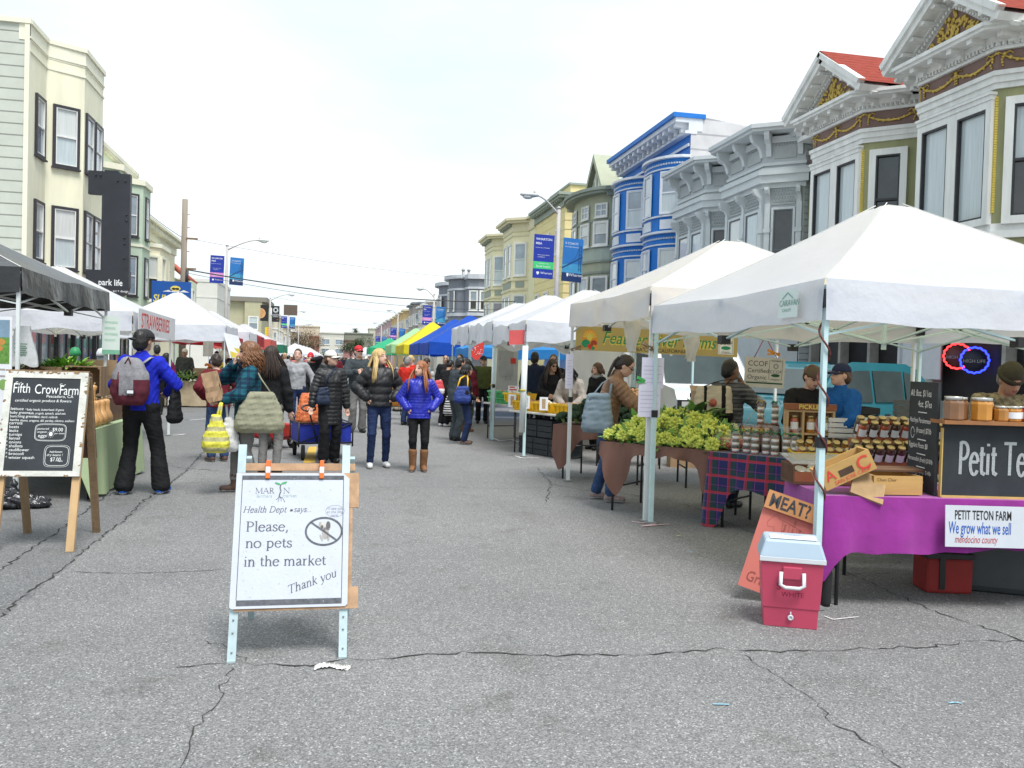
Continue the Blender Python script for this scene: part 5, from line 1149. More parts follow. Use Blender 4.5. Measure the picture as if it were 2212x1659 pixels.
# ==== tables, cloths, crates
def TL(x,y,deg,z=0):return rotz(R(deg),(x,y,z))
def table(label,x,y,deg,L_,D,z=.73,topm=None,legs=True,group='folding tables',legd=.06):
 o=thing('folding_table',label,'table',(x,y,0),R(deg),group)
 b=MB();b.box(0,L_,0,D,z-.035,z);b.build('tabletop',topm or mat('plastic_tabletop',(.62,.60,.55),.5,.05),o,bev=.008)
 if legs:
  for a in(.12,L_-.12):
   for d in(legd,D-legd):
    b=MB();b.tube([(a,d,0),(a,d,z-.03)],.014,8);b.build('leg',mat('dark_table_leg',(.05,.05,.055),.4,.1,metal=.3),o)
   b=MB();b.tube([(a,legd,.25),(a,D-legd,.25)],.011,6);b.build('leg_brace',MATS['dark_table_leg'],o)
 return o
def cloth(label,x,y,deg,L_,D,z,m,drop,name='tablecloth',fold=.03,nf=9,back=False,seed=0,sides=True):
 """one draped sheet: top plus a hanging skirt round left, front and right; drop(s) with s 0..1 along that path"""
 rn=random.Random(seed);ph=[rn.uniform(0,6)for _ in range(6)];o=.012
 path=([(-o,D)]+[(-o,D*(1-i/6))for i in range(1,6)]if sides else[])
 path+=[(-o+.0,-o)]*1+[(L_*i/40,-o)for i in range(0,41)]+[(L_+o,-o)]
 if sides:path+=[(L_+o,D*i/6)for i in range(1,7)]
 n=len(path);b=MB()
 ctr=(L_/2,D/2);nrm=[]
 for i,p in enumerate(path):
  q0,q1=path[max(0,i-1)],path[min(n-1,i+1)];d=Vector((q1[0]-q0[0],q1[1]-q0[1]));
  d=d.normalized()if d.length>1e-6 else Vector((1,0));nrm.append(Vector((d.y,-d.x)))
 def g(u,t):
  i=min(n-1,int(round(u*(n-1))));p=path[i];s=i/(n-1)
  k=t*(fold*(math.sin(s*nf*6.28+ph[0])+.5*math.sin(s*nf*2.3*6.28+ph[1]))+fold*.9)
  h=drop(s);return Vector((p[0]+nrm[i].x*k,p[1]+nrm[i].y*k,z+.006-.01*min(1,t*5)-h*t+.004*math.sin(s*40+ph[2])*t))
 b.grid(g,n-1,10)
 b.grid(lambda u,v:Vector((-o+(L_+2*o)*u,-o+(D+o)*v,z+.006+.003*math.sin(u*9+ph[3])*math.sin(v*6))),12,5)
 ob=b.build(name,m);ob.location=(x,y,0);ob.rotation_euler=(0,0,R(deg));return tag(ob,label,'tablecloth')
def crate(name,label,M,w,d,h,m,cat='crate',slats=3,group=None,open_=True,th=.012,mi2=None):
 """slatted open crate; M world matrix of its lower front-left corner"""
 o=thing(name,label,cat,M.translation,0,group);Q=MT_(-M.translation)@M
 b=MB(Q);b.box(0,w,0,d,0,th);sh=h/slats
 for q in range(slats):
  z0,z1=q*sh+.004,(q+1)*sh-.006
  b.box(0,w,0,th,z0,z1);b.box(0,w,d-th,d,z0,z1);b.box(0,th,th,d-th,z0,z1);b.box(w-th,w,th,d-th,z0,z1)
 for x in(th,w-th-.02):
  for y in(th,d-th-.02):b.box(x,x+.02,y,y+.02,th,h-.004)
 b.build('body',m,o);return o
def cbox(label,M,w,d,h,m=None,flaps=True,text=None,name='cardboard_box',group=None,col=None):
 o=thing(name,label,'box',M.translation,0,group);Q=MT_(-M.translation)@M;t=.006
 b=MB(Q);b.box(0,w,0,d,0,t);b.box(0,w,0,t,t,h);b.box(0,w,d-t,d,t,h);b.box(0,t,t,d-t,t,h);b.box(w-t,w,t,d-t,t,h);bd=b.build('body',m or card,o)
 if flaps:
  f=MB(Q);f.box(0,w,-.0,.004,0,d*.4,0,MT_((0,0,h))@MR_(R(110),4,'X'));f.box(0,w,0,.004,0,d*.4,0,MT_((0,d,h))@MR_(R(-60),4,'X'));f.build('flap',m or card,o)
 if text:
  l=MB(Q);fr=lambda x,z:(x,-.002,z)
  for tx,sz,x,z,mi in text:l.text(tx,sz,fr(x,z),(1,0,0),(0,0,1),mi)
  l.build('print',[col or mat('box_print',(.1,.07,.05),.8),red_ink],bd)
 return o
def jar(label,M,r,h,body,lidm,lab=True,group=None,labm=None,oct_=False,proto={}):
 key=(round(r,4),round(h,4),body.name,lidm.name,lab,oct_)
 if key in proto:
  c=copy_tree(proto[key]);c.matrix_world=M;c['label']=label
  if group:c['group']=group
  elif 'group' in c:del c['group']
  return c
 o=thing('jar',label,'jar',(0,0,0),0,group)
 b=MB();b.lathe([(r*.9,0),(r,.008),(r,h*.72),(r*.93,h*.80),(r*.8,h*.84),(r*.8,h*.86)],8 if oct_ else 14,0,None,not oct_);b.build('glass',body,o)
 b=MB();b.lathe([(r*.86,h*.85),(r*.86,h*.985),(r*.82,h),(0,h)],14);b.build('lid',lidm,o)
 if lab:
  b=MB();n=7;vs=[]
  for q in range(n+1):
   a=R(-150+q*120/n);vs+=[(math.cos(a)*(r+.001),math.sin(a)*(r+.001),h*.2),(math.cos(a)*(r+.001),math.sin(a)*(r+.001),h*.62)]
  b.add(vs,[(2*q,2*q+2,2*q+3,2*q+1)for q in range(n)],0,True);b.build('label',labm or paper,o)
 o.matrix_world=M;proto[key]=o
 return o
def leafmesh(b,base,dirv,ln,wd,mi=0,curl=.3,n=3):
 d=Vector(dirv).normalized();s=d.cross(Vector((0,0,1)))
 if s.length<.05:s=Vector((1,0,0))
 s.normalize();up=s.cross(d).normalized();vs=[]
 for i in range(n+1):
  t=i/n;w=wd*(.25+1.5*t*(1-t)*1.3)if i<n else wd*.12
  c=Vector(base)+d*ln*t-up*curl*ln*t*t;vs+=[c-s*w+up*w*.35,c-up*.0,c+s*w+up*w*.35]
 b.add(vs,[(3*i+k,3*i+k+1,3*i+k+4,3*i+k+3)for i in range(n)for k in(0,1)],mi,True)
def leafclump(name,label,loc,rx,ry,h,n,mats,ln=(.06,.14),wd=(.015,.03),up=.5,cat='greens',group=None,seed=0,kind=None):
 rn=random.Random(seed);random.seed(seed);b=MB()
 for q in range(n):
  a,r_=rn.uniform(0,6.283),math.sqrt(rn.random());x,y=rx*r_*math.cos(a),ry*r_*math.sin(a);z=h*(1-r_**2)*rn.uniform(.35,1)
  d=Vector((math.cos(a)*r_+rn.uniform(-.5,.5),math.sin(a)*r_+rn.uniform(-.5,.5),up+rn.uniform(-.3,.5)))
  leafmesh(b,(x,y,z),d,rn.uniform(*ln),rn.uniform(*wd),rn.randrange(len(mats)),rn.uniform(.1,.6))
 o=b.build(name,mats);o.location=loc;return tag(o,label,cat,group)
lf_g=mat('leaf_green',(.09,.22,.03),.6,.3,9);lf_b=mat('bright_leaf_green',(.20,.42,.05),.55,.25,9);lf_d=mat('dark_leaf_green',(.03,.085,.02),.6,.3,9);lf_p=mat('purple_leaf',(.12,.05,.07),.6,.3,9);lf_br=mat('bronze_leaf',(.13,.07,.03),.6,.4,9);lf_pale=mat('pale_rib_green',(.42,.50,.28),.6,.2,9);lf_mid=mat('cauliflower_leaf',(.16,.30,.08),.55,.25,14)
PD=-10.9;P0=(3.2,5.1)
TP=TL(*P0,PD)
table('folding table under the purple cloth, nearest on the right',*P0,PD,2.3,.76,group=None)
purple=mat('purple_cloth',(.26,.02,.24),.9,.14,5,bump=.35,bs=5,sheen=.3)
cloth('bright purple cloth draped over the nearest right table',*P0,PD,2.3,.76,.735,purple,lambda s:.36+.22*math.exp(-((s-.115)/.035)**2)-.12*max(0,(s-.33))*2+.006*math.sin(s*60),fold=.022,nf=7,seed=3)
plaid=mat('plaid_cloth',(.016,.018,.10),.9,.1,8,wave=[(0,5.2,(.012,.05,.04,.75),.42),(2,6.0,(.012,.045,.05,.6),.42),(0,5.2,(.34,.02,.035,.7),.15),(2,6.0,(.44,.025,.04,.8),.16),(0,10.4,(.26,.05,.2,.55),.08),(2,12,(.26,.05,.2,.5),.08)],sheen=.2)
PL0,PLD=(3.66,7.86),-51.5
TPL=TL(*PL0,PLD)
table('folding table under the plaid cloth',*PL0,PLD,2.1,.76,group=None)
cloth('dark blue and red plaid blanket over the pickle table',*PL0,PLD,2.1,.76,.735,plaid,lambda s:.34+.40*math.exp(-((s-.13)/.06)**4)+.02*math.sin(s*40),fold=.028,nf=6,seed=5)
brown=mat('brown_cloth',(.165,.085,.065),.9,.1,4,bump=.15,bs=90)
RO0,ROD=(2.86,8.86),-47
TRO=TL(*RO0,ROD)
table('folding table under the brown cloth, loaded with green cauliflowers',*RO0,ROD,1.36,.80,group=None)
cloth('brown cloth with hanging corners under the cauliflowers',*RO0,ROD,1.36,.80,.735,brown,lambda s:.10+.44*math.exp(-((s-.24)/.08)**2)+.34*math.exp(-((s-.80)/.055)**2)+.02*math.sin(s*30),fold=.045,nf=5,seed=7)
BR0,BRD=(2.98,11.35),-38
TBR=TL(*BR0,BRD)
table('folding table under the brown cloth beneath the broccoli',*BR0,BRD,1.3,.8,group=None)
cloth('brown cloth with one long hanging corner under the broccoli',*BR0,BRD,1.3,.8,.735,brown,lambda s:.16+.44*math.exp(-((s-.2)/.1)**2),fold=.04,nf=5,seed=8)
# ---- cauliflowers (lime green, pointed florets)
rom=mat('lime_cauliflower',(.46,.52,.05),.7,.3,22,col2=(.62,.66,.16))
def cauli(seed):
 random.seed(seed);o=thing('cauliflower','lime green pointed cauliflower in the heap on the brown cloth','cauliflower',(0,0,0),0,'cauliflowers heaped on the brown table')
 b=MB();ga=2.39996;n=30
 for i in range(n):
  t=(i+.5)/n;th=math.acos(1-t*1.12);a=i*ga
  d=Vector((math.sin(th)*math.cos(a),math.sin(th)*math.sin(a),math.cos(th)));r=.068
  p=Vector((d.x*.066,d.y*.066,d.z*.066+.05+.02*max(0,d.z)**3));s=(.014+.013*t)*ru_(.8,1.25)
  M0=frame(p-d*.012,d.orthogonal().normalized(),d.cross(d.orthogonal()).normalized(),d)
  b.lathe([(s*1.2,0),(s*1.05,.012),(s*.62,.027),(.0,.042)],7,0,M0);[b.lathe([(s*.5,0),(s*.3,.012),(0,.02)],5,0,M0@MT_((s*.85*math.cos(k*2.09+i),s*.85*math.sin(k*2.09+i),.006)))for k in range(3)]
 b.ico((0,0,.05),(.066,.066,.06),0,10,6);b.build('head',rom,o)
 l=MB()
 for q in range(8):
  a=q*.8+ru_(-.2,.2);leafmesh(l,(.055*math.cos(a),.055*math.sin(a),.01),(math.cos(a)*.6,math.sin(a)*.6,ru_(.7,1.3)),ru_(.085,.14),ru_(.028,.044),q%3,ru_(.0,.8),4)
 l.build('leaves',[lf_mid,lf_d,lf_g],o);return o
CP=[cauli(s)for s in(1,2,3)];used=[False]*3;rn=random.Random(4);cnt=0
def place(protos,usedl,k,M):
 o=protos[k]if not usedl[k]else copy_tree(protos[k]);usedl[k]=True;o.matrix_world=M;return o
for lay,(z,ma,mb,na,nb_)in enumerate(((.745,.03,.05,10,5),(.825,.10,.18,8,4),(.90,.22,.30,6,3),(.96,.40,.40,4,2))):
 for i in range(na):
  for j in range(nb_):
   if lay==0 and 1<j and 1<i<na-2:continue
   a=ma+(1.36-2*ma)*(i+.5*(j%2)*.9+.25)/na;b_=mb+(.78-mb-.06)*(j+.3)/nb_
   M=TRO@MT_((a+rn.uniform(-.02,.02),b_+rn.uniform(-.02,.02),z+rn.uniform(-.01,.03)+.02*b_))@MR_(rn.uniform(0,6),4,'Z')@MR_(R(rn.uniform(5,60)),4,Vector((rn.uniform(.3,1),rn.uniform(-.6,.6),0)))@Matrix.Scale(rn.uniform(.82,1.12),4)
   # tip the heads toward the shopper side
   M=TRO@MT_((a+rn.uniform(-.02,.02),b_+rn.uniform(-.02,.02),z+rn.uniform(-.01,.03)+.03*b_))@MR_(R(rn.uniform(0,60)),4,'X')@MR_(R(rn.uniform(-30,30)),4,'Y')@MR_(rn.uniform(0,6),4,'Z')@Matrix.Scale(rn.uniform(.78,1.12),4)
   place(CP,used,cnt%3,M);cnt+=1
leafclump('loose_leaves','big loose green leaves at the back of the cauliflower heap',TRO@Vector((.82,.62,1.02)),.22,.1,.10,24,[lf_g,lf_mid,lf_d],(.12,.2),(.06,.09),.4,'leaves',seed=2)
# ---- broccoli
brc=mat('broccoli_green',(.035,.075,.035),.8,.3,60,bump=.8,bs=220)
def broc(seed):
 random.seed(seed);o=thing('broccoli','dark green broccoli crown in the pile on the brown cloth','broccoli',(0,0,0),0,'broccoli crowns piled on the second brown table')
 b=MB()
 for q in range(30):
  t=(q+.5)/30;th=math.acos(1-t*1.05);a=q*2.39996;d=Vector((math.sin(th)*math.cos(a),math.sin(th)*math.sin(a),math.cos(th)))
  b.ico((d.x*.07,d.y*.07,d.z*.045+.05),.026+ru_(0,.006),0,6,4,.15)
 b.build('crown',brc,o);s=MB();s.lathe([(.02,-.03),(.024,.03),(.03,.06)],8);s.build('stalk',mat('broccoli_stalk',(.2,.3,.1),.7),o);return o
BP=[broc(5),broc(6)];used=[False]*2;cnt=0
for lay,(z,ma,na,nb_)in enumerate(((.77,.04,8,4),(.85,.14,6,3),(.93,.3,5,2),(1.0,.5,3,1))):
 for i in range(na):
  for j in range(nb_):
   a=ma+(1.3-2*ma)*(i+.5)/na;b_=.08+.12*lay+.17*j
   if b_>.8:continue
   place(BP,used,cnt%2,TBR@MT_((a+rn.uniform(-.02,.02),b_,z+rn.uniform(0,.03)+.1*b_))@MR_(rn.uniform(0,6),4,'Z')@MR_(R(rn.uniform(0,45)),4,'X')@Matrix.Scale(rn.uniform(.9,1.2),4));cnt+=1
   # ---- plastic bags of carrots, kale crate behind
clear=mat('clear_bag',(.8,.82,.84),.12,.05,3,alpha=.13,spec=.8);bagw=mat('white_plastic_bag',(.72,.73,.74),.35,.06,4,tl=(.7,.7,.7,.4),bump=.4,bs=14)
for q in range(3):
 M=TPL@MT_((-.05+.1*q,.30+.05*(q%2),.745));o=thing('bagged_carrots','clear bag of orange carrots heaped beside the gift packs','bag',M.translation,0,'bags of carrots');b=MB()
 for i in range(20):x=(ru_(-.08,.08),ru_(-.06,.06),ru_(.03,.1));dd=Vector((ru_(-1,1),ru_(-.5,.5),ru_(-.2,.2))).normalized()*.06;b.tube([Vector(x)-dd,Vector(x)+dd],[.019,.008],6)
 b.build('carrots',mat('carrot_orange',(.50,.13,.06),.5,.2),o);g=MB();g.ico((0,0,.07),(.12,.10,.075),0,12,7,.1);g.tube([(0,.03,.13),(.02,.05,.18)],[.03,.045],8,0,False);g.build('wrapping',clear,o)
for q,(a,b_)in enumerate(((.75,1.0),(1.15,1.0))):
 M=TRO@MT_((a,b_,.62));crate('produce_crate','dark crate of leafy kale behind the cauliflowers, '+('left' if q==0 else 'right')+' of two',M,.38,.3,.16,dkwood)
 leafclump('kale_bunch','dark curly kale filling the '+('left' if q==0 else 'right')+' crate behind the cauliflowers',M@Vector((.19,.15,.12)),.2,.15,.14,90,[lf_d,lf_g,lf_pale]if q==0 else[lf_d,lf_g],(.08,.16),(.02,.045),.6,seed=20+q)
table('low stand holding the kale crates behind the cauliflowers',*(TRO@Vector((.65,.92,0)))[:2],ROD,.95,.4,.61,wood,group=None)
# ---- pickle table goods
honey=mat('amber_preserve',(.40,.17,.03),.15,.2,9,spec=.6,coat=.8);amber2=mat('orange_preserve',(.52,.22,.03),.15,.15,9,spec=.6,coat=.8);brownp=mat('brown_preserve',(.22,.105,.05),.15,.2,9,spec=.6,coat=.8);dkjar=mat('dark_chutney',(.07,.035,.02),.12,.3,9,coat=.8);olivej=mat('olive_pickle',(.30,.24,.08),.15,.25,12,coat=.8);redj=mat('red_pickle',(.42,.09,.04),.15,.2,12,coat=.8)
silver=mat('silver_lid',(.58,.58,.56),.3,.06,metal=.8);goldlid=mat('brass_lid',(.42,.33,.16),.3,.1,metal=.7);blklid=mat('black_lid',(.03,.03,.03),.4)
def gift(M,label,group):
 o=thing('gift_pack',label,'gift pack',M.translation,M.to_euler().z,group)
 for q in range(3):
  b=MB();z=q*.062;b.lathe([(.03,z),(.034,z+.006),(.034,z+.042),(.03,z+.046)],12,0);b.lathe([(.0345,z+.012),(.0345,z+.036)],12,1);b.lathe([(.032,z+.046),(.032,z+.0605),(0,z+.061)],12,2);b.build('jar',[(redj,olivej,honey)[q],paper,blklid],o)
 b=MB();b.lathe([(.042,.0),(.045,.1),(.042,.19),(.012,.215),(.03,.25),(.055,.285)],11,0,None,True);b.build('cellophane',clear,o)
 b=MB();b.lathe([(.016,.21),(.018,.216),(.016,.222)],8);[b.tube([(0,-.016,.216),(sx*.03,-.03,.235),(sx*.05,-.028,.2)],.004,4)for sx in(-1,1)];b.build('ribbon',(grn_ink,mat('gold_ribbon',(.5,.35,.1),.5),grn_ink)[len(label)%3],o);return o
for q in range(7):gift(TPL@MT_((.20+.10*q,.13+.03*(q%2),.742))@MR_(R(30),4,'Z'),'small stacked jars wrapped in cellophane, in the row on the plaid cloth','gift packs in a row on the plaid cloth')
brl=thing('barrel_stand','half barrel of dark staves carrying a carved gift pack sign','barrel',TPL@Vector((.34,.56,.742)),R(PLD+30))
b=MB();b.lathe([(.155,0),(.145,.10),(.125,.22),(.11,.27),(.105,.275),(0,.276)],20);b.build('staves',mat('barrel_staves',(.11,.05,.03),.55,.5,3,aniso=(.6,.6,9)),brl)
gs=thing('price_board','small carved wooden board with yellow capitals hung on the barrel','sign',brl.matrix_world.translation if False else(TPL@Vector((.30,.38,.96))),0)
b=MB();ex=Vector((math.cos(R(PLD+38)),math.sin(R(PLD+38)),0));FM=frame((0,0,0),ex,Vector((-ex.y,ex.x,0)),(0,0,1));b.T=FM;b.box(-.15,.15,0,.015,-.03,.035);bp=b.build('board',mat('rust_wood',(.26,.09,.04),.6,.15,8),gs)
b=MB(FM);b.text('GIFT PACK $21',.046,(0,-.002,-.014),(1,0,0),(0,0,1),0,'CENTER',0,.95,.012);b.build('lettering',yel_ink,bp)
b=MB(FM);[b.tube([(sx*.13,.005,.035),(sx*.01,.05,.2)],.003,5)for sx in(-1,1)];b.build('string',mat('jute_string',(.42,.32,.2),.9),gs)
for q in range(2):gift(TPL@MT_((.27+.15*q,.54,1.02))@MR_(R(30),4,'Z'),('left' if q==0 else 'right')+' cellophane jar stack on top of the barrel','gift packs on the barrel')
shf=thing('display_shelf','wooden shelf of pickle jars with carved header','shelf',TPL@Vector((.62,.34,.742)),R(PLD+36))
b=MB();W2=.46
for x in(0,.15,.31,W2-.02):b.box(x,x+.02,0,.12,0,.44)
for z in(0,.2,.42):b.box(.02,W2-.02,.002,.118,z,z+.018)
b.box(0,W2,.121,.128,0,.44);b.build('frame',pine,shf)
b=MB();b.box(-.01,W2+.01,-.01,.10,.442,.50,0);h_=b.build('header',MATS['rust_wood'],shf);b=MB();b.text('PICKLED',.062,(W2*.5,-.012,.452),(1,0,0),(0,0,1),0,'CENTER',0,1.0,.012);b.build('lettering',yel_ink,h_)
MS=MT_(shf.location)@MR_(R(PLD+36),4,'Z')
for q,x in enumerate((.085,.24,.38)):
 for r_,z in enumerate((.019,.219)):jar('tall pickle jar on the %s shelf, %s bay of the wooden rack'%(('lower','upper')[r_],('left','middle','right')[q]),MS@MT_((x,.055,z)),.042,.165,(olivej,redj,honey)[(q+r_)%3],goldlid)
ty=thing('display_tray','yellow sloping tray with pickle jars','tray',TPL@Vector((.86,-.0,.742)),R(PLD+36));b=MB();b.add([(0,0,0),(.95,0,0),(.95,.2,0),(0,.2,0),(-.04,-.03,.07),(.99,-.03,.07),(.99,.23,.09),(-.04,.23,.09)],[(0,1,2,3),(0,1,5,4),(1,2,6,5),(2,3,7,6),(3,0,4,7)]);b.build('pan',mat('tray_yellow',(.66,.42,.02),.5,.08),ty,solid=.012)
MT=MT_(ty.location)@MR_(R(PLD+36),4,'Z')
for q in range(11):
 for r_ in range(2):jar('pickle jar lying in the yellow tray, %s row'%('front','back')[r_],MT@MT_((.05+.083*q,.05+.09*r_,.03+.045*r_))@MR_(R(38),4,'X'),.037,.10+.02*r_,(redj,olivej,honey,olivej)[(q+r_)%4],goldlid,True,'jars in the yellow tray')
leafclump('loose_roots','knobbly brown horseradish roots in front of the wooden pickle rack',TPL@Vector((.8,.03,.75)),.12,.05,.03,1,[kraft],seed=1)
# sauce tiers
td=thing('display_tiers','two stepped brown racks of sauce and relish jars with carved fronts','rack',(3.98,5.82,0),R(-12));b=MB()
b.box(-.12,.85,.0,.20,.80,.86);b.box(.02,.85,.24,.42,.97,1.03);b.box(-.12,.85,.0,.018,.86,.885);b.box(.02,.85,.24,.258,1.03,1.055)
for x in(.05,.8):b.box(x,x+.03,.26,.29,.80,.97);b.box(x,x+.03,.02,.05,.74,.80);b.box(x,x+.03,.38,.41,.74,.97)
tf=b.build('tiers',MATS['rust_wood'],td);b=MB()
b.text('CHUTNEY',.062,(-.08,-.002,.812),(1,0,0),(0,0,1),0);b.text('SAUCE   RELISH',.062,(.10,.238,.985),(1,0,0),(0,0,1),0);b.build('lettering',yel_ink,tf)
MD=MT_((3.98,5.82,0))@MR_(R(-12),4,'Z')
for q in range(11):
 for r_ in range(2):jar('dark chutney bottle lying on the lower rack',MD@MT_((-.07+.082*q,.04+.07*r_,.87+.035*r_))@MR_(R(28),4,'X'),.034,.15,dkjar,goldlid,True,'bottles on the lower rack')
for q in range(9):
 for r_ in range(2):jar('relish bottle lying on the upper rack',MD@MT_((.06+.085*q,.27+.06*r_,1.04+.035*r_))@MR_(R(25),4,'X'),.034,.15,(redj,dkjar)[(q+r_)%2],goldlid,True,'bottles on the upper rack')
table('table with pale green top holding the sauce racks',3.75,5.86,-12,1.4,.6,.738,mat('pale_green_top',(.45,.5,.33),.6,.05),group=None)
# purple table goods
def onP(a,b,z=.745,rz=0,rx=0,ry=0):return TP@MT_((a,b,z))@MR_(R(rz),4,'Z')@MR_(R(ry),4,'Y')@MR_(R(rx),4,'X')
boxwood=mat('box_pine',(.48,.29,.10),.65,.18,7,aniso=(.15,1,1))
cc=thing('wooden_crate','tilted orange wooden crate with large red initial and red stencilled town','crate',onP(.0,.02).translation,0)
Q=MT_(-onP(.0,.02).translation)@onP(.02,.03,.765,-4,0,-27)
b=MB(Q);b.box(0,.36,0,.012,0,.14);b.box(0,.36,.19,.202,0,.14);b.box(.0,.012,.012,.19,0,.14);b.box(.348,.36,.012,.19,0,.14);b.box(.012,.348,.012,.19,0,.012);b.box(.12,.22,-.002,.0,.045,.09,1)
cbw=b.build('body',[boxwood,dkjar],cc);b=MB(Q);b.text('C',.13,(.245,-.004,.03),(1,0,0),(0,0,1),0,'LEFT',0,1,.01);b.text('A',.1,(.03,-.004,.05),(1,0,0),(0,0,1));b.text('SAN JOSE CALIF.',.036,(.07,-.004,.012),(1,0,0),(0,0,1));b.text('ORIGINAL',.04,(.363,.03,.09),(0,1,0),(0,0,1));b.build('stencil',red_ink,cbw)
fl_=thing('plywood_board','loose square plywood lid leaning below the tilted crate','lid',onP(.28,.0).translation,0);b=MB(MT_(-onP(.28,.0).translation)@onP(.16,.0,.765,-8,0,0));b.box(-.0,.22,-.01,.006,0,.2,0,MR_(R(20),4,'Y')@MR_(R(-38),4,'X'));b.build('panel',mat('tan_ply',(.34,.22,.11),.8,.25,6),fl_)
wbx=thing('wooden_box','pine wine box with dark hinged lid standing open on the purple cloth','box',onP(.30,.02).translation,0)
Q=MT_(-onP(.30,.02).translation)@onP(.34,.05,.748,4);b=MB(Q);b.box(0,.34,0,.012,0,.125);b.box(0,.34,.24,.252,0,.125);b.box(0,.012,.012,.24,0,.125);b.box(.328,.34,.012,.24,0,.125);b.box(.012,.328,.012,.24,0,.01);wbb=b.build('body',boxwood,wbx)
b=MB(Q);b.text('Chun Chur',.03,(.02,-.002,.09),(1,0,0),(0,0,1));[b.text('lorem',.001,(.2,-.002,.0),(1,0,0),(0,0,1))for _ in()];[rect(b,.19,.30-.03*(q%2),.012+.014*q,.018+.014*q,Q@Vector((0,-.002,0)),Q.to_3x3()@Vector((1,0,0)),Q.to_3x3()@Vector((0,0,1)))for q in()];b.build('stencil',mat('brown_ink',(.16,.08,.03),.8),wbb)
b=MB(Q);b.box(-.1,.42,.13,.27,.127,.142,0,MR_(R(5),4,'X'));b.box(.0,.34,.1,.12,.142,.155);b.build('lid',dkwood,wbx)
kx=thing('sample_box','ribbed brown box with tilted glass lid and round silver tins','box',onP(-.02,.45).translation,0);Q=MT_(-onP(-.02,.45).translation)@onP(-.06,.46,.748,0);b=MB(Q)
b.box(0,.5,0,.26,0,.02);b.box(0,.012,.0,.26,.02,.14);b.box(.012,.5,0,.012,.02,.09,1);b.box(.012,.5,.248,.26,.02,.14,1)
for q in range(14):b.box(-.006,.0,.01+q*.0175,.02+q*.0175,.02,.14)
b.build('body',[dkwood,MATS['rust_wood']],kx);b=MB(Q);b.box(.0,.5,0,.30,0,.006,0,MT_((0,.02,.142))@MR_(R(9),4,'X'));b.build('glass_lid',mat('clear_lid',(.6,.63,.6),.08,.05,alpha=.3,spec=.9),kx)
for q,(a,b_,z)in enumerate(((.08,.1,.06),(.2,.16,.07),(.36,.15,.05),(.15,.06,.05))):jar('round silver lidded tin inside the ribbed sample box',onP(-.06,.46,.748)@MT_((a,b_,z))@MR_(R(25),4,'X'),.05,.05,olivej,silver,False,'tins in the ribbed box')
# chalkboard display
cd=thing('chalkboard_display','folding chalkboard price display with a jar shelf on the purple table','chalkboard',onP(.81,.04).translation,0)
Q=MT_(cd.location*-1)@onP(.79,.045,.745)
b=MB(Q);b.box(0,1.6,0,.018,.012,.485);mp_=b.build('front_panel',board,cd);b=MB(Q);b.box(-.008,0,-.006,.022,0,.46);b.box(0,1.6,-.008,.02,-.004,.012);b.build('edge_trim',mat('yellow_pine_trim',(.55,.38,.12),.6,.1),cd)
b=MB(Q);b.box(-.03,1.6,-.07,.12,.49,.515);b.build('shelf',mat('shelf_wood',(.30,.13,.05),.55,.2,8),cd)
Q2=Q@MT_((-.012,.03,0))@MR_(R(86),4,'Z')
b=MB(Q2);b.box(0,.46,-.0,.018,.0,.76);sp_=b.build('side_panel',board,cd)
b=MB(Q);pen(b,'Petit Teton',.335,Q@Vector((.10,-.0025,.13))if False else Vector((.10,-.0025,.155)),(1,0,0),(0,0,1),0,hand=True,thick=.062,ws=.46);b.build('chalk_writing',mat('smudged_chalk',(.36,.38,.39),.95,.25,90),mp_)
b=MB(Q2@frame((.45,.0205,0),(-1,0,0),(0,-1,0),(0,0,1)))
for t,s_,x,z in(('All: 8oz. $11ea',.066,.02,.66),('4oz. $7ea',.066,.15,.585),('Hachiya Persimmon',.05,.02,.475),('(frozen) $7/lb',.052,.13,.405),('Eggplant Pesto $8',.05,.02,.30),('Horseradish (fresh) $10/lb',.044,.01,.205),('Homemade Sausage $14/lb',.041,.01,.125),('- Creole',.038,.13,.09),('- Mild Italian',.038,.13,.06)):b.text(t,s_,(x,-.002,z),(1,0,0),(0,0,1),0,'LEFT',.08,.86)
for z in(.545,.355,.255,.165):b.box(.16,.30,-.003,-.002,z,z+.006)
line(b,[(.075+.03*math.cos(a_*.5),.40+.038*math.sin(a_*.5))for a_ in range(13)],.005,(0,-.002,0),(1,0,0),(0,0,1),0);b.build('chalk_writing',chalk,sp_)
MJ=onP(.79,.045,1.262)
for t,a,b_,r,h,m_ in(('tall brown preserve jar, first from the price panel',.055,-.01,.066,.155,brownp),('tall brown preserve jar half hidden behind the first',.13,.06,.06,.15,brownp),('tall golden preserve jar at the middle of the shelf',.24,-.01,.068,.152,amber2),('tall golden jar half hidden behind the golden one',.30,.06,.06,.15,honey),('short orange jar right of the golden jars',.375,-.01,.046,.10,honey),('short orange jar with white square label',.455,-.01,.05,.10,amber2),('short red orange jar behind the labelled one',.52,.04,.046,.10,redj),('short red jar near the right edge of the shelf',.575,-.01,.046,.10,honey),('short jar at the end of the shelf',.67,0,.05,.1,redj)):jar(t,MJ@MT_((a,b_,0)),r,h,m_,silver,'label' in t,None,None,True)
def wgs(L_,o,r,u):
 L_.text('PETIT TETON FARM',.085,o+r*.06+u*.18,r,u,0,'LEFT',0,.50,.012);L_.text('We grow what we sell',.112,o+r*.02+u*.088,r,u,1,'LEFT',.08,.40,.008);L_.text('mendocino county',.07,o+r*.06+u*.028,r,u,2,'LEFT',.25,.53)
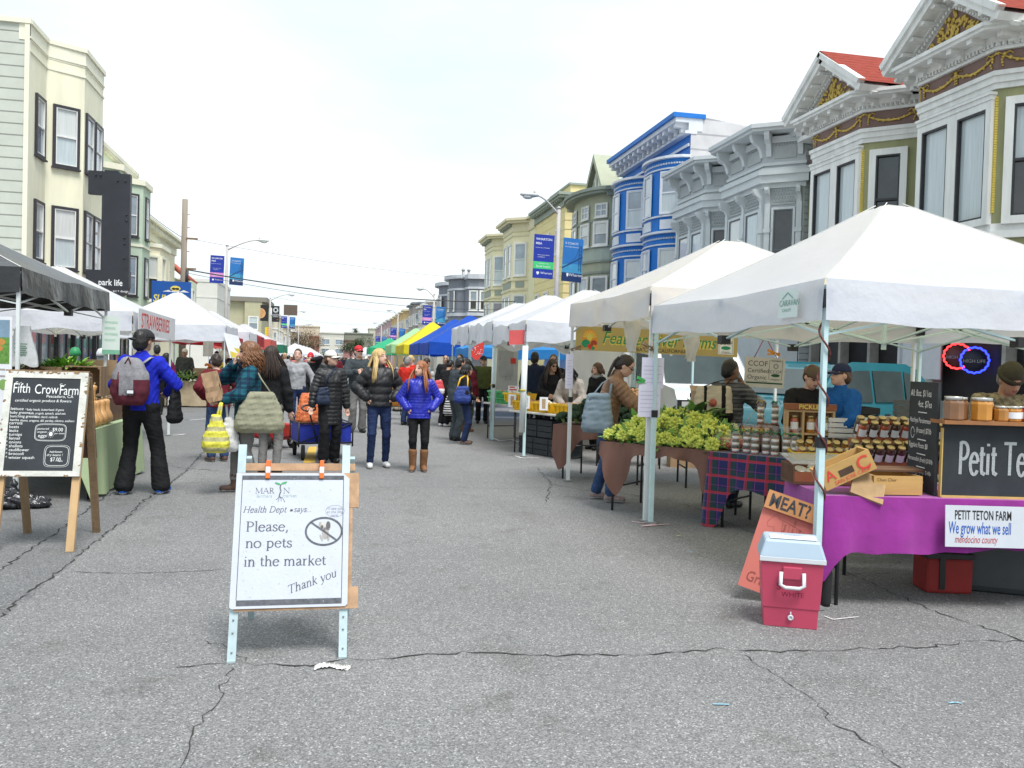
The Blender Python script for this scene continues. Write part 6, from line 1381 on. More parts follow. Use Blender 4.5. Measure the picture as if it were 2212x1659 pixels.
flat_sign('farm_sign','white hand painted farm sign in black, blue and red lettering clipped to the purple cloth','sign',onP(1.16,-.085,.575).translation,(math.cos(R(PD)),math.sin(R(PD)),0),(0,.05,1),.80,.27,[mat('sign_white_gloss',(.55,.58,.63),.5,.04),inkblk,blu_ink,mat('brick_ink',(.45,.06,.07),.7)],wgs,.006)
# pink boards
PKD=Vector((.06,.99,0))
gp=G(1708,1306);rt_=Vector((math.cos(R(-22)),math.sin(R(-22)),0));bk_=Vector((-rt_.y,rt_.x,0));ca,sa=math.cos(R(17)),math.sin(R(17));ub=(Vector((0,0,1))+bk_*.22).normalized()
ex,up_v=(rt_*ca-ub*sa).normalized(),(rt_*sa+ub*ca).normalized();nn=ex.cross(up_v)
pk=thing('leaning_board','salmon pink board with a pencilled cow diagram leaning on the table end','sign',gp);Fm=frame(-ex*.36,ex,-nn,up_v)
pink=mat('salmon_board',(.55,.16,.13),.75,.06,3)
b=MB(Fm);b.box(0,.37,0,.006,0,.66);pb_=b.build('panel',pink,pk);b=MB();o_=-ex*.36+nn*.002;sc=.60
for pts in([(.20,.64),(.23,.68),(.25,.62),(.40,.60),(.55,.56),(.57,.45),(.56,.3)],[(.2,.64),(.14,.55),(.16,.5),(.22,.52),(.27,.4),(.27,.2),(.31,.2),(.33,.33)],[(.30,.61),(.33,.42)],[(.38,.6),(.4,.42)],[(.47,.58),(.48,.4)],[(.27,.42),(.57,.42)],[(.56,.42),(.47,.42),(.47,.34)]):line(b,[(x*sc-.03,y*.62+.13)for x,y in pts],.002,o_,ex,up_v)
b.text('Grass',.10,o_+ex*.03+up_v*.05,ex,up_v,0,'LEFT',.1,.8);[b.text(t,.028,o_+ex*x+up_v*.42,up_v,-ex,0)for t,x in(('Chuck',.18),('Short Loin',.235),('Sirloin',.28))];b.build('pencil_drawing',mat('pencil',(.27,.075,.06),.9),pb_)
mo=gp-ex*.36+up_v*.555+nn*.012
mt=thing('meat_board','orange wooden plank painted with a black question about meat','sign',mo);b=MB(frame((0,0,0),ex,-nn,up_v));b.box(-.0,.335,-.02,0,0,.125);mb_=b.build('plank',mat('orange_plank',(.50,.23,.09),.7,.15,6,aniso=(1,.2,1)),mt);b=MB();b.text('MEAT?',.125,ex*.022+up_v*.02+nn*.022,ex,up_v,0,'LEFT',0,.76,.02);b.build('lettering',mat('worn_black_paint',(.05,.05,.055),.8,.5,60),mb_)
# pink cooler
co_=thing('cooler','raspberry pink picnic cooler with pale lid and white handle','cooler',(2.80,4.82,0),R(-25))
ck=mat('raspberry_plastic',(.47,.055,.11),.38,.06,4,spec=.5);cl_=mat('ice_blue_plastic',(.36,.45,.54),.4,.05,4);cw=mat('cool_white_plastic',(.60,.62,.65),.4,.05)
b=MB();b.add([(x*s,y*t,z)for z,s,t in((0,.155,.13),(.115,.16,.135),(.12,.166,.14),(.40,.18,.15))for x,y in((-1,-1),(1,-1),(1,1),(-1,1))],[(0,3,2,1)]+[(4*k+i,4*k+(i+1)%4,4*k+4+(i+1)%4,4*k+4+i)for k in range(3)for i in range(4)]+[(12,13,14,15)]);cbody=b.build('body',ck,co_,bev=.018)
b=MB();b.add([(x*s,y*t,z)for z,s,t in((.40,.188,.158),(.425,.192,.162),(.44,.188,.158),(.53,.16,.13))for x,y in((-1,-1),(1,-1),(1,1),(-1,1))],[(0,3,2,1)]+[(4*k+i,4*k+(i+1)%4,4*k+4+(i+1)%4,4*k+4+i)for k in range(3)for i in range(4)]+[(12,13,14,15)],0);b.build('lid',[cl_],co_,bev=.014)
b=MB();b.box(-.192,.192,-.162,-.155,.40,.43);b.build('rim',cw,co_,bev=.004)
b=MB();b.box(-.055,.055,-.168,-.142,.30,.375);b.build('handle_mount',ck,cbody,bev=.006)
b=MB();b.tube([(-.065,-.172,.345),(-.068,-.185,.27),(-.04,-.19,.255),(.04,-.19,.255),(.068,-.185,.27),(.065,-.172,.345)],.0115,8);b.build('handle',cw,co_)
b=MB();b.lathe([(.017,0),(.017,.012),(.009,.014),(.009,.006),(0,.006)],14,0,MT_((0,-.137,.065))@MR_(R(90),4,'X'));b.box(-.004,.004,-.148,-.14,.082,.10);b.build('drain_plug',cw,co_)
b=MB();b.text('WHITE',.042,(-.06,-.1665,.195),(1,0,0),(0,.06,1),0);b.text('S',.06,(-.09,-.1675,.235),(1,0,0),(0,.06,1));b.build('marker_writing',mat('marker_maroon',(.16,.01,.03),.8),cbody)
ps=thing('paper_sheet','white and lilac printed price strip lying on the cooler lid','paper',(2.80,4.82,.533),R(-25));b=MB();b.grid(lambda u,v:Vector((-.13+.27*u,-.115+.13*v,.002+.004*math.sin(u*9)*v)),8,3);pp_=b.build('sheet',paper,ps)
b=MB();[rect(b,-.12,.13,-.1+.022*q,-.094+.022*q,(0,0,.0075),(1,0,0),(0,1,0),q%2)for q in range(4)];b.text('100 % organic',.03,(-.1,-.02,.0075),(1,0,0),(0,1,0),0);b.build('print',[pur_ink,mat('mid_grey_print',(.4,.4,.44),.8)],pp_)
# under and beside the purple table
rb=thing('cooler_bag','dark red insulated bag with black strap under the purple table','bag',(4.36,5.42,0),R(-14));b=MB();b.box(-.165,.165,-.12,.12,0,.25);b.build('body',mat('dark_red_nylon',(.26,.02,.018),.7,.15,5),rb,bev=.02);b=MB();b.box(-.075,-.035,-.128,-.118,.03,.27);b.box(-.165,.168,-.125,.125,.25,.285);b.build('strap',blackm,rb)
gb=thing('storage_bin','dark grey plastic bin on its side under the table at the right edge','bin',(4.75,5.25,0),R(-30));b=MB();b.box(-.3,.3,-.03,.35,0,.46);b.build('body',mat('graphite_plastic',(.055,.06,.065),.55,.1),gb,bev=.05);b=MB();b.tube([(-.26,-.036,.03),(-.26,-.036,.4),(.26,-.036,.4),(.26,-.036,.03)],.012,6);b.build('rim',MATS['graphite_plastic'],gb)
ub=thing('canopy_bag','tall black cylinder bag standing against the nearest tent pole','bag',(3.24,5.12,0));b=MB();b.lathe([(.03,0),(.036,.03),(.036,.68),(.03,.72),(.012,.74)],14);b.build('body',mat('black_nylon',(.02,.02,.022),.6,.2),ub);b=MB();b.box(-.015,.015,-.04,-.036,.48,.56);b.build('tag',paper,ub)
for lx,ly,hx_ in((3.36,4.98,3.46),):
 pass
 # rope, clips and papers on the tent poles
rp_=MB();rp_.tube([(3.1225+.036*math.cos(t*.45),5.053+.036*math.sin(t*.45),1.95-t*.022)for t in range(58)],.0075,6);tag(rp_.build('cord',mat('black_orange_cord',(.05,.02,.02),.8,.6,45,col2=(.15,.04,.03))),'black and orange cord wound round the nearest tent pole','cord')
def paperclip(label,x,y,z,w,h,rt=(1,-.15,0),m_=None):return flat_sign('paper_sheet',label,'paper',(x,y,z),rt,(0,0,1),w,h,[m_ or mat('lilac_paper',(.66,.64,.78),.8,.03),mat('faint_print',(.5,.48,.62),.8)],lambda L_,o,r,u:[rect(L_,.02,w-.02-.03*(q%2),.05+.04*q,.058+.04*q,o,r,u,0)for q in range(int(h/.045)-1)],.003)
paperclip('upper lilac paper clipped to the cauliflower tent pole',3.10,8.04,1.50,.22,.30);paperclip('lower lilac paper clipped to the cauliflower tent pole',3.07,8.03,1.22,.22,.32);paperclip('narrow price strip hung on the pole before the broccoli',3.07,11.0,1.47,.1,.46)
def clamp(label,x,y,z,m_,rz=0):
 o=thing('spring_clamp',label,'clamp',(x,y,z),R(rz));b=MB();b.bar((-.09,0,.05),(.05,0,-.012),.02,.03);b.bar((-.09,0,-.0),(.05,0,.012),.02,.02);b.build('arms',m_,o);b=MB();b.lathe([(.012,-.012),(.012,.012)],8,0,MR_(R(90),4,'X'));b.build('spring',silver,o);return o
clamp('brown spring clamp high on the cauliflower tent pole',3.06,8.06,1.74,wood,30);clamp('green handled clamp above the lower paper',3.03,8.06,1.40,mat('clamp_green',(.05,.35,.08),.5),15);clamp('dark clamp on the pole before the broccoli',3.13,11.0,1.76,wood,150)
for x,y,z,s_,lb in((3.42,9.6,1.97,1.,'roll of white plastic bags hung at the middle of the tan banner'),(4.3,9.9,1.84,.9,'white plastic bag roll hung before the end of the tan banner')):
 o=thing('plastic_bags',lb,'bags',(x,y,z));b=MB();random.seed(int(x*10))
 b.grid(lambda u,v:Vector(((u-.5)*(.16+.06*math.sin(v*5)),-.03-.02*math.sin(u*9+v*4)-.03*math.sin(u*3.14),.14-.38*v*s_)),8,8);b.grid(lambda u,v:Vector(((u-.5)*(.15+.05*math.cos(v*4)),.03+.02*math.sin(u*11),.12-.32*v*s_)),8,8)
 b.tube([(-.05,0,.14),(-.11,-.03,.17),(-.08,-.02,.05)],[.02,.03,.012],6);b.build('bag',bagw,o)
 # CCOF sign
def ccs(L_,o,r,u):
 for q,(t,s_)in enumerate((('CCOF',.105),('Certified',.085),('Organic',.085))):L_.text(t,s_*.8,o+r*.03+u*(.245-.075*q),r,u,0)
 rect(L_,.02,.43,.045,.062,o,r,u,1);L_.text('www.ccof.org',.02,o+r*.14+u*.068,r,u,0)
 line(L_,[(.275,.1),(.42,.1),(.42,.315),(.275,.315)],.005,o,r,u,0,.0003,True);L_.text('Certified',.028,o+r*.348+u*.3,r,u,0,'CENTER');L_.text('CCOF',.05,o+r*.348+u*.17,r,u,0,'CENTER');blob(L_,(.348,.145),.05,.018,o,r,u,1);L_.text('Organic',.028,o+r*.348+u*.09,r,u,0,'CENTER')
 for q in range(12):a=q*.5236;line(L_,[(.348+.016*math.cos(a),.25+.016*math.sin(a)),(.348+.032*math.cos(a),.25+.032*math.sin(a))],.006,o,r,u,0)
flat_sign('hanging_sign','pale board with organic certification lettering hung on red strings','sign',(4.82,9.0,1.53),(1,-.26,-.03),(.03,0,1),.45,.345,[mat('ivory_board',(.60,.585,.53),.7,.05),mat('olive_black_ink',(.05,.05,.045),.8),mat('pine_green_ink',(.03,.09,.04),.8)],ccs,.012)
b=MB();b.tube([(4.70,9.03,1.70),(4.79,9.0,1.9)],.005,5);b.tube([(4.95,8.97,1.70),(4.84,9.0,1.9)],.005,5);tag(b.build('hanging_string',mat('red_twine',(.3,.05,.04),.8)),'red twine holding the organic certification board','string')
clamp('orange tipped clamp on the string of the organic certification board',4.92,8.95,1.74,org_ink,-30)
# yellow tub tables under tent C
T1=TL(3.04,14.75,-66);table('white topped folding table holding the yellow tubs',3.04,14.75,-66,1.75,.75,.74,group=None)
def tub(label,M,m_,group=None,fill=None,w=.52,d=.36,h=.17):
 o=thing('plastic_tub',label,'tub',M.translation,M.to_euler().z,group);b=MB()
 b.add([(x,y,z)for z,i in((0,.03),(h,0),(h,.015),(.012,.04))for x,y in((i,i),(w-i,i),(w-i,d-i),(i,d-i))],[(0,1,2,3)]+[(4*k+i,4*k+(i+1)%4,4*k+4+(i+1)%4,4*k+4+i)for k in range(3)for i in range(4)]+[(12,13,14,15)])
 b.box(-.012,w+.012,-.012,.0,h-.03,h);[b.box(w*.2*q+.04,w*.2*q+.055,-.008,.012,.03,h-.03)for q in range(5)];b.build('body',m_,o)
 if fill:f=MB();[f.ico((ru_(.07,w-.07),ru_(.06,d-.06),h*.75+ru_(-.02,.04)),ru_(.03,.045),random.randrange(len(fill)),7,5,.08)for _ in range(34)];f.build('contents',fill,o)
 return o
ytub=mat('yellow_tub_plastic',(.72,.42,.01),.4,.05);mush=mat('mushroom_cream',(.6,.55,.45),.8,.15);nutb=mat('nut_brown',(.3,.16,.07),.8,.3);gtub=mat('mint_green_plastic',(.10,.55,.20),.45,.05)
tub('yellow plastic tub at the far end of the white table',T1@MT_((.02,.04,.742)),ytub,None,[nutb]);tub('yellow plastic tub in the middle of the white table',T1@MT_((.60,.04,.742)),ytub,None,[nutb,mush]);tub('yellow plastic tub nearest the broccoli',T1@MT_((1.18,.04,.742)),ytub,None,[nutb])
tub('raised yellow tub of pale mushrooms tilted toward shoppers',T1@MT_((-.32,.1,.86))@MR_(R(16),4,'X'),ytub,None,[mush,nutb])
for q,(a,b_)in enumerate(((.52,-.005),(1.02,-.005),(.05,.05))):flat_sign('price_card',('brown and white price card in the middle','brown and white price card nearer the broccoli','white price card at the far end')[q]+' of the yellow tubs','card',T1@Vector((a,b_-.02,.90)),(math.cos(R(-20)),math.sin(R(-20)),0),(0,0,1),.14,.22,[paper,mat('tan_print',(.42,.28,.16),.8)],lambda L_,o,r,u:rect(L_,.04,.10,.03,.19,o,r,u,0),.006)
T2=TL(3.06,17.5,-72);table('white topped folding table holding the mint green trays',3.06,17.5,-72,1.9,.75,.74,group=None)
for q in range(2):tub('mint green tray of jam jars, '+('upper' if q else 'lower')+' of the stacked pair',T2@MT_((.1,.05,.742+.125*q)),gtub,None,None,.9,.5,.12)
for q in range(14):jar('small jar with red and white lid standing in the mint green tray',T2@MT_((.18+.11*(q%7),.16+.14*(q//7),.90)),.042,.10,(redj,brownp,mush)[q%3],(red_ink,paper,gtub)[q%3],False,'jam jars in the green tray')
flat_sign('price_card','white card with red print beside the mint green trays','card',T2@Vector((1.05,.1,.98)),(1,-.2,0),(0,0,1),.2,.27,[paper,red_ink],lambda L_,o,r,u:[rect(L_,.03,.17-.04*(q%2),.08+.05*q,.105+.05*q,o,r,u,0)for q in range(4)],.004)
bcr=mat('black_crate_plastic',(.025,.03,.035),.6,.2)
for q in range(5):crate('plastic_crate','black plastic crate stacked in the dark under the yellow tub table',T1@MT_((.1+.42*(q%3)+.1*(q//3),.16,.002+.31*(q//3))),.40,.40,.30,bcr,'crate',3,'black crates under the tub table')
for p_,m_,lb in(((2.98,13.9),red_ink,'r'),):pass
fg=flat_sign('cloth_flag','plain coral red cloth clipped to the corner of the yellow tub tent','flag',(2.98,13.98,1.99),(1,-.15,.06),(0,0,1),.26,.24,[mat('coral_cloth',(.60,.10,.10),.8,.08),red_ink],None,.004)
wf=thing('cutout_sign','red strawberry cutout with white dots on the farther white tent pole','sign',(2.80,16.9,1.78));b=MB(frame((0,0,0),Vector((1,-.1,.25)).normalized(),Vector((.1,1,0)).normalized(),Vector((-.25,0,1)).normalized()));pts=[(-.02,-.18),(.10,-.08),(.15,.03),(.17,.15),(.04,.13),(-.06,.09),(-.12,.02),(-.13,-.07),(-.09,-.15)];b.prism(pts,-.01,.01,0,Matrix(((1,0,0,0),(0,0,-1,0),(0,1,0,0),(0,0,0,1))));wp=b.build('panel',red_ink,wf)
b2=MB(b.T);[b2.ico((ru_(-.09,.10),-.012,ru_(-.10,.09)),.008,0,6,4)for _ in range(22)];b2.build('dots',paper,wp)
for x,y in((2.98,13.88),(3.04,16.92)):
 o=thing('white_tube','white plastic weight tube strapped to the '+('yellow tub' if y<15 else 'crumpled valance')+' tent pole','tube',(x+.1,y-.04,0));b=MB();b.tube([(0,0,.42),(.02,0,1.85)],.05,12);b.build('pipe',whitesteel,o);b=MB();b.lathe([(.056,1.1),(.056,1.13)],12);b.build('strap',mat('yellow_strap',(.5,.4,.05),.7),o)
for q,(x,y,z,w,c_)in enumerate(((4.6,10.6,.75,.45,0),(4.75,10.7,1.0,.4,0),(5.2,12.6,.0,.5,0))):cbox('brown cardboard box stacked behind the cauliflower shopper, '+('lower','upper','ground level')[q],MT_((x,y,z))@MR_(R(-12),4,'Z'),w,.35,.25,card,q==1)
table('plain folding table behind the cauliflower tent stacked with boxes',4.4,10.4,-12,1.3,.7,.74,group=None)
ct=thing('produce_bin','lime green tilted bin of brown mushrooms behind the broccoli','bin',(4.0,12.6,.8),R(-20));b=MB();b.box(0,.8,0,.5,0,.12,0,MR_(R(22),4,'X')@MR_(R(-12),4,'Y'));b.build('body',mat('lime_bin',(.25,.5,.12),.5),ct);b=MB(MR_(R(22),4,'X')@MR_(R(-12),4,'Y'));[b.ico((ru_(.05,.75),ru_(.05,.45),.14),ru_(.03,.05),0,7,5,.1)for _ in range(50)];b.build('contents',nutb,ct)
table('table behind the broccoli carrying the lime green bin',3.9,12.7,-20,1.2,.6,.80,group=None)
# crates behind the vendor on the right
gcr=mat('grey_crate_plastic',(.14,.15,.16),.6,.15);wcr=mat('white_crate_plastic',(.62,.63,.65),.5,.06)
RX=TL(4.55,7.55,-11.8)
table('long black topped table behind the sellers holding crates',4.75,7.3,-11.8,2.6,.7,.92,blackm,group=None)
for q,(a,b_,z,w,h,m_,lb)in enumerate(((.42,.1,.922,.46,.22,wcr,'white plastic crate with brown cloth over its rim'),(.16,.25,.922,.36,.2,wcr,'white crate beside the water bottle'),(.98,.1,.922,.6,.16,wcr,'long low white crate behind the tall jars'),(1.6,.1,.922,.6,.12,wcr,'low white crate near the beanie seller'),(.95,.3,1.085,.62,.22,gcr,'grey slatted crate on top of the long white crate'),(1.6,.3,1.05,.5,.2,gcr,'grey folded crate nearer the beanie seller'),(.36,.42,.922,.36,.30,blackm,'black tote crate behind the blue jacket man'))):crate('plastic_crate',lb,RX@MT_((a,b_-.3,z)),w,.36,h,m_,'crate',4)
o=MB(RX);o.grid(lambda u,v:Vector((.50+.26*u,-.215-.012*(v>.3)*math.sin(u*9)*.5,1.15-.15*v*(1+.2*math.sin(u*5)))),8,4);tag(o.build('cloth_rag',mat('tan_rag',(.38,.27,.18),.9,.15,9)),'tan cloth hanging over the rim of the white crate','cloth')
bt=thing('water_bottle','clear water bottle with blue label beside the blue jacket man','bottle',RX@Vector((.36,-.24,.922)));b=MB();b.lathe([(.03,0),(.033,.02),(.033,.15),(.014,.2),(.014,.225)],12);bb_=b.build('body',mat('clear_bottle',(.7,.76,.78),.1,.03,alpha=.4,spec=.8),bt);b=MB();b.lathe([(.034,.07),(.034,.12)],12);b.build('label',mat('bottle_blue',(.05,.4,.5),.5),bb_)
pt=thing('planter_box','black tub with green seedlings below the crates','planter',(4.55,6.72,.3),R(-12));b=MB();b.box(0,.5,0,.35,0,.48);b.build('tub',blackm,pt,bev=.01);leafclump('seedlings','green seedlings growing in the black tub below the crates',(4.82,6.84,.78),.2,.12,.06,30,[lf_g,lf_b],(.08,.14),(.02,.03),.5,'plant',seed=9)
flat_sign('notice_board','large white board on the dark shop window behind the front tent','board',(12.40,16.75,2.05),(0,-1,0),(0,0,1),.75,.75,[mat('cool_grey_board',(.52,.55,.6),.6,.04)],None,.03)
flat_sign('notice_board','white board at lower right of the pair on the shop window','board',(12.38,16.0,1.95),(0,-1,0),(0,0,1),.6,.95,[MATS['cool_grey_board']],None,.03)
for nm,y,z,c_,lab in(('red',15.18,1.96,(1,.03,.03),'round red neon bottle cap sign in the dark shop window'),('blue',14.70,1.88,(.02,.04,1),'round blue neon bottle cap sign in the dark shop window')):
 o=thing('neon_sign',lab,'neon sign',(12.36,y,z),R(42));b=MB();b.tube([(0,.25*(1+.035*math.cos(16*a))*math.cos(a),.25*(1+.035*math.cos(16*a))*math.sin(a))for a in[6.2832*i/96 for i in range(96)]],.019,6,0,False,1.,True);b.build('neon_tube',mat('neon_'+nm,c_,.4,0,emit=2.2),o)
 b=MB();b.lathe([(.21,0),(.21,.02),(0,.021)],24,0,MR_(R(-90),4,'Y'));bk=b.build('backing',mat('neon_back_'+nm,(.10,.02,.02)if nm=='red' else(.01,.012,.03),.5),o);b=MB();b.text('HIGH LIFE',.09,(-.024,0,-.05),(0,-1,0),(0,0,1),0,'CENTER');b.build('lettering',mat('dull_silver_ink',(.3,.28,.3),.6),bk)
 # litter
lt=thing('crumpled_paper','crumpled white tissue lying on the road crack below the pets sign','litter',G(715,1445));random.seed(3);b=MB()
HG=[[ru_(0,.022)for _ in range(9)]for _ in range(24)];b.grid(lambda u,v:Vector(((u-.5)*.17+HG[int(v*8)][int(u*8)]*.5,(v-.5)*(.055-.03*u)+.02*math.sin(u*5)+HG[int(u*22)][int(v*7)]*.5,.006+HG[int(u*22)][int(v*6)]*math.sin(3.14*min(1,v+.1)))),22,7,0,False);b.grid(lambda u,v:Vector((.05+.04*u,-.035+.022*v,.006+.006*math.sin(u*7+v*3))),4,3);b.build('tissue',mat('tissue_white',(.66,.65,.62),.9,.15,30),lt,solid=.002)
for p_,lab in(((1040,975),'pale dropped leaf scrap on the road left of the couple'),((1460,1160),'yellow green leaf scrap under the cauliflower table')):b=MB();leafmesh(b,tuple(G(*p_)+Vector((0,0,.008))),(1,.3,.02),.07,.015,0,0);tag(b.build('leaf_scrap',mat('pale_leaf',(.5,.52,.25),.8)),lab,'litter')
# ==== left stalls
GT=TL(-2.42,9.5,90)
table('trestle table under the pale green cloth on the left',-2.42,9.55,90,2.3,1.3,.73,group=None)
gcl=mat('pale_green_cloth',(.33,.41,.24),.9,.06,3,bump=.12,bs=50)
cloth('pale green cloth hanging over the squash table on the left',-2.42,9.55,90,2.3,1.3,.735,gcl,lambda s:(.13 if s<.1 else .70)+.01*math.sin(s*60),fold=.03,nf=7,seed=11)
sq=mat('butternut_skin',(.58,.30,.10),.38,.1,5,col2=(.66,.40,.18));
def squash():
 o=thing('butternut_squash','tan butternut squash in the heap at the corner of the green cloth','squash',(0,0,0),0,'butternut squashes heaped beside the chalkboard');b=MB();b.lathe([(.01,0),(.05,.008),(.078,.045),(.08,.085),(.062,.13),(.045,.165),(.042,.22),(.046,.255),(.034,.278),(.01,.284)],16);b.build('body',sq,o);b=MB();b.lathe([(.013,.28),(.009,.30),(.012,.315)],6);b.build('stem',mat('squash_stem',(.3,.25,.12),.8),o);return o
S0=squash();first=True
SQ=[(.14+.19*i,.08,.745,0,6-5*(i%3),.98)for i in range(5)]+[(.24+.19*i,.23,.775,-5,5*(i%2),.95)for i in range(4)]+[(.12+.2*i,.30,.945,6,9-8*(i%3),.9)for i in range(4)]+[(.32+.2*i,.17,.955,14,8*(i%2)-4,.85)for i in range(2)]
for i,(a,b_,z,rx,ry,sc_)in enumerate(SQ):
 o=S0 if first else copy_tree(S0);first=False;o.matrix_world=GT@MT_((a,b_,z))@MR_(R(rx),4,'X')@MR_(R(ry),4,'Y')@MR_(i*1.3,4,'Z')@Matrix.Scale(sc_,4)
cr_o=TL(-3.75,10.2,6)
stepb=thing('display_steps','stepped wooden riser behind the chalkboard holding the greens','stand',(-4.6,10.4,0));b=MB();b.box(-.6,2.1,.1,.9,.75,1.02);b.build('riser',dkwood,stepb)
crate('produce_crate','old wooden crate tipped on its side above the chalkboard',MT_((-2.99,10.95,1.04))@MR_(R(90),4,'X'),.38,.34,.34,wood,slats=1)
crate('produce_crate','old wooden crate under the bright leafy greens',MT_((-3.42,10.6,1.04)),.40,.40,.33,wood,slats=1)
leafclump('leafy_greens','bright green long leaved bunches in the crate behind the chalkboard',(-3.02,10.85,1.34),.26,.16,.10,190,[lf_b,lf_g,lf_b],(.06,.13),(.018,.03),.7,seed=31)
leafclump('lettuce_heap','bronze brown lettuces heaped left of the bright greens',(-3.42,10.5,1.26),.22,.22,.14,180,[lf_br,lf_p,lf_br,lf_pale],(.06,.11),(.03,.05),.4,seed=32)
leafclump('chard_bunch','dark chard with pale ribs at the left end behind the chalkboard',(-3.75,10.5,1.25),.22,.25,.24,120,[lf_d,lf_d,lf_pale],(.12,.22),(.03,.06),.6,seed=33)
leafclump('herb_bunches','green herb bunches between the crate and the backpack man',(-2.95,11.2,.95),.25,.35,.18,150,[lf_b,lf_g,lf_br],(.06,.12),(.015,.03),.6,seed=34)
leafclump('leafy_greens','pale green leaf tufts behind the squash heap',(-2.75,10.75,.85),.16,.2,.1,60,[lf_b],(.06,.12),(.02,.03),.7,seed=35)
for q in range(3):cbox('cardboard carton of the stack behind the greens stall',MT_((-3.48+.03*q,13.0,.72+.24*q))@MR_(R(5*q),4,'Z'),.42,.35,.235,card,False,None,'cardboard_box','cartons stacked behind the greens stall')
table('small table carrying the carton stack behind the greens stall',-3.6,12.95,0,.7,.5,.71,wood,group=None)
wp_=thing('plastic_bag','white plastic bag with green print hanging on the left tent','bag',(-3.10,9.6,1.62));b=MB()
for s_ in(-1,1):b.grid(lambda u,v,s_=s_:Vector(((u-.5)*(.13+.16*v)*(1+.05*math.sin(v*7+u*3)),s_*(.015+.05*math.sin(3.14*u)*(.3+v))-.008*math.sin(u*13+v*6),.17-.40*v-.02*math.sin(u*9)*v)),10,8)
wbag=b.build('bag',bagw,wp_);b=MB();[b.box(-.06+.012*(q%2),.06-.012*(q%2),-.072,-.069,-.02-.022*q,-.008-.022*q)for q in range(6)];b.build('print',mat('dull_green_print',(.15,.25,.19),.8),wbag)
bk=thing('weight_bag','black plastic sack tied to the front left tent pole as a weight','bag',(-3.05,9.2,0));sd_=SDF((-.36,-.3,-.02),(.4,.3,.34),.012);sd_.ell((0,0,.07),(.24,.18,.09));sd_.ell((-.14,.02,.1),(.14,.14,.12),k=.04);sd_.ell((.24,-.03,.045),(.12,.09,.05),k=.03);sd_.cap((-.02,.0,.1),(.02,0,.26),.07,.025,k=.05);sd_.noise(.009,30,3);sd_.noise(.005,70,5);np_obj('sack',*sd_.mesh(),mat('black_polythene',(.016,.016,.02),.25,.2,4,spec=.7),bk)
yf=thing('hanging_flag','small white and yellow garden flag hung on the kraft stall tent corner','flag',(-2.95,25.8,1.9));b=MB();b.add([(-.15,0,.3),(.25,0,.22),(.5,0,-.45),(.05,-.02,-.42)],[(0,1,2,3)],0);b.add([(.02,-.004,-.1),(.3,-.004,-.15),(.46,-.004,-.42),(.08,-.024,-.4)],[(0,1,2,3)],1);b.build('cloth',[paper,mat('flag_yellow',(.62,.5,.06),.7)],yf,solid=.006)
table('trestle under the kraft paper covering',-5.9,26.5,0,2.85,1.0,.74,group=None)
cloth('kraft paper sheet covering the produce stall front on the left',-5.9,26.5,0,2.85,1.0,.745,kraft,lambda s:.70,fold=.02,nf=5,seed=15)
leafclump('leafy_greens','dark leafy bunches spilling over the kraft paper stall',(-4.3,26.65,.78),.55,.22,.22,220,[lf_g,lf_d,lf_b,lf_pale],(.1,.2),(.03,.05),.4,seed=41)
leafclump('purple_heads','purple radicchio heads in the carton on the kraft stall',(-3.62,26.75,.84),.2,.18,.2,90,[lf_p,mat('mauve_leaf',(.2,.1,.15),.7,.3)],(.06,.12),(.04,.06),.4,seed=42)
cbox('low carton under the purple heads on the kraft stall',MT_((-3.85,26.56,.752)),.48,.38,.14,card,False)
bs=thing('wicker_basket','shallow wicker basket of small green leaves on the kraft stall','basket',(-3.2,26.75,.752));b=MB();b.lathe([(.22,0),(.28,.14),(.29,.15),(.27,.13),(.2,.02),(0,.02)],20);b.build('body',mat('wicker',(.36,.25,.12),.8,.3,40,bump=.6,bs=90),bs);leafclump('leafy_greens','small pale leaves heaped in the wicker basket',(-3.2,26.75,.86),.24,.24,.1,120,[lf_g,lf_pale,lf_b],(.04,.08),(.015,.025),.6,seed=43)
for q in range(3):cbox('carton of fruit raised at the back of the kraft stall, '+('left','middle','right')[q],MT_((-4.1+.42*q,27.1,.9)),.4,.4,.24,card,False)
table('raised back shelf of the kraft stall',-4.4,27.08,0,1.6,.45,.89,wood,group=None)
orf=mat('orange_fruit',(.62,.20,.03),.5,.1);yef=mat('lemon_fruit',(.66,.48,.05),.5,.1)
for q,(x,m_,n_,lab)in enumerate(((-3.55,red_ink,26,'red net of oranges'),(-3.3,yef,22,'pile of yellow lemons'))):b=MB();random.seed(q);[b.ico((ru_(-.2,.2),ru_(-.13,.13),ru_(0,.14)),.04,0,8,5)for _ in range(n_)];o=b.build('fruit_pile',orf if q==0 else yef);o.location=(x,27.25,1.16);tag(o,lab+' at the back of the kraft stall','fruit')
sc_=thing('hanging_scale','round dial scale standing above the fruit on the kraft stall','scale',(-3.25,27.2,1.14));b=MB();b.lathe([(.0,-.02),(.15,-.02),(.15,.02),(0,.021)],20,0,MT_((0,0,.42))@MR_(R(90),4,'X'));b.build('dial',mat('dial_cream',(.55,.5,.42),.5),sc_);b=MB();b.tube([(0,0,0),(0,0,.3)],.03,8);b.lathe([(.12,0),(.12,.03)],12);b.build('stand',steelgrey,sc_)
for x in(-3.75,-3.2):o=MB();o.grid(lambda u,v,x=x:Vector((x+(u-.5)*.3,27.6+.03*math.sin(u*9),2.0-.5*v)),8,5);tag(o.build('plastic_bags',bagw if x<-3.5 else mat('dusky_bag',(.35,.24,.24),.6,tl=(.4,.3,.3,.3))),('white' if x<-3.5 else 'dusky pink')+' bags hanging at the back of the kraft stall','bags')
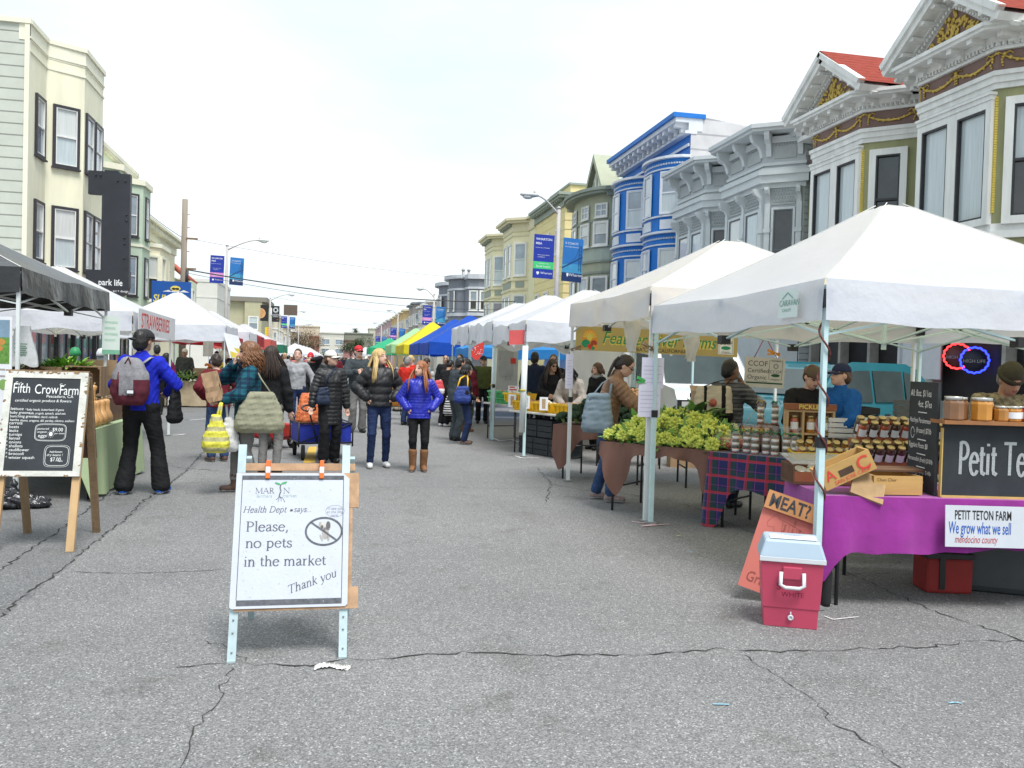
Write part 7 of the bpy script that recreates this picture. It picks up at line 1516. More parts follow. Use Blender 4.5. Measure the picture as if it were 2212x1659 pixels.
for y,c_,lab in((25.2,(.02,.22,.08),'parking meter with bright green cover'),(27.9,(.55,.57,.6),'parking meter with white domed top')):
 o=thing('parking_meter',lab+' behind the left stalls','parking meter',(-6.85,y,.13));b=MB();b.tube([(0,0,0),(0,0,1.0)],.035,8);b.build('post',steelgrey,o);b=MB();b.box(-.11,.11,-.09,.09,1.0,1.3);b.build('housing',mat('meter_grey',(.12,.14,.16),.5),o,bev=.03);b=MB();b.lathe([(.14,1.3),(.15,1.38),(.1,1.5),(0,1.54)],12);b.build('cap',mat('meter_cap_'+str(int(y)),c_,.5),o)
 # ==== vehicles
autoglass=mat('auto_glass',(.045,.06,.06),.1,.2,1.5,spec=.4,coat=.1);tyre=mat('tyre_rubber',(.02,.02,.02),.85,.2,12);hub=mat('wheel_hub',(.4,.4,.42),.4,.1,metal=.5);wpaint=mat('white_car_paint',(.76,.79,.82),.28,.04,2,coat=.5);teal=mat('teal_car_paint',(.02,.13,.16),.25,.08,2,coat=.6);lampg=mat('headlight_glass',(.5,.5,.48),.1,.1,coat=.8)
def wheel(par,x,y,r,s):
 w=MB();w.lathe([(r*.6,-.1),(r*.95,-.1),(r,-.06),(r,.06),(r*.95,.1),(r*.6,.1)],22,0,MT_((x,y,r))@MR_(R(90),4,'Y'));t=w.build('wheel',tyre,par);h=MB();h.lathe([(r*.6,-.05),(r*.62,.085*1),(r*.3,.06),(0,.07)],16,0,MT_((x,y,r))@MR_(R(90*s),4,'Y'));h.build('rim',hub,t)
def vehicle(name,label,cat,loc,rz,prof,w,m,wheels,wr=.36,tum=.08,zt=1.0):
 """prof: side outline (y,z); upper part leans inward by tum above zt"""
 o=thing(name,label,cat,loc,R(rz));b=MB();vs=[];n=len(prof)
 for s in(-1,1):
  for y,z in prof:k=max(0,z-zt)*tum;vs.append((s*(w/2-k),y,z))
 b.add(vs,[tuple(range(n)),tuple(range(2*n-1,n-1,-1))]+[(i,(i+1)%n,n+(i+1)%n,n+i)for i in range(n)]);b.build('body',m,o,bev=.05)
 for y in wheels:
  for s in(-1,1):wheel(o,s*(w/2-.09),y,wr,s)
 return o
def sidewin(par,w,poly,s,zt=1.0,tum=.08,m=autoglass,name='side_window',off=.006):
 b=MB();b.add([(s*(w/2-max(0,z-zt)*tum+off),y,z)for y,z in poly],[tuple(range(len(poly)))]);f=MB()
 b.build(name,m,par,solid=.008)
 # teal estate car parked along the kerb, rear toward the camera
SP=[(-2.2,.35),(-2.25,.8),(-2.12,1.04),(-1.55,1.58),(-1.2,1.68),(.3,1.68),(.55,1.62),(1.25,1.14),(2.15,1.0),(2.3,.8),(2.3,.35)]
su=vehicle('parked_car','teal car parked behind the pickle stall','car',(7.95,12.9,0),113.6,SP,1.75,teal,(-1.35,1.4),.34,.18)
for s in(-1,1):
 for poly in([(-1.95,1.1),(-1.5,1.52),(-1.1,1.6),(-1.1,1.1)],[(-1.03,1.1),(-1.03,1.6),(-.2,1.6),(-.2,1.1)],[(-.12,1.1),(-.12,1.6),(.28,1.59),(.5,1.54),(1.05,1.14),(1.05,1.1)]):sidewin(su,1.75,poly,s,1.0,.18)
b=MB();b.add([(-.7,-2.08,1.09),(.7,-2.08,1.09),(.62,-1.58,1.56),(-.62,-1.58,1.56)],[(0,1,2,3)]);b.v=[(x,y-.02,z+.015)for x,y,z in b.v];b.build('rear_window',mat('green_auto_glass',(.05,.13,.10),.12,.1,coat=.2,spec=.4),su);b=MB();b.add([(-.72,1.18,1.18),(.72,1.18,1.18),(.64,.6,1.58),(-.64,.6,1.58)],[(0,1,2,3)]);b.v=[(x,y+.03,z+.02)for x,y,z in b.v];b.build('windscreen',autoglass,su)
b=MB();b.box(.90,1.08,.85,1.0,1.06,1.22);b.build('wing_mirror',blackm,su,bev=.03)
b=MB();[b.box(s*.87-.01,s*.87+.01,y,y+.14,.88,.91)for s in(-1,1)for y in(-.6,.15)];b.build('door_handle',blackm,su)
# white cutaway box truck
VP=[(-2.6,.4),(-2.62,.95),(-2.5,1.12),(-1.75,1.22),(-1.15,1.95),(-.95,2.03),(.1,2.05),(.1,.4)]
vt=vehicle('box_truck','white box truck facing the camera behind the cauliflower tent','truck',(7.1,17.3,0),0,VP,1.95,wpaint,(-1.75,2.0),.38,.12,1.15)
b=MB();b.box(-1.1,1.1,.16,3.9,.7,2.75);b.build('cargo_box',mat('white_cargo_panel',(.80,.82,.84),.5,.04,2),vt,bev=.02)
b=MB();b.add([(-.83,-1.72,1.27),(.83,-1.72,1.27),(.74,-1.2,1.9),(-.74,-1.2,1.9)],[(0,1,2,3)]);b.v=[(x,y-.02,z+.012)for x,y,z in b.v];b.build('windscreen',autoglass,vt)
for s in(-1,1):sidewin(vt,1.95,[(-1.35,1.28),(-1.02,1.8),(-.2,1.86),(-.2,1.28)],s,1.15,.12)
b=MB();b.box(-.6,.6,-2.66,-2.60,.72,1.0);[b.box(-.58,.58,-2.68,-2.66,.74+.06*q,.76+.06*q)for q in range(5)];b.build('grille',blackm,vt)
for s in(-1,1):b=MB();b.box(s*.78-.17,s*.78+.17,-2.655,-2.59,.76,.98);h_=b.build('headlight',blackm,vt);b=MB();b.box(s*.78-.1,s*.78+.1,-2.67,-2.655,.8,.95);b.build('lens',lampg,h_);b=MB();b.box(s*.78-.17,s*.78+.17,-2.66,-2.6,.68,.75);b.build('indicator',mat('amber_lens',(.5,.14,.03),.3),vt)
b=MB();b.box(-.95,.95,-2.75,-2.6,.42,.62);b.build('bumper',mat('dark_chrome',(.12,.12,.13),.3,.1,metal=.6),vt,bev=.02)
b=MB();[b.box(s*1.12-.09,s*1.12+.09,-1.5,-1.42,1.25,1.5)for s in(-1,1)];b.build('wing_mirror',blackm,vt,bev=.02)
# white high van
HP=[(-2.9,.4),(-2.95,1.0),(-2.8,2.2),(-2.6,2.32),(1.6,2.34),(2.2,1.5),(2.85,1.15),(2.95,.8),(2.95,.4)]
hv=vehicle('delivery_van','white high roofed van with dark open side behind the yellow tubs','van',(7.5,24.2,0),0,HP,2.0,mat('pale_blue_white_paint',(.60,.68,.78),.3,.04,2,coat=.4),(-1.9,1.9),.37,.06,1.2)
b=MB();b.box(-1.0-.012,-.99,-2.2,-.9,.6,2.05);b.build('open_doorway',mat('van_interior_shade',(.03,.03,.035),.7),hv)  # flat dark sheet on the closed body paints the shaded inside of the van
for s in(-1,1):b=MB();b.box(s*.5-.42,s*.5+.42,-2.965,-2.93,1.3,1.95);b.build('rear_window',autoglass,hv)
vd=thing('van_door','opened grey white rear van door with red sticker beside the tent pole','van door',(4.6,22.9,0),R(-5));b=MB();b.box(-.33,.33,-.03,.03,.55,2.15);b.build('panel',mat('door_lining',(.46,.48,.5),.5,.08),vd,bev=.04);b=MB();b.box(-.2,.2,-.045,-.03,1.2,1.9);[b.box(q*.13-.02,q*.13+.02,-.05,-.045,1.1,1.8)for q in(0,1)];b.box(.12,.26,-.056,-.05,1.55,1.7,1);b.build('inner_panel',[mat('door_recess',(.36,.38,.4),.6),red_ink],vd)
# trees far away
def tree(label,x,y,h,r,mats,leaves=900,zc=.62,bare=False,kind='tree',tr=.16,ls=.3):
 o=thing('street_tree',label,'tree',(x,y,.1));rn_=random.Random(int(x*7+y));b=MB();b.tube([(0,0,0),(.05,0,h*.35),(-.04,0,h*.6)],[tr,tr*.75,tr*.4],8)
 tips=[]
 for q in range(26):
  a=rn_.uniform(0,6.283);z0=h*rn_.uniform(.3,.55);L_=r*rn_.uniform(.5,1.);e=Vector((math.cos(a)*L_,math.sin(a)*L_,z0+rn_.uniform(.15,.45)*h));b.tube([(0,0,z0),(e.x*.45,e.y*.45,z0+(e.z-z0)*.6),e],[tr*.35,tr*.2,.02],5);tips.append(e)
  for k in range(5 if bare else 2):f=e+Vector((rn_.uniform(-1,1),rn_.uniform(-1,1),rn_.uniform(-.3,1)))*r*.35;b.tube([e*.8,f],[.03,.012],4);tips.append(f)
 b.build('trunk',mat('bark',(.12,.09,.065),.9,.3,8),o);c=MB()
 for q in range(leaves):
  t=rn_.choice(tips);p=t+Vector((rn_.gauss(0,.3),rn_.gauss(0,.3),rn_.gauss(0,.25)))*r*.45;d=Vector((rn_.uniform(-1,1),rn_.uniform(-1,1),rn_.uniform(-.6,1)));leafmesh(c,p,d,ls*rn_.uniform(.6,1.3),ls*.28,rn_.randrange(len(mats)),.3,2)
 c.build('crown',mats,o);return o
tw1,tw2=mat('dry_twig_tan',(.25,.17,.11),.9,.3,4),mat('dry_leaf_olive',(.19,.15,.07),.9,.3,4)
tree('bare brownish street tree at the far left of the street',-7,186,7.6,3.0,[tw1,tw2],1500,bare=True,ls=.32);tree('second bare tree, right behind the tan one',-5.2,200,6.8,2.8,[tw2,tw1],1300,bare=True,ls=.32)
tree('dark evergreen tree at the street end under the small blue banners',8.2,270,8.0,4.0,[lf_d,mat('olive_foliage',(.06,.08,.035),.8,.3)],1600,ls=.5);tree('rounded dark evergreen tree left of the other at the street end',5.4,278,7.0,3.4,[lf_d,MATS['olive_foliage']],1200,ls=.5)
tree('small green shrub tree beneath the ivory block',-2.6,255,3.2,1.6,[lf_d,lf_g],500,ls=.3,tr=.1)
pm=thing('palm_tree','lone palm tree above the roofs at the end of the street','palm',(8.0,330,0));b=MB();b.tube([(0,0,0),(0,0,12.6)],[.4,.3],8);b.build('trunk',MATS['bark'],pm);b=MB();rn_=random.Random(5)
for q in range(60):a=rn_.uniform(0,6.28);leafmesh(b,(0,0,12.5+rn_.uniform(-1.2,.6)),(math.cos(a),math.sin(a),rn_.uniform(-.8,1)),rn_.uniform(1.2,2.2),.18,0,.5,4)
b.build('crown',mat('palm_frond',(.11,.10,.05),.8,.3),pm)
# ==== people
SK={k:[mat('skin_'+k,c,.5,.07,9,spec=.35),mat('eye_'+k,(.03,.02,.018),.3),mat('lip_'+k,tuple(x*y for x,y in zip(c,(.82,.5,.5))),.45),mat('brow_'+k,tuple(x*.28 for x in c),.8)]for k,c in(('fair',(.62,.38,.29)),('tan',(.44,.25,.165)),('brown',(.21,.105,.06)))}
HAIRM={k:mat('hair_'+k,c,.45,.35,26,aniso=(3,3,.25),spec=.4)for k,c in(('black',(.012,.010,.010)),('dark',(.03,.018,.013)),('brown',(.085,.042,.022)),('curl',(.17,.075,.032)),('blond',(.52,.36,.15)),('ginger',(.30,.115,.05)),('grey',(.2,.19,.18)))}
def ik(S,T,l1,l2,pole):
 S,T,pole=np.array(S,float),np.array(T,float),np.array(pole,float);d=T-S;L_=np.linalg.norm(d);m=(l1+l2)*.995
 if L_>m:T=S+d*m/L_;d=T-S;L_=m
 L_=max(L_,abs(l1-l2)+.02);u=d/np.linalg.norm(d);a=(l1*l1-l2*l2+L_*L_)/(2*L_);hgt=math.sqrt(max(0,l1*l1-a*a));p=pole-(pole@u)*u;p/=np.linalg.norm(p)+1e-9
 return S+u*a+p*hgt,T
def rotM(ax,deg):return np.array(MR_(R(deg),3,ax))
class Prims:
 def __init__(s):s.L=[]
 def cap(s,a,b,ra,rb=None,sq=None,k=.025,quilt=None):s.L.append(('c',np.array(a,float),np.array(b,float),ra,ra if rb is None else rb,sq,k,quilt));return s
 def ell(s,c,rad,M=None,k=.02,op='u'):s.L.append(('e',np.array(c,float),np.array(rad,float),M,k,op));return s
 def sdf(s,h,cut=None,after=None,nz=()):
  lo=np.full(3,9.);hi=-lo
  for q in s.L+(after.L if after else[]):
   if q[0]=='c':r=max(q[3],q[4])+.03;lo=np.minimum(lo,np.minimum(q[1],q[2])-r);hi=np.maximum(hi,np.maximum(q[1],q[2])+r)
   elif q[5]=='u':lo=np.minimum(lo,q[1]-q[2].max()-.02);hi=np.maximum(hi,q[1]+q[2].max()+.02)
  f=SDF(lo-2*h,hi+2*h,h);s._run(f,s.L)
  for n in nz:f.noise(*n)
  for c in cut or[]:f.plane(*c)
  if after:
   F1=f.F;f.F=np.full(f.n,1.,np.float32);s._run(f,after.L)
   for n in nz:f.noise(*n)
   k=.03;hh=np.clip(.5+.5*(F1-f.F)/k,0,1);f.F=F1*(1-hh)+f.F*hh-k*hh*(1-hh)
  return f
 def _run(s,f,L_):
  for q in L_:
   if q[0]=='c':f.cap(q[1],q[2],q[3],q[4],q[5],q[6],'u',q[7])
   else:f.ell(q[1],q[2],q[3],q[4],q[5])
def person(label,x,y,face,H=1.7,z0=0.,skin='fair',top=None,bottom=None,shoe=None,hair=('short','dark'),hat=None,yaw=0.,pitch=0.,lean=0.,handR=None,handL=None,poleR=(.8,-.6,-.3),poleL=(-.8,-.6,-.3),feet=((.10,0),(-.10,.02)),h=.0125,glasses=None,fem=False,girth=1.,collar=.0,tee=None,group=None,boots=None,scarf=None,pocket=False):
 """top=(material, thickness, hem height, quilt, sleeve), bottom=(material, thickness, flare); faces +Y turned by `face` degrees."""
 s=H/1.75;root=thing('person',label,'person',(x,y,z0),R(face),group)
 hip=np.array((0,0,.95));RL=rotM('X',-lean);HC=np.array((0,.012,1.53));RH=rotM('Z',yaw)@rotM('X',-pitch)
 U=lambda p:hip+RL@(np.array(p,float)-hip)
 Hd=lambda p:U(HC+RH@(np.array(p,float)-HC));HM=RL@RH
 fw=RL@np.array((0,1,0));fwd=np.array((0,1,0));g=girth
 shw=.155 if fem else .175
 sh={1:U((shw,-.01,1.405)),-1:U((-shw,-.01,1.405))}
 tgt={1:handR,-1:handL};pol={1:poleR,-1:poleL};arms={}
 for sd in(1,-1):
  t=tgt[sd];t=U((sd*.26,.04,.86))if t is None else np.array(t,float)
  e,w=ik(sh[sd],t,.285,.255,pol[sd]);arms[sd]=(sh[sd],e,w)
 legs={}
 for sd,f in zip((1,-1),feet):
  zz=f[2]if len(f)>2 else 0.
  hp=np.array((sd*.088,0,.91));an=np.array((f[0],f[1]-.02,.085+zz));k_,an=ik(hp,an,.425,.415,(sd*.12,1,0));legs[sd]=(hp,k_,an,f)
  # body -------------------------------------------------
 B=Prims()
 B.cap(U((0,0,.95)),U((0,0,1.30)),.135*g,.145,(fw,1.35));B.cap(U((-shw*.75,-.005,1.395)),U((shw*.75,-.005,1.395)),.06,.06)
 B.cap(U((0,-.012,1.42)),Hd((0,.0,1.55)),.054 if fem else .06,.052,None,.03)
 B.ell(Hd((0,.012,1.642)),(.074,.096,.108),HM,.02);B.ell(Hd((0,.048,1.578)),(.055,.062,.058),HM,.03)
 B.cap(Hd((0,.104,1.640)),Hd((0,.122,1.608)),.008,.0135,None,.012);B.ell(Hd((0,.092,1.583)),(.024,.02,.013),HM,.012);B.ell(Hd((0,.085,1.548)),(.026,.022,.02),HM,.02)
 for sd in(1,-1):
  B.ell(Hd((sd*.076,.005,1.622)),(.011,.024,.032),HM,.008);B.ell(Hd((sd*.034,.112,1.645)),(.017,.014,.010),HM,.008,'c')
  S,E,Wr=arms[sd];B.cap(S,E,.050,.040);B.cap(E,Wr,.040,.027)
  d=(Wr-E)/np.linalg.norm(Wr-E)
  if pocket:d=np.array((-sd*.85,-.25,-.45));d/=np.linalg.norm(d)
  side=np.cross(d,(0,1,.2));side=side/(np.linalg.norm(side)+1e-9);nn=np.cross(side,d)
  B.cap(Wr,Wr+d*.065,.027,.032,(nn,1.5),.015)
  for q in range(4):
   o_=side*(.027-.018*q)*1.;b0=Wr+d*.08+o_;ln_=(.062,.074,.07,.055)[q];b1=b0+d*ln_*.55+nn*.006*sd;b2=b1+d*ln_*.4+nn*.022
   B.cap(b0,b1,.0095,.009,None,.004);B.cap(b1,b2,.009,.0075,None,.004)
  t0=Wr+d*.025+side*.03;B.cap(t0,t0+side*.022+d*.03,.012,.010,None,.008);B.cap(t0+side*.022+d*.03,t0+side*.024+d*.062,.010,.008,None,.004)
  hp,kn,an,f=legs[sd];B.cap(hp,kn,.074*g,.046);B.cap(kn,an,.046,.030);B.cap(an-(0,.02,.035),an+(sd*.02,.13,-.05),.036,.03,((0,0,1),1.1))
 V,Q=B.sdf(h).mesh();C=V[Q].mean(1)
 loc=(C-Hd((0,0,0)))@HM
 mi=np.zeros(len(Q),int);ax=np.abs(loc[:,0]);fr=loc[:,1]>.055;er=max(.007,h*.62)
 mi[fr&(np.abs(ax-.034)<.014)&(np.abs(loc[:,2]-1.645)<er)]=1
 mi[fr&(ax<.024)&(np.abs(loc[:,2]-1.583)<er*.9)]=2
 mi[fr&(ax>.014)&(ax<.052)&(np.abs(loc[:,2]-1.668)<er*.8)]=3
 np_obj('body',V*s,Q,SK[skin],root,mi)
 # trousers ----------------------------------------------
 if bottom:
  bm,bt,fl=bottom;P_=Prims();P_.cap((-.055,0,.95),(.055,0,.95),.118*g+bt*.5,None,((0,1,0),1.1));P_.cap((0,0,.93),U((0,0,1.06)),.145*g,.135*g,((0,1,0),1.28))
  for sd in(1,-1):
   hp,kn,an,f=legs[sd];P_.cap(hp,kn,.085*g+bt,.057+bt,None,.03);e=an+np.array((0,0,.02 if fl>.5 else .03))+np.array((0,0,.06 if boots else 0));P_.cap(kn,e,.056+bt,(.047+bt)*(1+.8*fl),None,.02)
  f_=P_.sdf(h,[((0,0,1.05),(0,0,1)),((0,0,.035),(0,0,-1))],None,((.0035,21,int(abs(x)*100)%97),(.002,50,3)));V,Q=f_.mesh();np_obj('trousers',V*s,Q,bm,root)
 if shoe:
  P_=Prims()
  for sd in(1,-1):
   hp,kn,an,f=legs[sd]
   P_.cap(an-(0,.025,.035),an+(sd*.02,.14,-.045),.046,.040,((0,0,1),1.05),.02);P_.cap(an-(0,.03,.045),an-(0,.02,-.01),.042,.04)
   if boots:P_.cap(an-(0,.005,.0),an+(kn-an)*((boots-.08)/.42),.056,.068,None,.03)
  f_=P_.sdf(min(h,.012),[((0,0,.003),(0,0,-1))]);V,Q=f_.mesh();C=V[Q].mean(1);np_obj('shoes',V*s,Q,[shoe,MATS.get('sole_'+shoe.name)or mat('sole_'+shoe.name,(.5,.5,.5)if shoe.name!='black_leather' else(.02,.02,.02),.7)],root,(C[:,2]<.024).astype(int))
  # top -----------------------------------------------------
 if top:
  tm,tt,hem,qu,slv=tuple(top)+((None,.93)if len(top)==3 else(.93,))
  P_=Prims();n_=max(1,int((1.32-hem)/qu[0]))if qu else 0
  qz=(qu[0],qu[1])if qu else None
  zl=min(hem,.93);wid=(.15 if fem else .155)*g+tt
  if hem<.9:P_.cap((0,0,hem-.06),U((0,0,1.0)),wid*1.06,wid*.99,(fw,1.28),.03,qz);P_.cap(U((0,0,1.0)),U((0,-.0,1.29)),wid*.98,(.15 if fem else .163)+tt,(fw,1.33),.03,qz)
  else:P_.cap(U((0,0,hem-.04)),U((0,-.0,1.29)),wid,(.15 if fem else .163)+tt,(fw,1.33),.03,qz)
  P_.cap(U((-shw*.74,-.01,1.385)),U((shw*.74,-.01,1.385)),.068+tt*.9,None,None,.05)
  if fem:[P_.ell(U((sd*.065,.085,1.27)),(.06,.045+tt*.4,.065),RL,.04)for sd in(1,-1)]
  if collar:P_.cap(U((0,-.01,1.44)),U((0,.0,1.44+collar)),.066+tt*.4,.062+tt*.3,None,.03)
  A_=Prims()
  for sd in(1,-1):
   S,E,Wr=arms[sd];A_.cap(S,E,.055+tt,.046+tt,None,.035,qz);e2=E+(Wr-E)*slv;A_.cap(E,e2,.046+tt,.034+tt*.8,None,.025,qz)
  cz=U((0,0,hem))if hem>=.9 else np.array((0,0,hem));cn=RL@np.array((0,0,-1.))if hem>=.9 else np.array((0,0,-1.))
  f_=P_.sdf(h,[(cz,cn)],A_,((.006 if not qu else .0025,19,int(abs(y)*100)%89),(.0035,42,5)));V,Q=f_.mesh();np_obj('jacket' if tt>.015 else 'sweater',V*s,Q,tm,root)
 if tee:
  b=MB();b.v=[];a,c=U((0,.105+tt*.75,1.43))*s,U((0,.112+tt*.75,1.33))*s;b.ico((a+c)/2,(.045,.018,.075),0,10,6,0,Matrix(RL.tolist()));b.build('shirt',tee,root)
 if scarf:b=MB();b.tube([U((.085*math.cos(a)*s,.01+.085*math.sin(a)*s,0))*0+U((.085*math.cos(a),.005+.085*math.sin(a),1.485+.012*math.sin(2*a)))*s for a in[6.2832*i/14 for i in range(14)]],.034*s,8,0,False,1.,True);b.build('scarf',scarf,root)
 # hair ------------------------------------------------------
 hs,hc=hair if hair else(None,None);rn_=random.Random(int(abs(x*91+y*37)*10))
 if hs:
  hm=HAIRM[hc];P_=Prims();big={'curly':.022,'long':.008,'bob':.014}.get(hs,.0)
  P_.ell(Hd((0,-.008,1.658)),(.083+big,.102+big,.104+big*.6),HM,.01);P_.ell(Hd((0,-.045,1.60)),(.076+big,.066+big,.075),HM,.03)
  if hs=='bun':P_.ell(Hd((0,-.13,1.66)),(.04,.04,.04),HM,.01)
  P_.ell(Hd((0,.115,1.595)),(.078,.085,.100),HM,.015,'c')
  f_=P_.sdf(max(h,.01));f_.noise(.004,45,2);f_.noise(.003,110,8);V,Q=f_.mesh();ho=np_obj('hair',V*s,Q,hm,root)
  if hs in('long','curly','bob','pony'):
   b=MB();near=h<.014;n={'long':150,'curly':270,'bob':70,'pony':26}[hs]if near else 34;ln_={'long':.34,'curly':.25,'bob':.12,'pony':.26}[hs]
   for q in range(n):
    a=rn_.uniform(R(70 if hs=='long' else 48),R(290 if hs=='long' else 312))if hs!='pony' else R(180)+rn_.gauss(0,.25)
    sx,cx_=math.sin(a),math.cos(a);t0=rn_.uniform(.15,1.25)if hs!='pony' else 1.45;pts=[];rr_=rn_.uniform(.96,1.1)+(.14*rn_.random()if hs=='curly' else 0);L_=ln_*rn_.uniform(.75,1.08)
    if hs=='long' and abs(sx)>.6 and cx_>-.3:L_*=1.12
    for i in range(4):th=t0+(1.57-t0)*i/3;pts.append(np.array((.088*math.sin(th)*sx*rr_,-.006+.106*math.sin(th)*cx_*rr_,1.655+.112*math.cos(th))))
    p=pts[-1];ph,am=rn_.uniform(0,6),(.016 if hs=='curly' else .003);m_=9 if hs=='curly' else 5;sp=.10*rn_.random()if hs=='curly' else .03+.03*rn_.random()
    for i in range(1,m_+1):
     t=i/m_;ang=ph+t*L_*(60 if hs=='curly' else 14);out=(.055 if hs=='long' else .028)*math.sin(min(1,t*1.3)*1.57)if hs!='curly' else .06*math.sin(t*3.14)
     fwd_s=(.14 if abs(sx)>.5 else .06)*min(1,t*1.6)if(cx_>-.3 and hs=='long')else-.02*t
     pts.append(np.array((p[0]+sx*out+sx*sp*t*.6+am*math.cos(ang),p[1]+cx_*out*.5+fwd_s+am*math.sin(ang),p[2]-L_*t)))
    P3=[Hd(v)*s if i<5 else(Hd(pts[4])+RL@(rotM('Z',yaw*.25)@(v-pts[4])))*s for i,v in enumerate(pts)]
    r_=(.0085 if hs=='curly' else .011)*s*rn_.uniform(.7,1.2)*(1 if near else 1.9);b.tube(P3,[r_]*(len(P3)-2)+[r_*.8,r_*.2],5,0,True,.6)
   b.build('locks',hm,ho)
 if hat:
  ht,hm,hy=(tuple(hat)+(0,))[:3];HR=HM@rotM('Z',hy);HH=lambda p:Hd(HC+rotM('Z',hy)@(np.array(p,float)-HC))
  P_=Prims()
  if ht=='cap':P_.ell(HH((0,-.004,1.672)),(.088,.108,.094),HR,.01);cut=[(HH((0,0,1.668)),HM@np.array((0,0,-1.)))]
  else:P_.ell(HH((0,-.008,1.672)),(.089,.108,.112),HR,.01);P_.cap(HH((-.03,-.005,1.672)),HH((.03,-.005,1.672)),.083,None,(HM@np.array((0,0,1.)),2.2),.01)if False else None;cut=[(HH((0,0,1.65)),HM@np.array((0,-.12,-1.)))]
  V,Q=P_.sdf(min(h,.0125),cut).mesh();hoj=np_obj('hat',V*s,Q,hm,root)
  b=MB()
  if ht=='cap':
   b.grid(lambda u,v:Vector(HH(((u-.5)*.155*(1-.25*v*v),.085+.10*v-.035*(2*u-1)**2*(1+v),1.672-.012*v-.022*(2*u-1)**2))*s),8,5);b.build('brim',hm,hoj,solid=.006)
  else:
   b.tube([HH((.086*math.cos(a),-.008+.106*math.sin(a),1.662-.012*math.sin(a)))*s for a in[6.2832*i/20 for i in range(20)]],.016*s,7,0,False,1.6,True);b.build('cuff',hm,hoj)
   if ht=='pompom':b=MB();b.ico(HH((0,-.02,1.80))*s,.032*s,0,9,6,.15);b.build('pompom',hm,hoj)
 if glasses:
  b=MB();MM=Matrix(HM.tolist())
  for sd in(1,-1):
   c=Hd((sd*.034,.106,1.643))*s
   if glasses=='sun':b.ico(c,(.027*s,.012*s,.020*s),0,10,6,0,MM)
   else:b.tube([Hd((sd*.034+.024*math.cos(a),.112,1.641+.017*math.sin(a)))*s for a in[6.2832*i/12 for i in range(12)]],.0022*s,4,0,False,1,True)
   b.tube([Hd((sd*.06,.10,1.648))*s,Hd((sd*.079,.0,1.65))*s],.0035*s,4)
  b.tube([Hd((-.014,.117,1.648))*s,Hd((.014,.117,1.648))*s],.003*s,4);b.build('sunglasses' if glasses=='sun' else 'glasses',blackm,root)
 root['k']=0;del root['k'];return root
def fab(name,c,r=.85,nz=.12,**k):return mat(name,c,r,nz,12,spec=.2,bump=.8,bs=8,**k)
jean=fab('blue_denim',(.035,.065,.15),nz=.3);jeand=fab('dark_denim',(.014,.026,.075),nz=.25);blackf=fab('black_fabric',(.011,.011,.013),.8);blacknyl=mat('black_puffer',(.011,.011,.013),.52,.2,9,spec=.5);greyf=fab('heather_grey',(.30,.305,.32),nz=.16);khak=fab('khaki_cotton',(.33,.28,.20));charc=fab('charcoal_jacket',(.045,.055,.062));navy=fab('navy_cotton',(.012,.018,.04));greyp=fab('grey_trousers',(.16,.155,.15))
wshoe=mat('white_canvas_shoe',(.62,.62,.62),.6,.06);bshoe=mat('black_leather',(.015,.014,.014),.45,.2);brshoe=mat('brown_leather',(.085,.045,.032),.55,.2);bluesh=mat('blue_trainer',(.015,.12,.55),.5,.1)
blufl=fab('cobalt_fleece',(.012,.022,.40),nz=.25);blupuf=mat('blue_puffer',(.014,.022,.34),.4,.15,9,spec=.5);brpuf=mat('brown_puffer',(.25,.135,.075),.45,.1,9);olivj=fab('olive_jacket',(.075,.09,.03));redk=fab('red_knit',(.50,.025,.015));maro=fab('maroon_jacket',(.115,.012,.02));grnj=fab('green_jacket',(.015,.10,.045));taup=fab('taupe_hoodie',(.30,.265,.235));ugg=fab('tan_suede',(.22,.11,.055));pinkw=fab('pink_wool',(.62,.17,.24))
flan=fab('teal_plaid_flannel',(.012,.085,.125),wave=[(0,11,(.01,.02,.05,.75),.35),(2,11,(.008,.025,.05,.7),.35),(2,22,(.02,.2,.2,.5),.12),(1,11,(.01,.02,.05,.6),.35)])
patt=fab('grey_patterned_wool',(.085,.085,.09),nz=.2,wave=[(2,9,(.22,.22,.22,.6),.2),(2,23,(.02,.02,.025,.7),.3)]);camo=mat('camouflage_cloth',(.035,.035,.04),.85,.6,18,col2=(.26,.22,.13));bljk=fab('bright_blue_jacket',(.012,.095,.33));rustj=fab('brown_jacket',(.13,.065,.04));pinks=fab('salmon_shirt',(.45,.15,.14));bluplaid=fab('blue_plaid',(.1,.2,.32))
capk=mat('black_cap',(.018,.018,.022),.8,.15);capw=mat('white_cap',(.66,.64,.58),.8,.05);capr=mat('red_cap',(.48,.015,.025),.7,.1);capn=mat('navy_cap',(.012,.02,.07),.8,.1);capb=mat('brown_cap',(.10,.07,.05),.85,.1);bean=fab('olive_knit',(.055,.052,.035));gbean=fab('grey_knit',(.2,.2,.21))
pkt=dict(handR=(.20,.10,1.03),handL=(-.20,.10,1.03),pocket=True)
person('man seen from behind in cobalt blue fleece with grey backpack and reversed black cap',-2.04,10.0,-10,1.80,skin='tan',top=(blufl,.018,.90),bottom=(blackf,.016,.7),shoe=bluesh,hair=('short','black'),hat=('cap',capk,160),yaw=-14,glasses='clear',handR=(.17,.24,1.08),handL=(-.16,.26,1.1),poleR=(1,-.5,-.1),feet=((.19,.10),(-.16,0)),h=.010,girth=1.02,collar=.04)
person('curly haired woman in teal plaid shirt raising a hand to her mouth',-.93,10.1,98,1.70,top=(flan,.03,.80),bottom=(greyp,.012,.1),shoe=brshoe,boots=.2,hair=('curly','curl'),yaw=4,handR=(.02,.17,1.50),handL=(-.10,.30,1.08),poleL=(-1,-.4,-.8),poleR=(1,.3,-1),h=.010,fem=True,feet=((.09,.14),(-.09,-.06)),scarf=navy,girth=1.08)
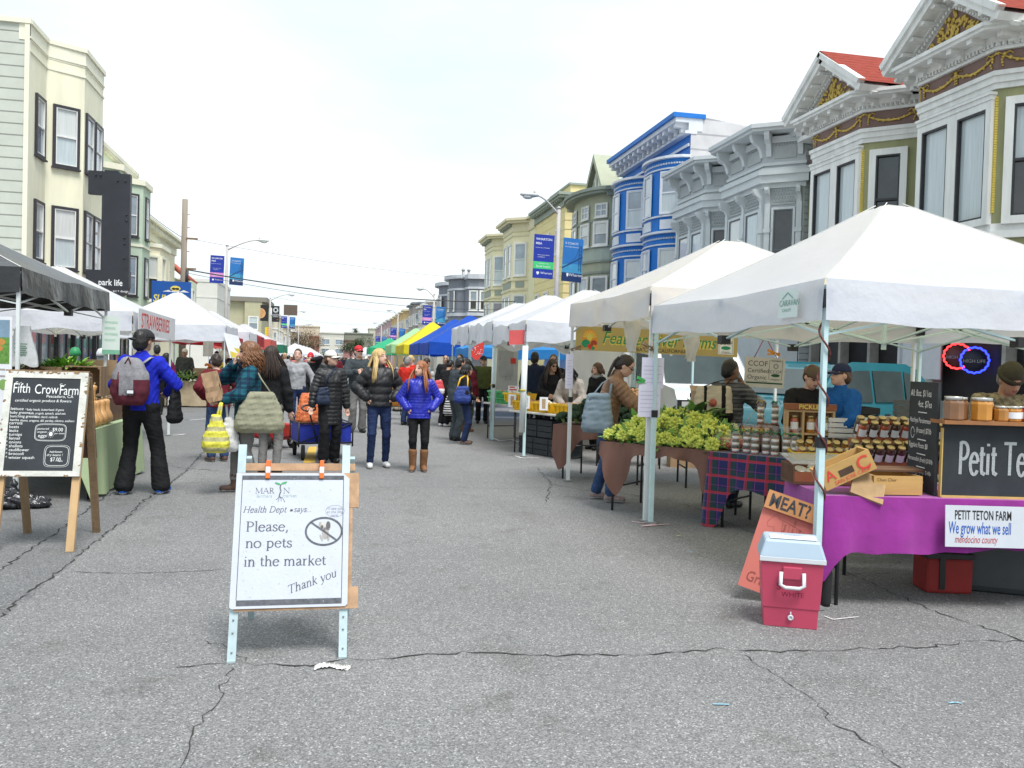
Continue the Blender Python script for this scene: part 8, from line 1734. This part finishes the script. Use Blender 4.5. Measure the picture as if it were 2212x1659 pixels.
person('woman in long black quilted coat, white cap and sunglasses pulling a blue wagon',-.03,12.97,196,1.66,top=(blacknyl,.022,.60,(.06,.010)),bottom=(blackf,.018,.5),shoe=bshoe,hair=('short','brown'),hat=('cap',capw),yaw=38,glasses='sun',handR=(.34,.10,.80),h=.010,fem=True,collar=.07,feet=((.10,.05),(-.09,-.03)))
person('teenage girl with long blond hair in black puffer jacket, jeans and white sneakers',.66,12.44,186,1.70,top=(blacknyl,.032,.91,(.11,.014)),bottom=(jeand,.006,.0),shoe=wshoe,hair=('long','blond'),yaw=36,pitch=-4,h=.010,fem=True,collar=.06,feet=((.12,.06),(-.12,-.04)),**pkt)
person('red haired girl in bright blue quilted jacket, black leggings and tan boots',1.2,12.04,176,1.54,top=(blupuf,.024,.85,(.045,.008)),bottom=(blackf,.006,.0),shoe=ugg,boots=.33,hair=('long','ginger'),yaw=-42,h=.010,fem=True,collar=.05,feet=((.085,.03),(-.085,0)),handR=(.19,.09,1.0),handL=(-.19,.09,1.0),pocket=True)
person('short haired woman in plain grey sweatshirt and blue jeans',-.71,18.1,183,1.72,top=(greyf,.02,.91),bottom=(jeand,.006,0),shoe=wshoe,hair=('short','dark'),h=.012,fem=True,handR=(.30,.08,.92),handL=(-.32,.12,.95),feet=((.07,.10),(-.08,-.16)),yaw=-6)
person('man in red cap and sunglasses with dark jacket over white shirt',.52,18.4,190,1.83,top=(charc,.03,.88),bottom=(greyp,.018,.35),shoe=bshoe,hair=('short','dark'),hat=('cap',capr),glasses='sun',handR=(.08,.26,1.24),handL=(-.03,.28,1.2),h=.012,yaw=10)
person('person in pink bobble hat walking behind the blond girl',1.02,19.4,180,1.66,top=(pinkw,.03,.9),bottom=(jean,.01,.1),shoe=bshoe,hair=('bob','brown'),hat=('pompom',pinkw),h=.015,fem=True)
person('woman with long dark hair in black coat seen from behind',-.80,11.75,-12,1.68,top=(blackf,.028,.74),bottom=(greyp,.008,0),shoe=bshoe,hair=('long','dark'),h=.012,fem=True,yaw=-8)
person('stooping person in maroon jacket and blue jeans left of the curly haired woman',-1.62,13.1,30,1.58,top=(maro,.032,.88),bottom=(jean,.014,.2),shoe=brshoe,hair=('short','dark'),lean=12,h=.012,**pkt)
person('man in bright red knit cap and black jacket with hand at his face',-.62,24.6,178,1.68,top=(blackf,.03,.88),bottom=(blackf,.015,.2),shoe=bshoe,hair=('short','dark'),hat=('beanie',capr),handL=(-.04,.2,1.56),h=.017)
person('person in black leather jacket seen from behind beside a lime bag',-.22,28.7,4,1.66,top=(blacknyl,.03,.9),bottom=(blackf,.02,.3),shoe=bshoe,hair=('short','brown'),h=.018)
person('man in maroon shirt standing beyond the black leather jacket',.1,33,165,1.74,top=(maro,.015,.92),bottom=(jean,.01,.1),shoe=bshoe,hair=('short','brown'),h=.02)
person('dark haired man in charcoal jacket beside the woman with a yellow strap bag',2.38,16.75,-70,1.64,skin='tan',top=(charc,.045,.84),bottom=(charc,.02,.3),shoe=bshoe,hair=('short','black'),lean=7,h=.0115,handR=(.16,.22,1.05),girth=1.08)
person('small woman in black sweater with yellow strapped bag beside the charcoal jacket man',2.46,16.0,-100,1.50,skin='tan',top=(blackf,.025,.86),bottom=(jeand,.012,.1),shoe=brshoe,hair=('bob','black'),yaw=10,h=.0115,fem=True,handR=(.12,.2,1.02),glasses='clear')
person('person in olive jacket and beige trousers bending over a cart',1.9,26.2,-70,1.70,top=(olivj,.03,.9),bottom=(khak,.02,.3),shoe=bshoe,hair=('short','grey'),hat=('beanie',gbean),lean=42,pitch=10,handR=(.1,.55,.85),handL=(-.1,.55,.85),h=.016)
person('woman in bright red sweater looking down at a yellow cart',2.15,24.0,120,1.70,top=(redk,.018,.92),bottom=(blackf,.01,.1),shoe=bshoe,hair=('short','blond'),pitch=24,handL=(-.15,.35,.9),h=.015,fem=True)
person('man in brown jacket leaning at the blue tent stall',2.2,28.8,-80,1.72,top=(rustj,.03,.9),bottom=(blackf,.015,.2),shoe=bshoe,hair=('short','dark'),lean=18,h=.018)
person('person in green jacket bending deep over the stall',2.95,22.0,-80,1.7,top=(grnj,.04,.9),bottom=(blackf,.015,.2),shoe=bshoe,hair=('short','dark'),lean=38,h=.016,girth=1.1)
person('woman with black hair bun in black clothes picking at the stall',2.62,20.4,-50,1.62,skin='tan',top=(blackf,.02,.88),bottom=(blackf,.015,.3),shoe=wshoe,hair=('bun','black'),lean=14,pitch=18,h=.013,fem=True,handR=(.15,.34,1.0))
person('shopper in blue plaid shirt just behind the red haired girl',2.1,21.2,-60,1.66,top=(bluplaid,.02,.9),bottom=(jeand,.015,.2),shoe=bshoe,hair=('short','dark'),lean=18,h=.016)
person('shopper in red vest half hidden behind the red haired girl',1.75,20.6,-40,1.64,top=(redk,.03,.9),bottom=(jeand,.015,.2),shoe=bshoe,hair=('short','grey'),h=.016)
person('balding man in dark coat under the nearer royal blue tent',3.3,25.6,170,1.74,skin='tan',top=(blackf,.03,.8),bottom=(blackf,.015,.2),shoe=bshoe,hair=None,h=.018)
person('woman in red hooded jacket with long dark hair and white bag',2.92,18.9,-40,1.62,top=(maro,.035,.88),bottom=(fab('moss_trousers',(.05,.06,.04)),.01,0),shoe=ugg,boots=.2,hair=('long','black'),h=.013,fem=True)
person('man in grey jacket holding a phone near the crumpled valance tent',3.05,20.9,150,1.74,skin='tan',top=(charc,.03,.88),bottom=(jeand,.015,.2),shoe=bshoe,hair=('short','dark'),handR=(.1,.3,1.35),h=.016)
person('bearded man in dark cap and green checked jacket by the van door',3.75,21.6,175,1.72,top=(olivj,.03,.9),bottom=(blackf,.015,.2),shoe=bshoe,hair=('short','dark'),hat=('cap',capk),h=.016)
person('tall young man in navy hooded top beside the open van door',4.06,17.2,-30,1.80,skin='tan',top=(navy,.03,.9),bottom=(blackf,.015,.2),shoe=bshoe,hair=('short','black'),h=.012,handR=(.1,.25,1.1),collar=.04)
person('woman in black coat and sunglasses with very long dark hair behind the yellow tubs',3.88,15.05,165,1.64,skin='tan',top=(blackf,.02,.8),bottom=(blackf,.005,0),shoe=bshoe,boots=.25,hair=('long','dark'),glasses='sun',yaw=30,pitch=10,h=.0115,fem=True,handR=(.05,.25,1.08),handL=(-.05,.25,1.06))
person('man in black glasses and shirt behind the sunglasses woman',4.45,17.2,170,1.76,top=(blackf,.02,.9),bottom=(blackf,.015,.2),shoe=bshoe,hair=('short','brown'),glasses='clear',h=.014)
person('dark haired person in taupe hooded coat bending over the yellow tubs',3.98,14.0,150,1.58,skin='tan',top=(taup,.035,.84),bottom=(blackf,.015,.2),shoe=bshoe,hair=('bob','black'),lean=22,pitch=26,handR=(.1,.34,.98),handL=(-.1,.36,.98),h=.0115,fem=True,collar=.06)
person('woman with brown bob and grey scarf in dark coat at the van side',4.78,15.2,110,1.60,top=(blackf,.03,.84),bottom=(blackf,.015,.2),shoe=bshoe,hair=('bob','brown'),h=.0125,fem=True,scarf=greyf)
person('woman in brown puffer jacket leaning over to pick a cauliflower',3.08,9.46,-112,1.72,top=(brpuf,.028,.88,(.055,.009)),bottom=(jean,.012,.1),shoe=mat('grey_pink_trainer',(.28,.2,.19),.6,.4,20),hair=('pony','dark'),lean=15,pitch=22,handR=(.10,.52,1.0),handL=(-.08,.50,1.02),poleR=(.6,-.4,-.8),glasses='clear',h=.0095,fem=True,collar=.075,feet=((.10,.12),(-.09,-.06)))
person('young man in grey patterned sweater carrying a canvas tote over his shoulder',4.38,8.98,-62,1.66,skin='brown',top=(patt,.026,.86),bottom=(navy,.015,.2),shoe=bshoe,hair=('short','black'),yaw=-18,pitch=6,handR=(.16,.10,1.42),poleR=(.6,.6,-.8),h=.0105)
person('young seller in brown backward cap and black jacket looking down',4.78,8.0,165,1.63,top=(blackf,.028,.88),bottom=(blackf,.015,.2),shoe=bshoe,hair=('short','brown'),hat=('cap',capb,180),pitch=28,yaw=14,lean=4,handR=(.05,.28,1.1),handL=(-.05,.3,1.1),h=.0105)
person('man in bright blue jacket and navy cap facing left at the pickle stall',4.98,7.74,100,1.64,top=(bljk,.034,.88),bottom=(khak,.02,.3),shoe=bshoe,hair=('short','brown'),hat=('cap',capn),yaw=-6,handL=(-.14,.3,1.08),handR=(.1,.34,1.1),h=.0105,girth=1.15,collar=.05)
person('seller in olive knit beanie and camouflage jacket looking down behind the jars',5.30,6.0,160,1.68,skin='tan',top=(camo,.03,.88),bottom=(blackf,.015,.2),shoe=bshoe,hair=('short','grey'),hat=('beanie',bean),pitch=26,yaw=10,lean=10,handR=(.1,.34,1.05),handL=(-.1,.34,1.05),h=.0095,girth=1.05)
person('man in salmon shirt seen from behind on the left pavement',-7.35,22,10,1.72,.13,top=(pinks,.015,.9),bottom=(blackf,.02,.2),shoe=bshoe,hair=('short','brown'),h=.014)
person('seller in white cap and dark grey pullover behind the kraft paper stall',-4.55,28.4,178,1.72,skin='tan',top=(fab('slate_pullover',(.06,.065,.065)),.025,.9),bottom=(blackf,.015,.2),shoe=bshoe,hair=('short','dark'),hat=('cap',capw),h=.015)
person('woman with long black hair in wine red coat shopping at the kraft paper stall',-4.62,25.75,5,1.56,top=(fab('wine_coat',(.13,.012,.05)),.03,.84),bottom=(blackf,.015,.2),shoe=bshoe,hair=('long','black'),h=.015,fem=True)
person('man in blue jacket and dark cap behind the lemons',-3.95,31.2,200,1.68,top=(blufl,.03,.9),bottom=(blackf,.015,.2),shoe=bshoe,hair=('short','dark'),hat=('cap',capk),h=.018)
person('person with big black backpack bending behind the dial scale',-3.4,30.6,-20,1.70,top=(blacknyl,.06,.88),bottom=(blackf,.015,.2),shoe=bshoe,hair=('short','black'),lean=14,h=.018)
person('person in navy hood beside the backpack at the kraft stall',-2.85,30.9,10,1.62,top=(navy,.03,.88),bottom=(blackf,.015,.2),shoe=bshoe,hair=('short','black'),hat=('beanie',capn),h=.018)
person('dark haired man in black coat standing beyond the backpack man',-4.35,23.0,10,1.76,skin='tan',top=(blackf,.03,.86),bottom=(blackf,.015,.2),shoe=bshoe,hair=('short','black'),h=.015)
# the crowd further down the street: a few figures, copied
proto=[person('distant shopper walking in the crowd down the street',0,30,180*(q%2)+q*17,1.6+.03*(q%5),skin=('fair','tan','fair')[q%3],top=(t,.03,.86),bottom=(b_,.015,.2),shoe=bshoe,hair=('bob' if q%3==0 else 'short',hc),hat=ht,h=.027,fem=q%3==0,group='distant crowd in the street')for q,(t,b_,hc,ht)in enumerate(((blackf,jeand,'dark',None),(charc,blackf,'black',None),(redk,jeand,'brown',None),(navy,khak,'dark',('cap',capk)),(greyf,jeand,'blond',None),(olivj,blackf,'grey',None),(maro,blackf,'black',None),(pinks,jean,'brown',('cap',capw)),(blufl,blackf,'dark',None),(blackf,blackf,'black',('beanie',gbean))))]
rn=random.Random(12);spots=[]
for q in range(84):
 for _ in range(40):
  yy=rn.choice((rn.uniform(34,60),rn.uniform(40,100),rn.uniform(60,150)));xx=rn.choice((rn.uniform(-2.7,2.6),rn.uniform(1.2,2.8),rn.uniform(-2.7,-1.2)))
  if yy<62 and-1.9<xx<1.3:continue
  if all((xx-a)**2+(yy-b)**2>.45 for a,b in spots):break
 spots.append((xx,yy))
for q,(xx,yy)in enumerate(spots):
 o=proto[q]if q<len(proto)else copy_tree(proto[q%len(proto)]);o.location=(xx,yy,0);o.rotation_euler=(0,0,rn.uniform(0,6.28));o.scale=(1,1,1)
 # ---- what they carry
def sack(label,c,w,d,hh,m,top_pts=None,strap=None,sag=.5,name='bag',cat='bag',group=None,h=.012,rz=0.,seedn=1,strapm=None,tilt=0.):
 """soft bag: rounded lower body drawn in toward the mouth, straps as given points (world)"""
 o=thing(name,label,cat,c,R(rz));f=SDF((-w*.75,-d*.9-.03,-.03),(w*.75,d*.9+.03,hh+.05),h)
 for i in range(6):
  t=i/5;wi=w*.5*(1-.35*t*t*sag);f.cap((-wi+d*.4,0,d*.35+(hh-d*.4)*t),(wi-d*.4,0,d*.35+(hh-d*.4)*t),d*.5*(1-.45*t),d*.5*(1-.45*t),None,.03)
 f.noise(.006,24,seedn);f.noise(.004,60,seedn+3);V,Q=f.mesh();np_obj('body',V,Q,m,o)
 if strap:
  b=MB();ir=MR_(-R(rz),3,'Z')
  for pts in strap:b.tube([ir@(Vector(p)-Vector(c))for p in pts],.014,6,0,True,.35)
  b.build('strap',strapm or m,o)
 return o
 # backpack on the man at left
bp=thing('backpack','grey backpack with maroon lower panels on the blue fleece man','backpack',(-2.04,10.0,0),R(-10));s=1.80/1.75
f=SDF((-.26,-.46,.98),(.24,-.06,1.56),.010)
for z,w_,d_ in((1.06,.135,.085),(1.14,.15,.10),(1.22,.15,.10),(1.30,.145,.095),(1.38,.125,.08),(1.44,.10,.06)):f.cap((-w_+.05-.03,-.235,z),(w_-.05-.03,-.235,z),d_,None,((0,1,0),.95),.03)
f.noise(.004,25,2);V,Q=f.mesh();C=V[Q].mean(1);bpg=mat('heather_grey_canvas',(.21,.205,.22),.85,.2,40);bpm=mat('maroon_canvas',(.085,.010,.022),.8,.2,20)
np_obj('body',V,Q,[bpg,bpm],bp,((C[:,2]<1.10)|((np.abs(C[:,0]+.03)>.075)&(C[:,2]<1.27))).astype(int))
b=MB();b.tube([(-.115,-.325,1.34),(-.12,-.342,1.25),(-.115,-.345,1.14)],[.011,.008,.009],6);b.tube([(-.06,-.305,1.43),(-.03,-.29,1.50),(.0,-.305,1.43)],.009,6);b.build('zip',bpm,bp)
b=MB();b.box(-.02,.06,-.358,-.345,1.115,1.16,0);b.box(-.013,.053,-.3595,-.358,1.121,1.154,1);b.build('badge',[blackm,paper],bp)
b=MB()
for sx in(-1,1):b.tube([(sx*.09-.02,-.16,1.44),(sx*.12,-.09,1.50),(sx*.13,.04,1.49),(sx*.15,.15,1.35)],.024,8,0,True,.4)
b.build('strap',mat('pale_grey_strap',(.30,.29,.31),.8),bp)
sack('black shoulder bag hanging at the right hip of the backpack man',(-1.70,10.02,.80),.20,.12,.36,blackf,None,[[(-1.72,10.02,1.1),(-1.78,9.95,1.35),(-1.80,9.98,1.50)]],rz=70,strapm=blackf)
sack('olive canvas tote on the shoulder of the curly haired woman',(-.78,9.88,.72),.50,.20,.40,mat('olive_canvas',(.25,.245,.17),.85,.1,8),None,[[(-.62,9.85,1.08),(-.78,9.93,1.30),(-.86,9.98,1.44)],[(-.95,9.86,1.08),(-.90,9.93,1.3),(-.88,9.98,1.44)]],sag=.8,rz=4)
yb_=mat('yellow_scallop_bag',(.60,.56,.06),.6,.1,5,wave=[(2,9,(.36,.34,.22,.8),.42)],bump=.2,bs=20)
sack('yellow and grey patterned shopping bag hanging from the curly haired woman\'s arm',(-1.24,9.84,.50),.26,.19,.36,yb_,None,[[(-1.24,9.84,.82),(-1.21,9.88,1.0),(-1.18,9.93,1.10)],[(-1.20,9.84,.84),(-1.19,9.88,1.0),(-1.18,9.93,1.1)]],sag=1.5)
sack('plain white cloth bag behind the yellow patterned bag',(-1.12,9.95,.50),.22,.14,.34,mat('white_cotton',(.62,.62,.62),.85,.06),None,[[(-1.13,9.95,.82),(-1.16,9.97,1.1)]],sag=1.)
pb=thing('paper_bag','brown paper bag held up by the curly haired woman','bag',(-1.26,9.93,1.06),R(0));b=MB(MR_(R(-14),4,'Y'));random.seed(2)
f1=lambda x,z:ru_(-.009,.009)
for x0,x1,y0,y1 in((-.08,.08,-.05,-.05),(-.08,.08,.05,.05),(-.08,-.08,-.05,.05),(.08,.08,-.05,.05)):b.grid(lambda u,v:Vector((x0+(x1-x0)*u,y0+(y1-y0)*u,-.02+.33*v))+Vector((f1(0,0),f1(0,0),0)),5,6,0,False)
b.build('body',mat('brown_kraft',(.36,.235,.14),.9,.12,6),pb)
def quickbag(*a,**k):return sack(*a,h=.016,**k)
quickbag('blue grey tote bag hanging on the puffer jacket woman',(2.90,9.16,.82),.34,.15,.40,mat('slate_blue_canvas',(.17,.22,.26),.8,.15,8),None,[[(2.80,9.16,1.18),(2.96,9.22,1.36),(3.08,9.28,1.42)],[(3.02,9.14,1.18),(3.06,9.2,1.34),(3.12,9.28,1.42)]],sag=.3,rz=-25)
tt_=quickbag('cream canvas tote with black base and round red emblem over the patterned sweater',(4.17,8.92,.97),.42,.17,.36,[mat('natural_canvas',(.52,.45,.34),.85,.08,8),blackf],None,[[(4.04,8.9,1.36),(4.2,8.88,1.42),(4.36,8.88,1.45)],[(4.28,8.88,1.36),(4.32,8.87,1.42),(4.38,8.88,1.45)]],sag=-.2,rz=-18,strapm=blackf)
bo_=[c for c in tt_.children if c.name.startswith('body')][0]
for p_ in bo_.data.polygons:p_.material_index=1 if p_.center.z<.10 or abs(abs(p_.center.x)-.10)<.022 else 0
b=MB();b.lathe([(.045,0),(.045,.004)],16,0,MT_((-.02,-.088,.21))@MR_(R(90),4,'X'));b.build('emblem',mat('emblem_red',(.42,.10,.08),.8,.3,40),tt_)
quickbag('navy and yellow shoulder bag on the small woman in black',(2.36,15.78,.80),.30,.14,.28,mat('navy_yellow_bag',(.02,.045,.22),.7,.1),None,[[(2.25,15.75,1.05),(2.32,15.8,1.25),(2.42,15.9,1.30)],[(2.45,15.75,1.05),(2.46,15.8,1.25),(2.46,15.9,1.30)]],strapm=ytub,sag=.2)
quickbag('white plastic carrier bag held by the red hooded woman',(2.84,18.55,.62),.3,.2,.36,bagw,None,[[(2.84,18.55,.95),(2.86,18.65,1.05)]],sag=1.2)
quickbag('black and white striped bag on the floor by the bun haired woman',(2.75,20.1,.3),.34,.2,.42,mat('striped_bag',(.6,.6,.6),.8,.05,wave=[(2,18,(.02,.02,.02,1),.5)]),None,None,sag=.3)
quickbag('lime green bag carried by the person in black leather',(-.5,28.5,.55),.34,.2,.5,mat('lime_bag',(.2,.6,.05),.6),None,[[(-.5,28.5,1.0),(-.45,28.6,1.1)]],sag=.5)
quickbag('red and white carrier bag held by the bun haired woman',(2.45,20.2,.78),.26,.16,.3,mat('red_white_bag',(.55,.06,.07),.6,.1,wave=[(2,3,(.65,.62,.62,1),.4)]),None,[[(2.45,20.2,1.05),(2.5,20.3,1.12)]],sag=.4)
quickbag('small dark blue cross body pouch on the black coat',(-.13,12.78,.88),.20,.06,.24,mat('ink_blue_nylon',(.012,.022,.05),.6),None,[[(-.13,12.78,1.1),(-.06,12.80,1.3),(.05,12.86,1.42)]],sag=.1,rz=15)
# folding wagon
wg=thing('folding_wagon','black framed folding wagon lined in royal blue cloth beside the black coat woman','wagon',(-.17,13.75,0),R(12));bm_=blkmetal
b=MB()
for z in(.26,.56):b.tube([(-.40,-.38,z),(.42,-.38,z),(.42,.40,z),(-.40,.40,z)],.013,6,0,False,1,True)
for x in(-.4,.42):
 for y in(-.38,.4):b.tube([(x,y,.2),(x,y,.58)],.013,6)
b.tube([(-.40,-.38,.26),(.42,-.38,.56)],.008,5);b.tube([(.42,.40,.26),(.42,-.38,.56)],.008,5);b.build('frame',bm_,wg)
b=MB();b.grid(lambda u,v:Vector((-.38+.78*u,-.36-.02*math.sin(u*9)*(1-v),.24+.30*v)),10,5);b.grid(lambda u,v:Vector((-.38,-.36+.74*u,.24+.30*v)),8,4);b.grid(lambda u,v:Vector((.40,-.36+.74*u,.24+.30*v)),8,4);b.grid(lambda u,v:Vector((-.38+.78*u,.38,.24+.30*v)),8,4);b.grid(lambda u,v:Vector((-.38+.78*u,-.36+.74*v,.24)),4,4);b.build('liner',mat('royal_nylon',(.012,.03,.33),.6,.2,7),wg)
for x in(-.33,.36):
 for y in(-.36,.36):w_=MB();w_.lathe([(.05,-.025),(.11,-.025),(.115,-.015),(.115,.015),(.11,.025),(.05,.025)],16,0,MT_((x,y,.115))@MR_(R(90),4,'Y')@MR_(R(14),4,'X'));t_=w_.build('wheel',tyre,wg);w_=MB();w_.lathe([(.05,-.02),(.052,.02),(0,.021)],10,0,MT_((x,y,.115))@MR_(R(90),4,'Y')@MR_(R(14),4,'X'));w_.build('hub',hub,t_)
b=MB();b.tube([(-.12,-.40,.26),(-.25,-.6,.58),(-.32,-.74,.78)],.014,6);b.tube([(-.33+.10*math.cos(a),-.75+.02*math.sin(a),.81+.045*math.sin(a))for a in[6.2832*i/16 for i in range(16)]],.014,6,0,False,1,True);b.build('handle',bm_,wg)
quickbag('orange and red patterned shopping bag standing in the blue wagon',(-.33,13.7,.5),.40,.24,.46,mat('orange_red_print',(.58,.075,.035),.6,.3,30,col2=(.62,.2,.06)),None,None,sag=.1)
rw=thing('toy_wagon','red plastic pull wagon with white hubbed wheels behind the olive tote','wagon',(-1.02,15.2,0),R(35));b=MB();rp2=mat('red_plastic',(.46,.02,.025),.35,.08,spec=.5)
b.add([(x*w_,y*l_,z)for z,w_,l_ in((.14,.14,.26),(.18,.22,.36),(.40,.26,.44),(.42,.27,.45),(.40,.24,.42),(.22,.2,.34))for x,y in((-1,-1),(1,-1),(1,1),(-1,1))],[(0,3,2,1)]+[(4*k+i,4*k+(i+1)%4,4*k+4+(i+1)%4,4*k+4+i)for k in range(5)for i in range(4)]+[(20,21,22,23)]);b.build('body',rp2,rw,bev=.015)
for x in(-.26,.26):
 for y in(-.28,.28):w_=MB();w_.lathe([(.06,-.04),(.12,-.04),(.13,-.02),(.13,.02),(.12,.04),(.06,.04)],18,0,MT_((x,y,.13))@MR_(R(90),4,'Y'));t_=w_.build('wheel',tyre,rw);w_=MB();w_.lathe([(.06,-.041),(.06,.045),(.02,.047),(0,.047)],14,0,MT_((x,y,.13))@MR_(R(90 if x>0 else-90),4,'Y'));w_.build('hub',paper,t_)
b=MB();b.tube([(0,-.4,.2),(0,-.7,.25),(-.1,-.95,.6)],.012,6);b.build('handle',bm_,rw)
ct_=thing('shopping_cart','black wire shopping cart with yellow and orange bags left of the red haired girl','cart',(1.62,22.6,0),R(10));b=MB()
for z in(.35,.6,.85):b.tube([(-.2,-.2,z),(.2,-.2,z),(.2,.2,z),(-.2,.2,z)],.012,5,0,False,1,True)
for x,y in((-.2,-.2),(.2,-.2),(.2,.2),(-.2,.2)):b.tube([(x,y,.1),(x,y,1.0 if y>0 else .86)],.012,5)
b.tube([(-.2,.2,1.0),(-.35,.3,1.05),(.2,.2,1.0)],.012,5);b.build('frame',bm_,ct_)
for x in(-.24,.24):w_=MB();w_.lathe([(.10,-.015),(.13,-.015),(.13,.015),(.10,.015)],16,0,MT_((x,.1,.13))@MR_(R(90),4,'Y'));w_.build('wheel',tyre,ct_)
quickbag('yellow and orange printed bag riding in the wire shopping cart',(1.62,22.6,.36),.36,.3,.5,mat('yellow_orange_print',(.62,.38,.03),.6,.4,25,col2=(.5,.12,.02)),None,None,sag=.2)
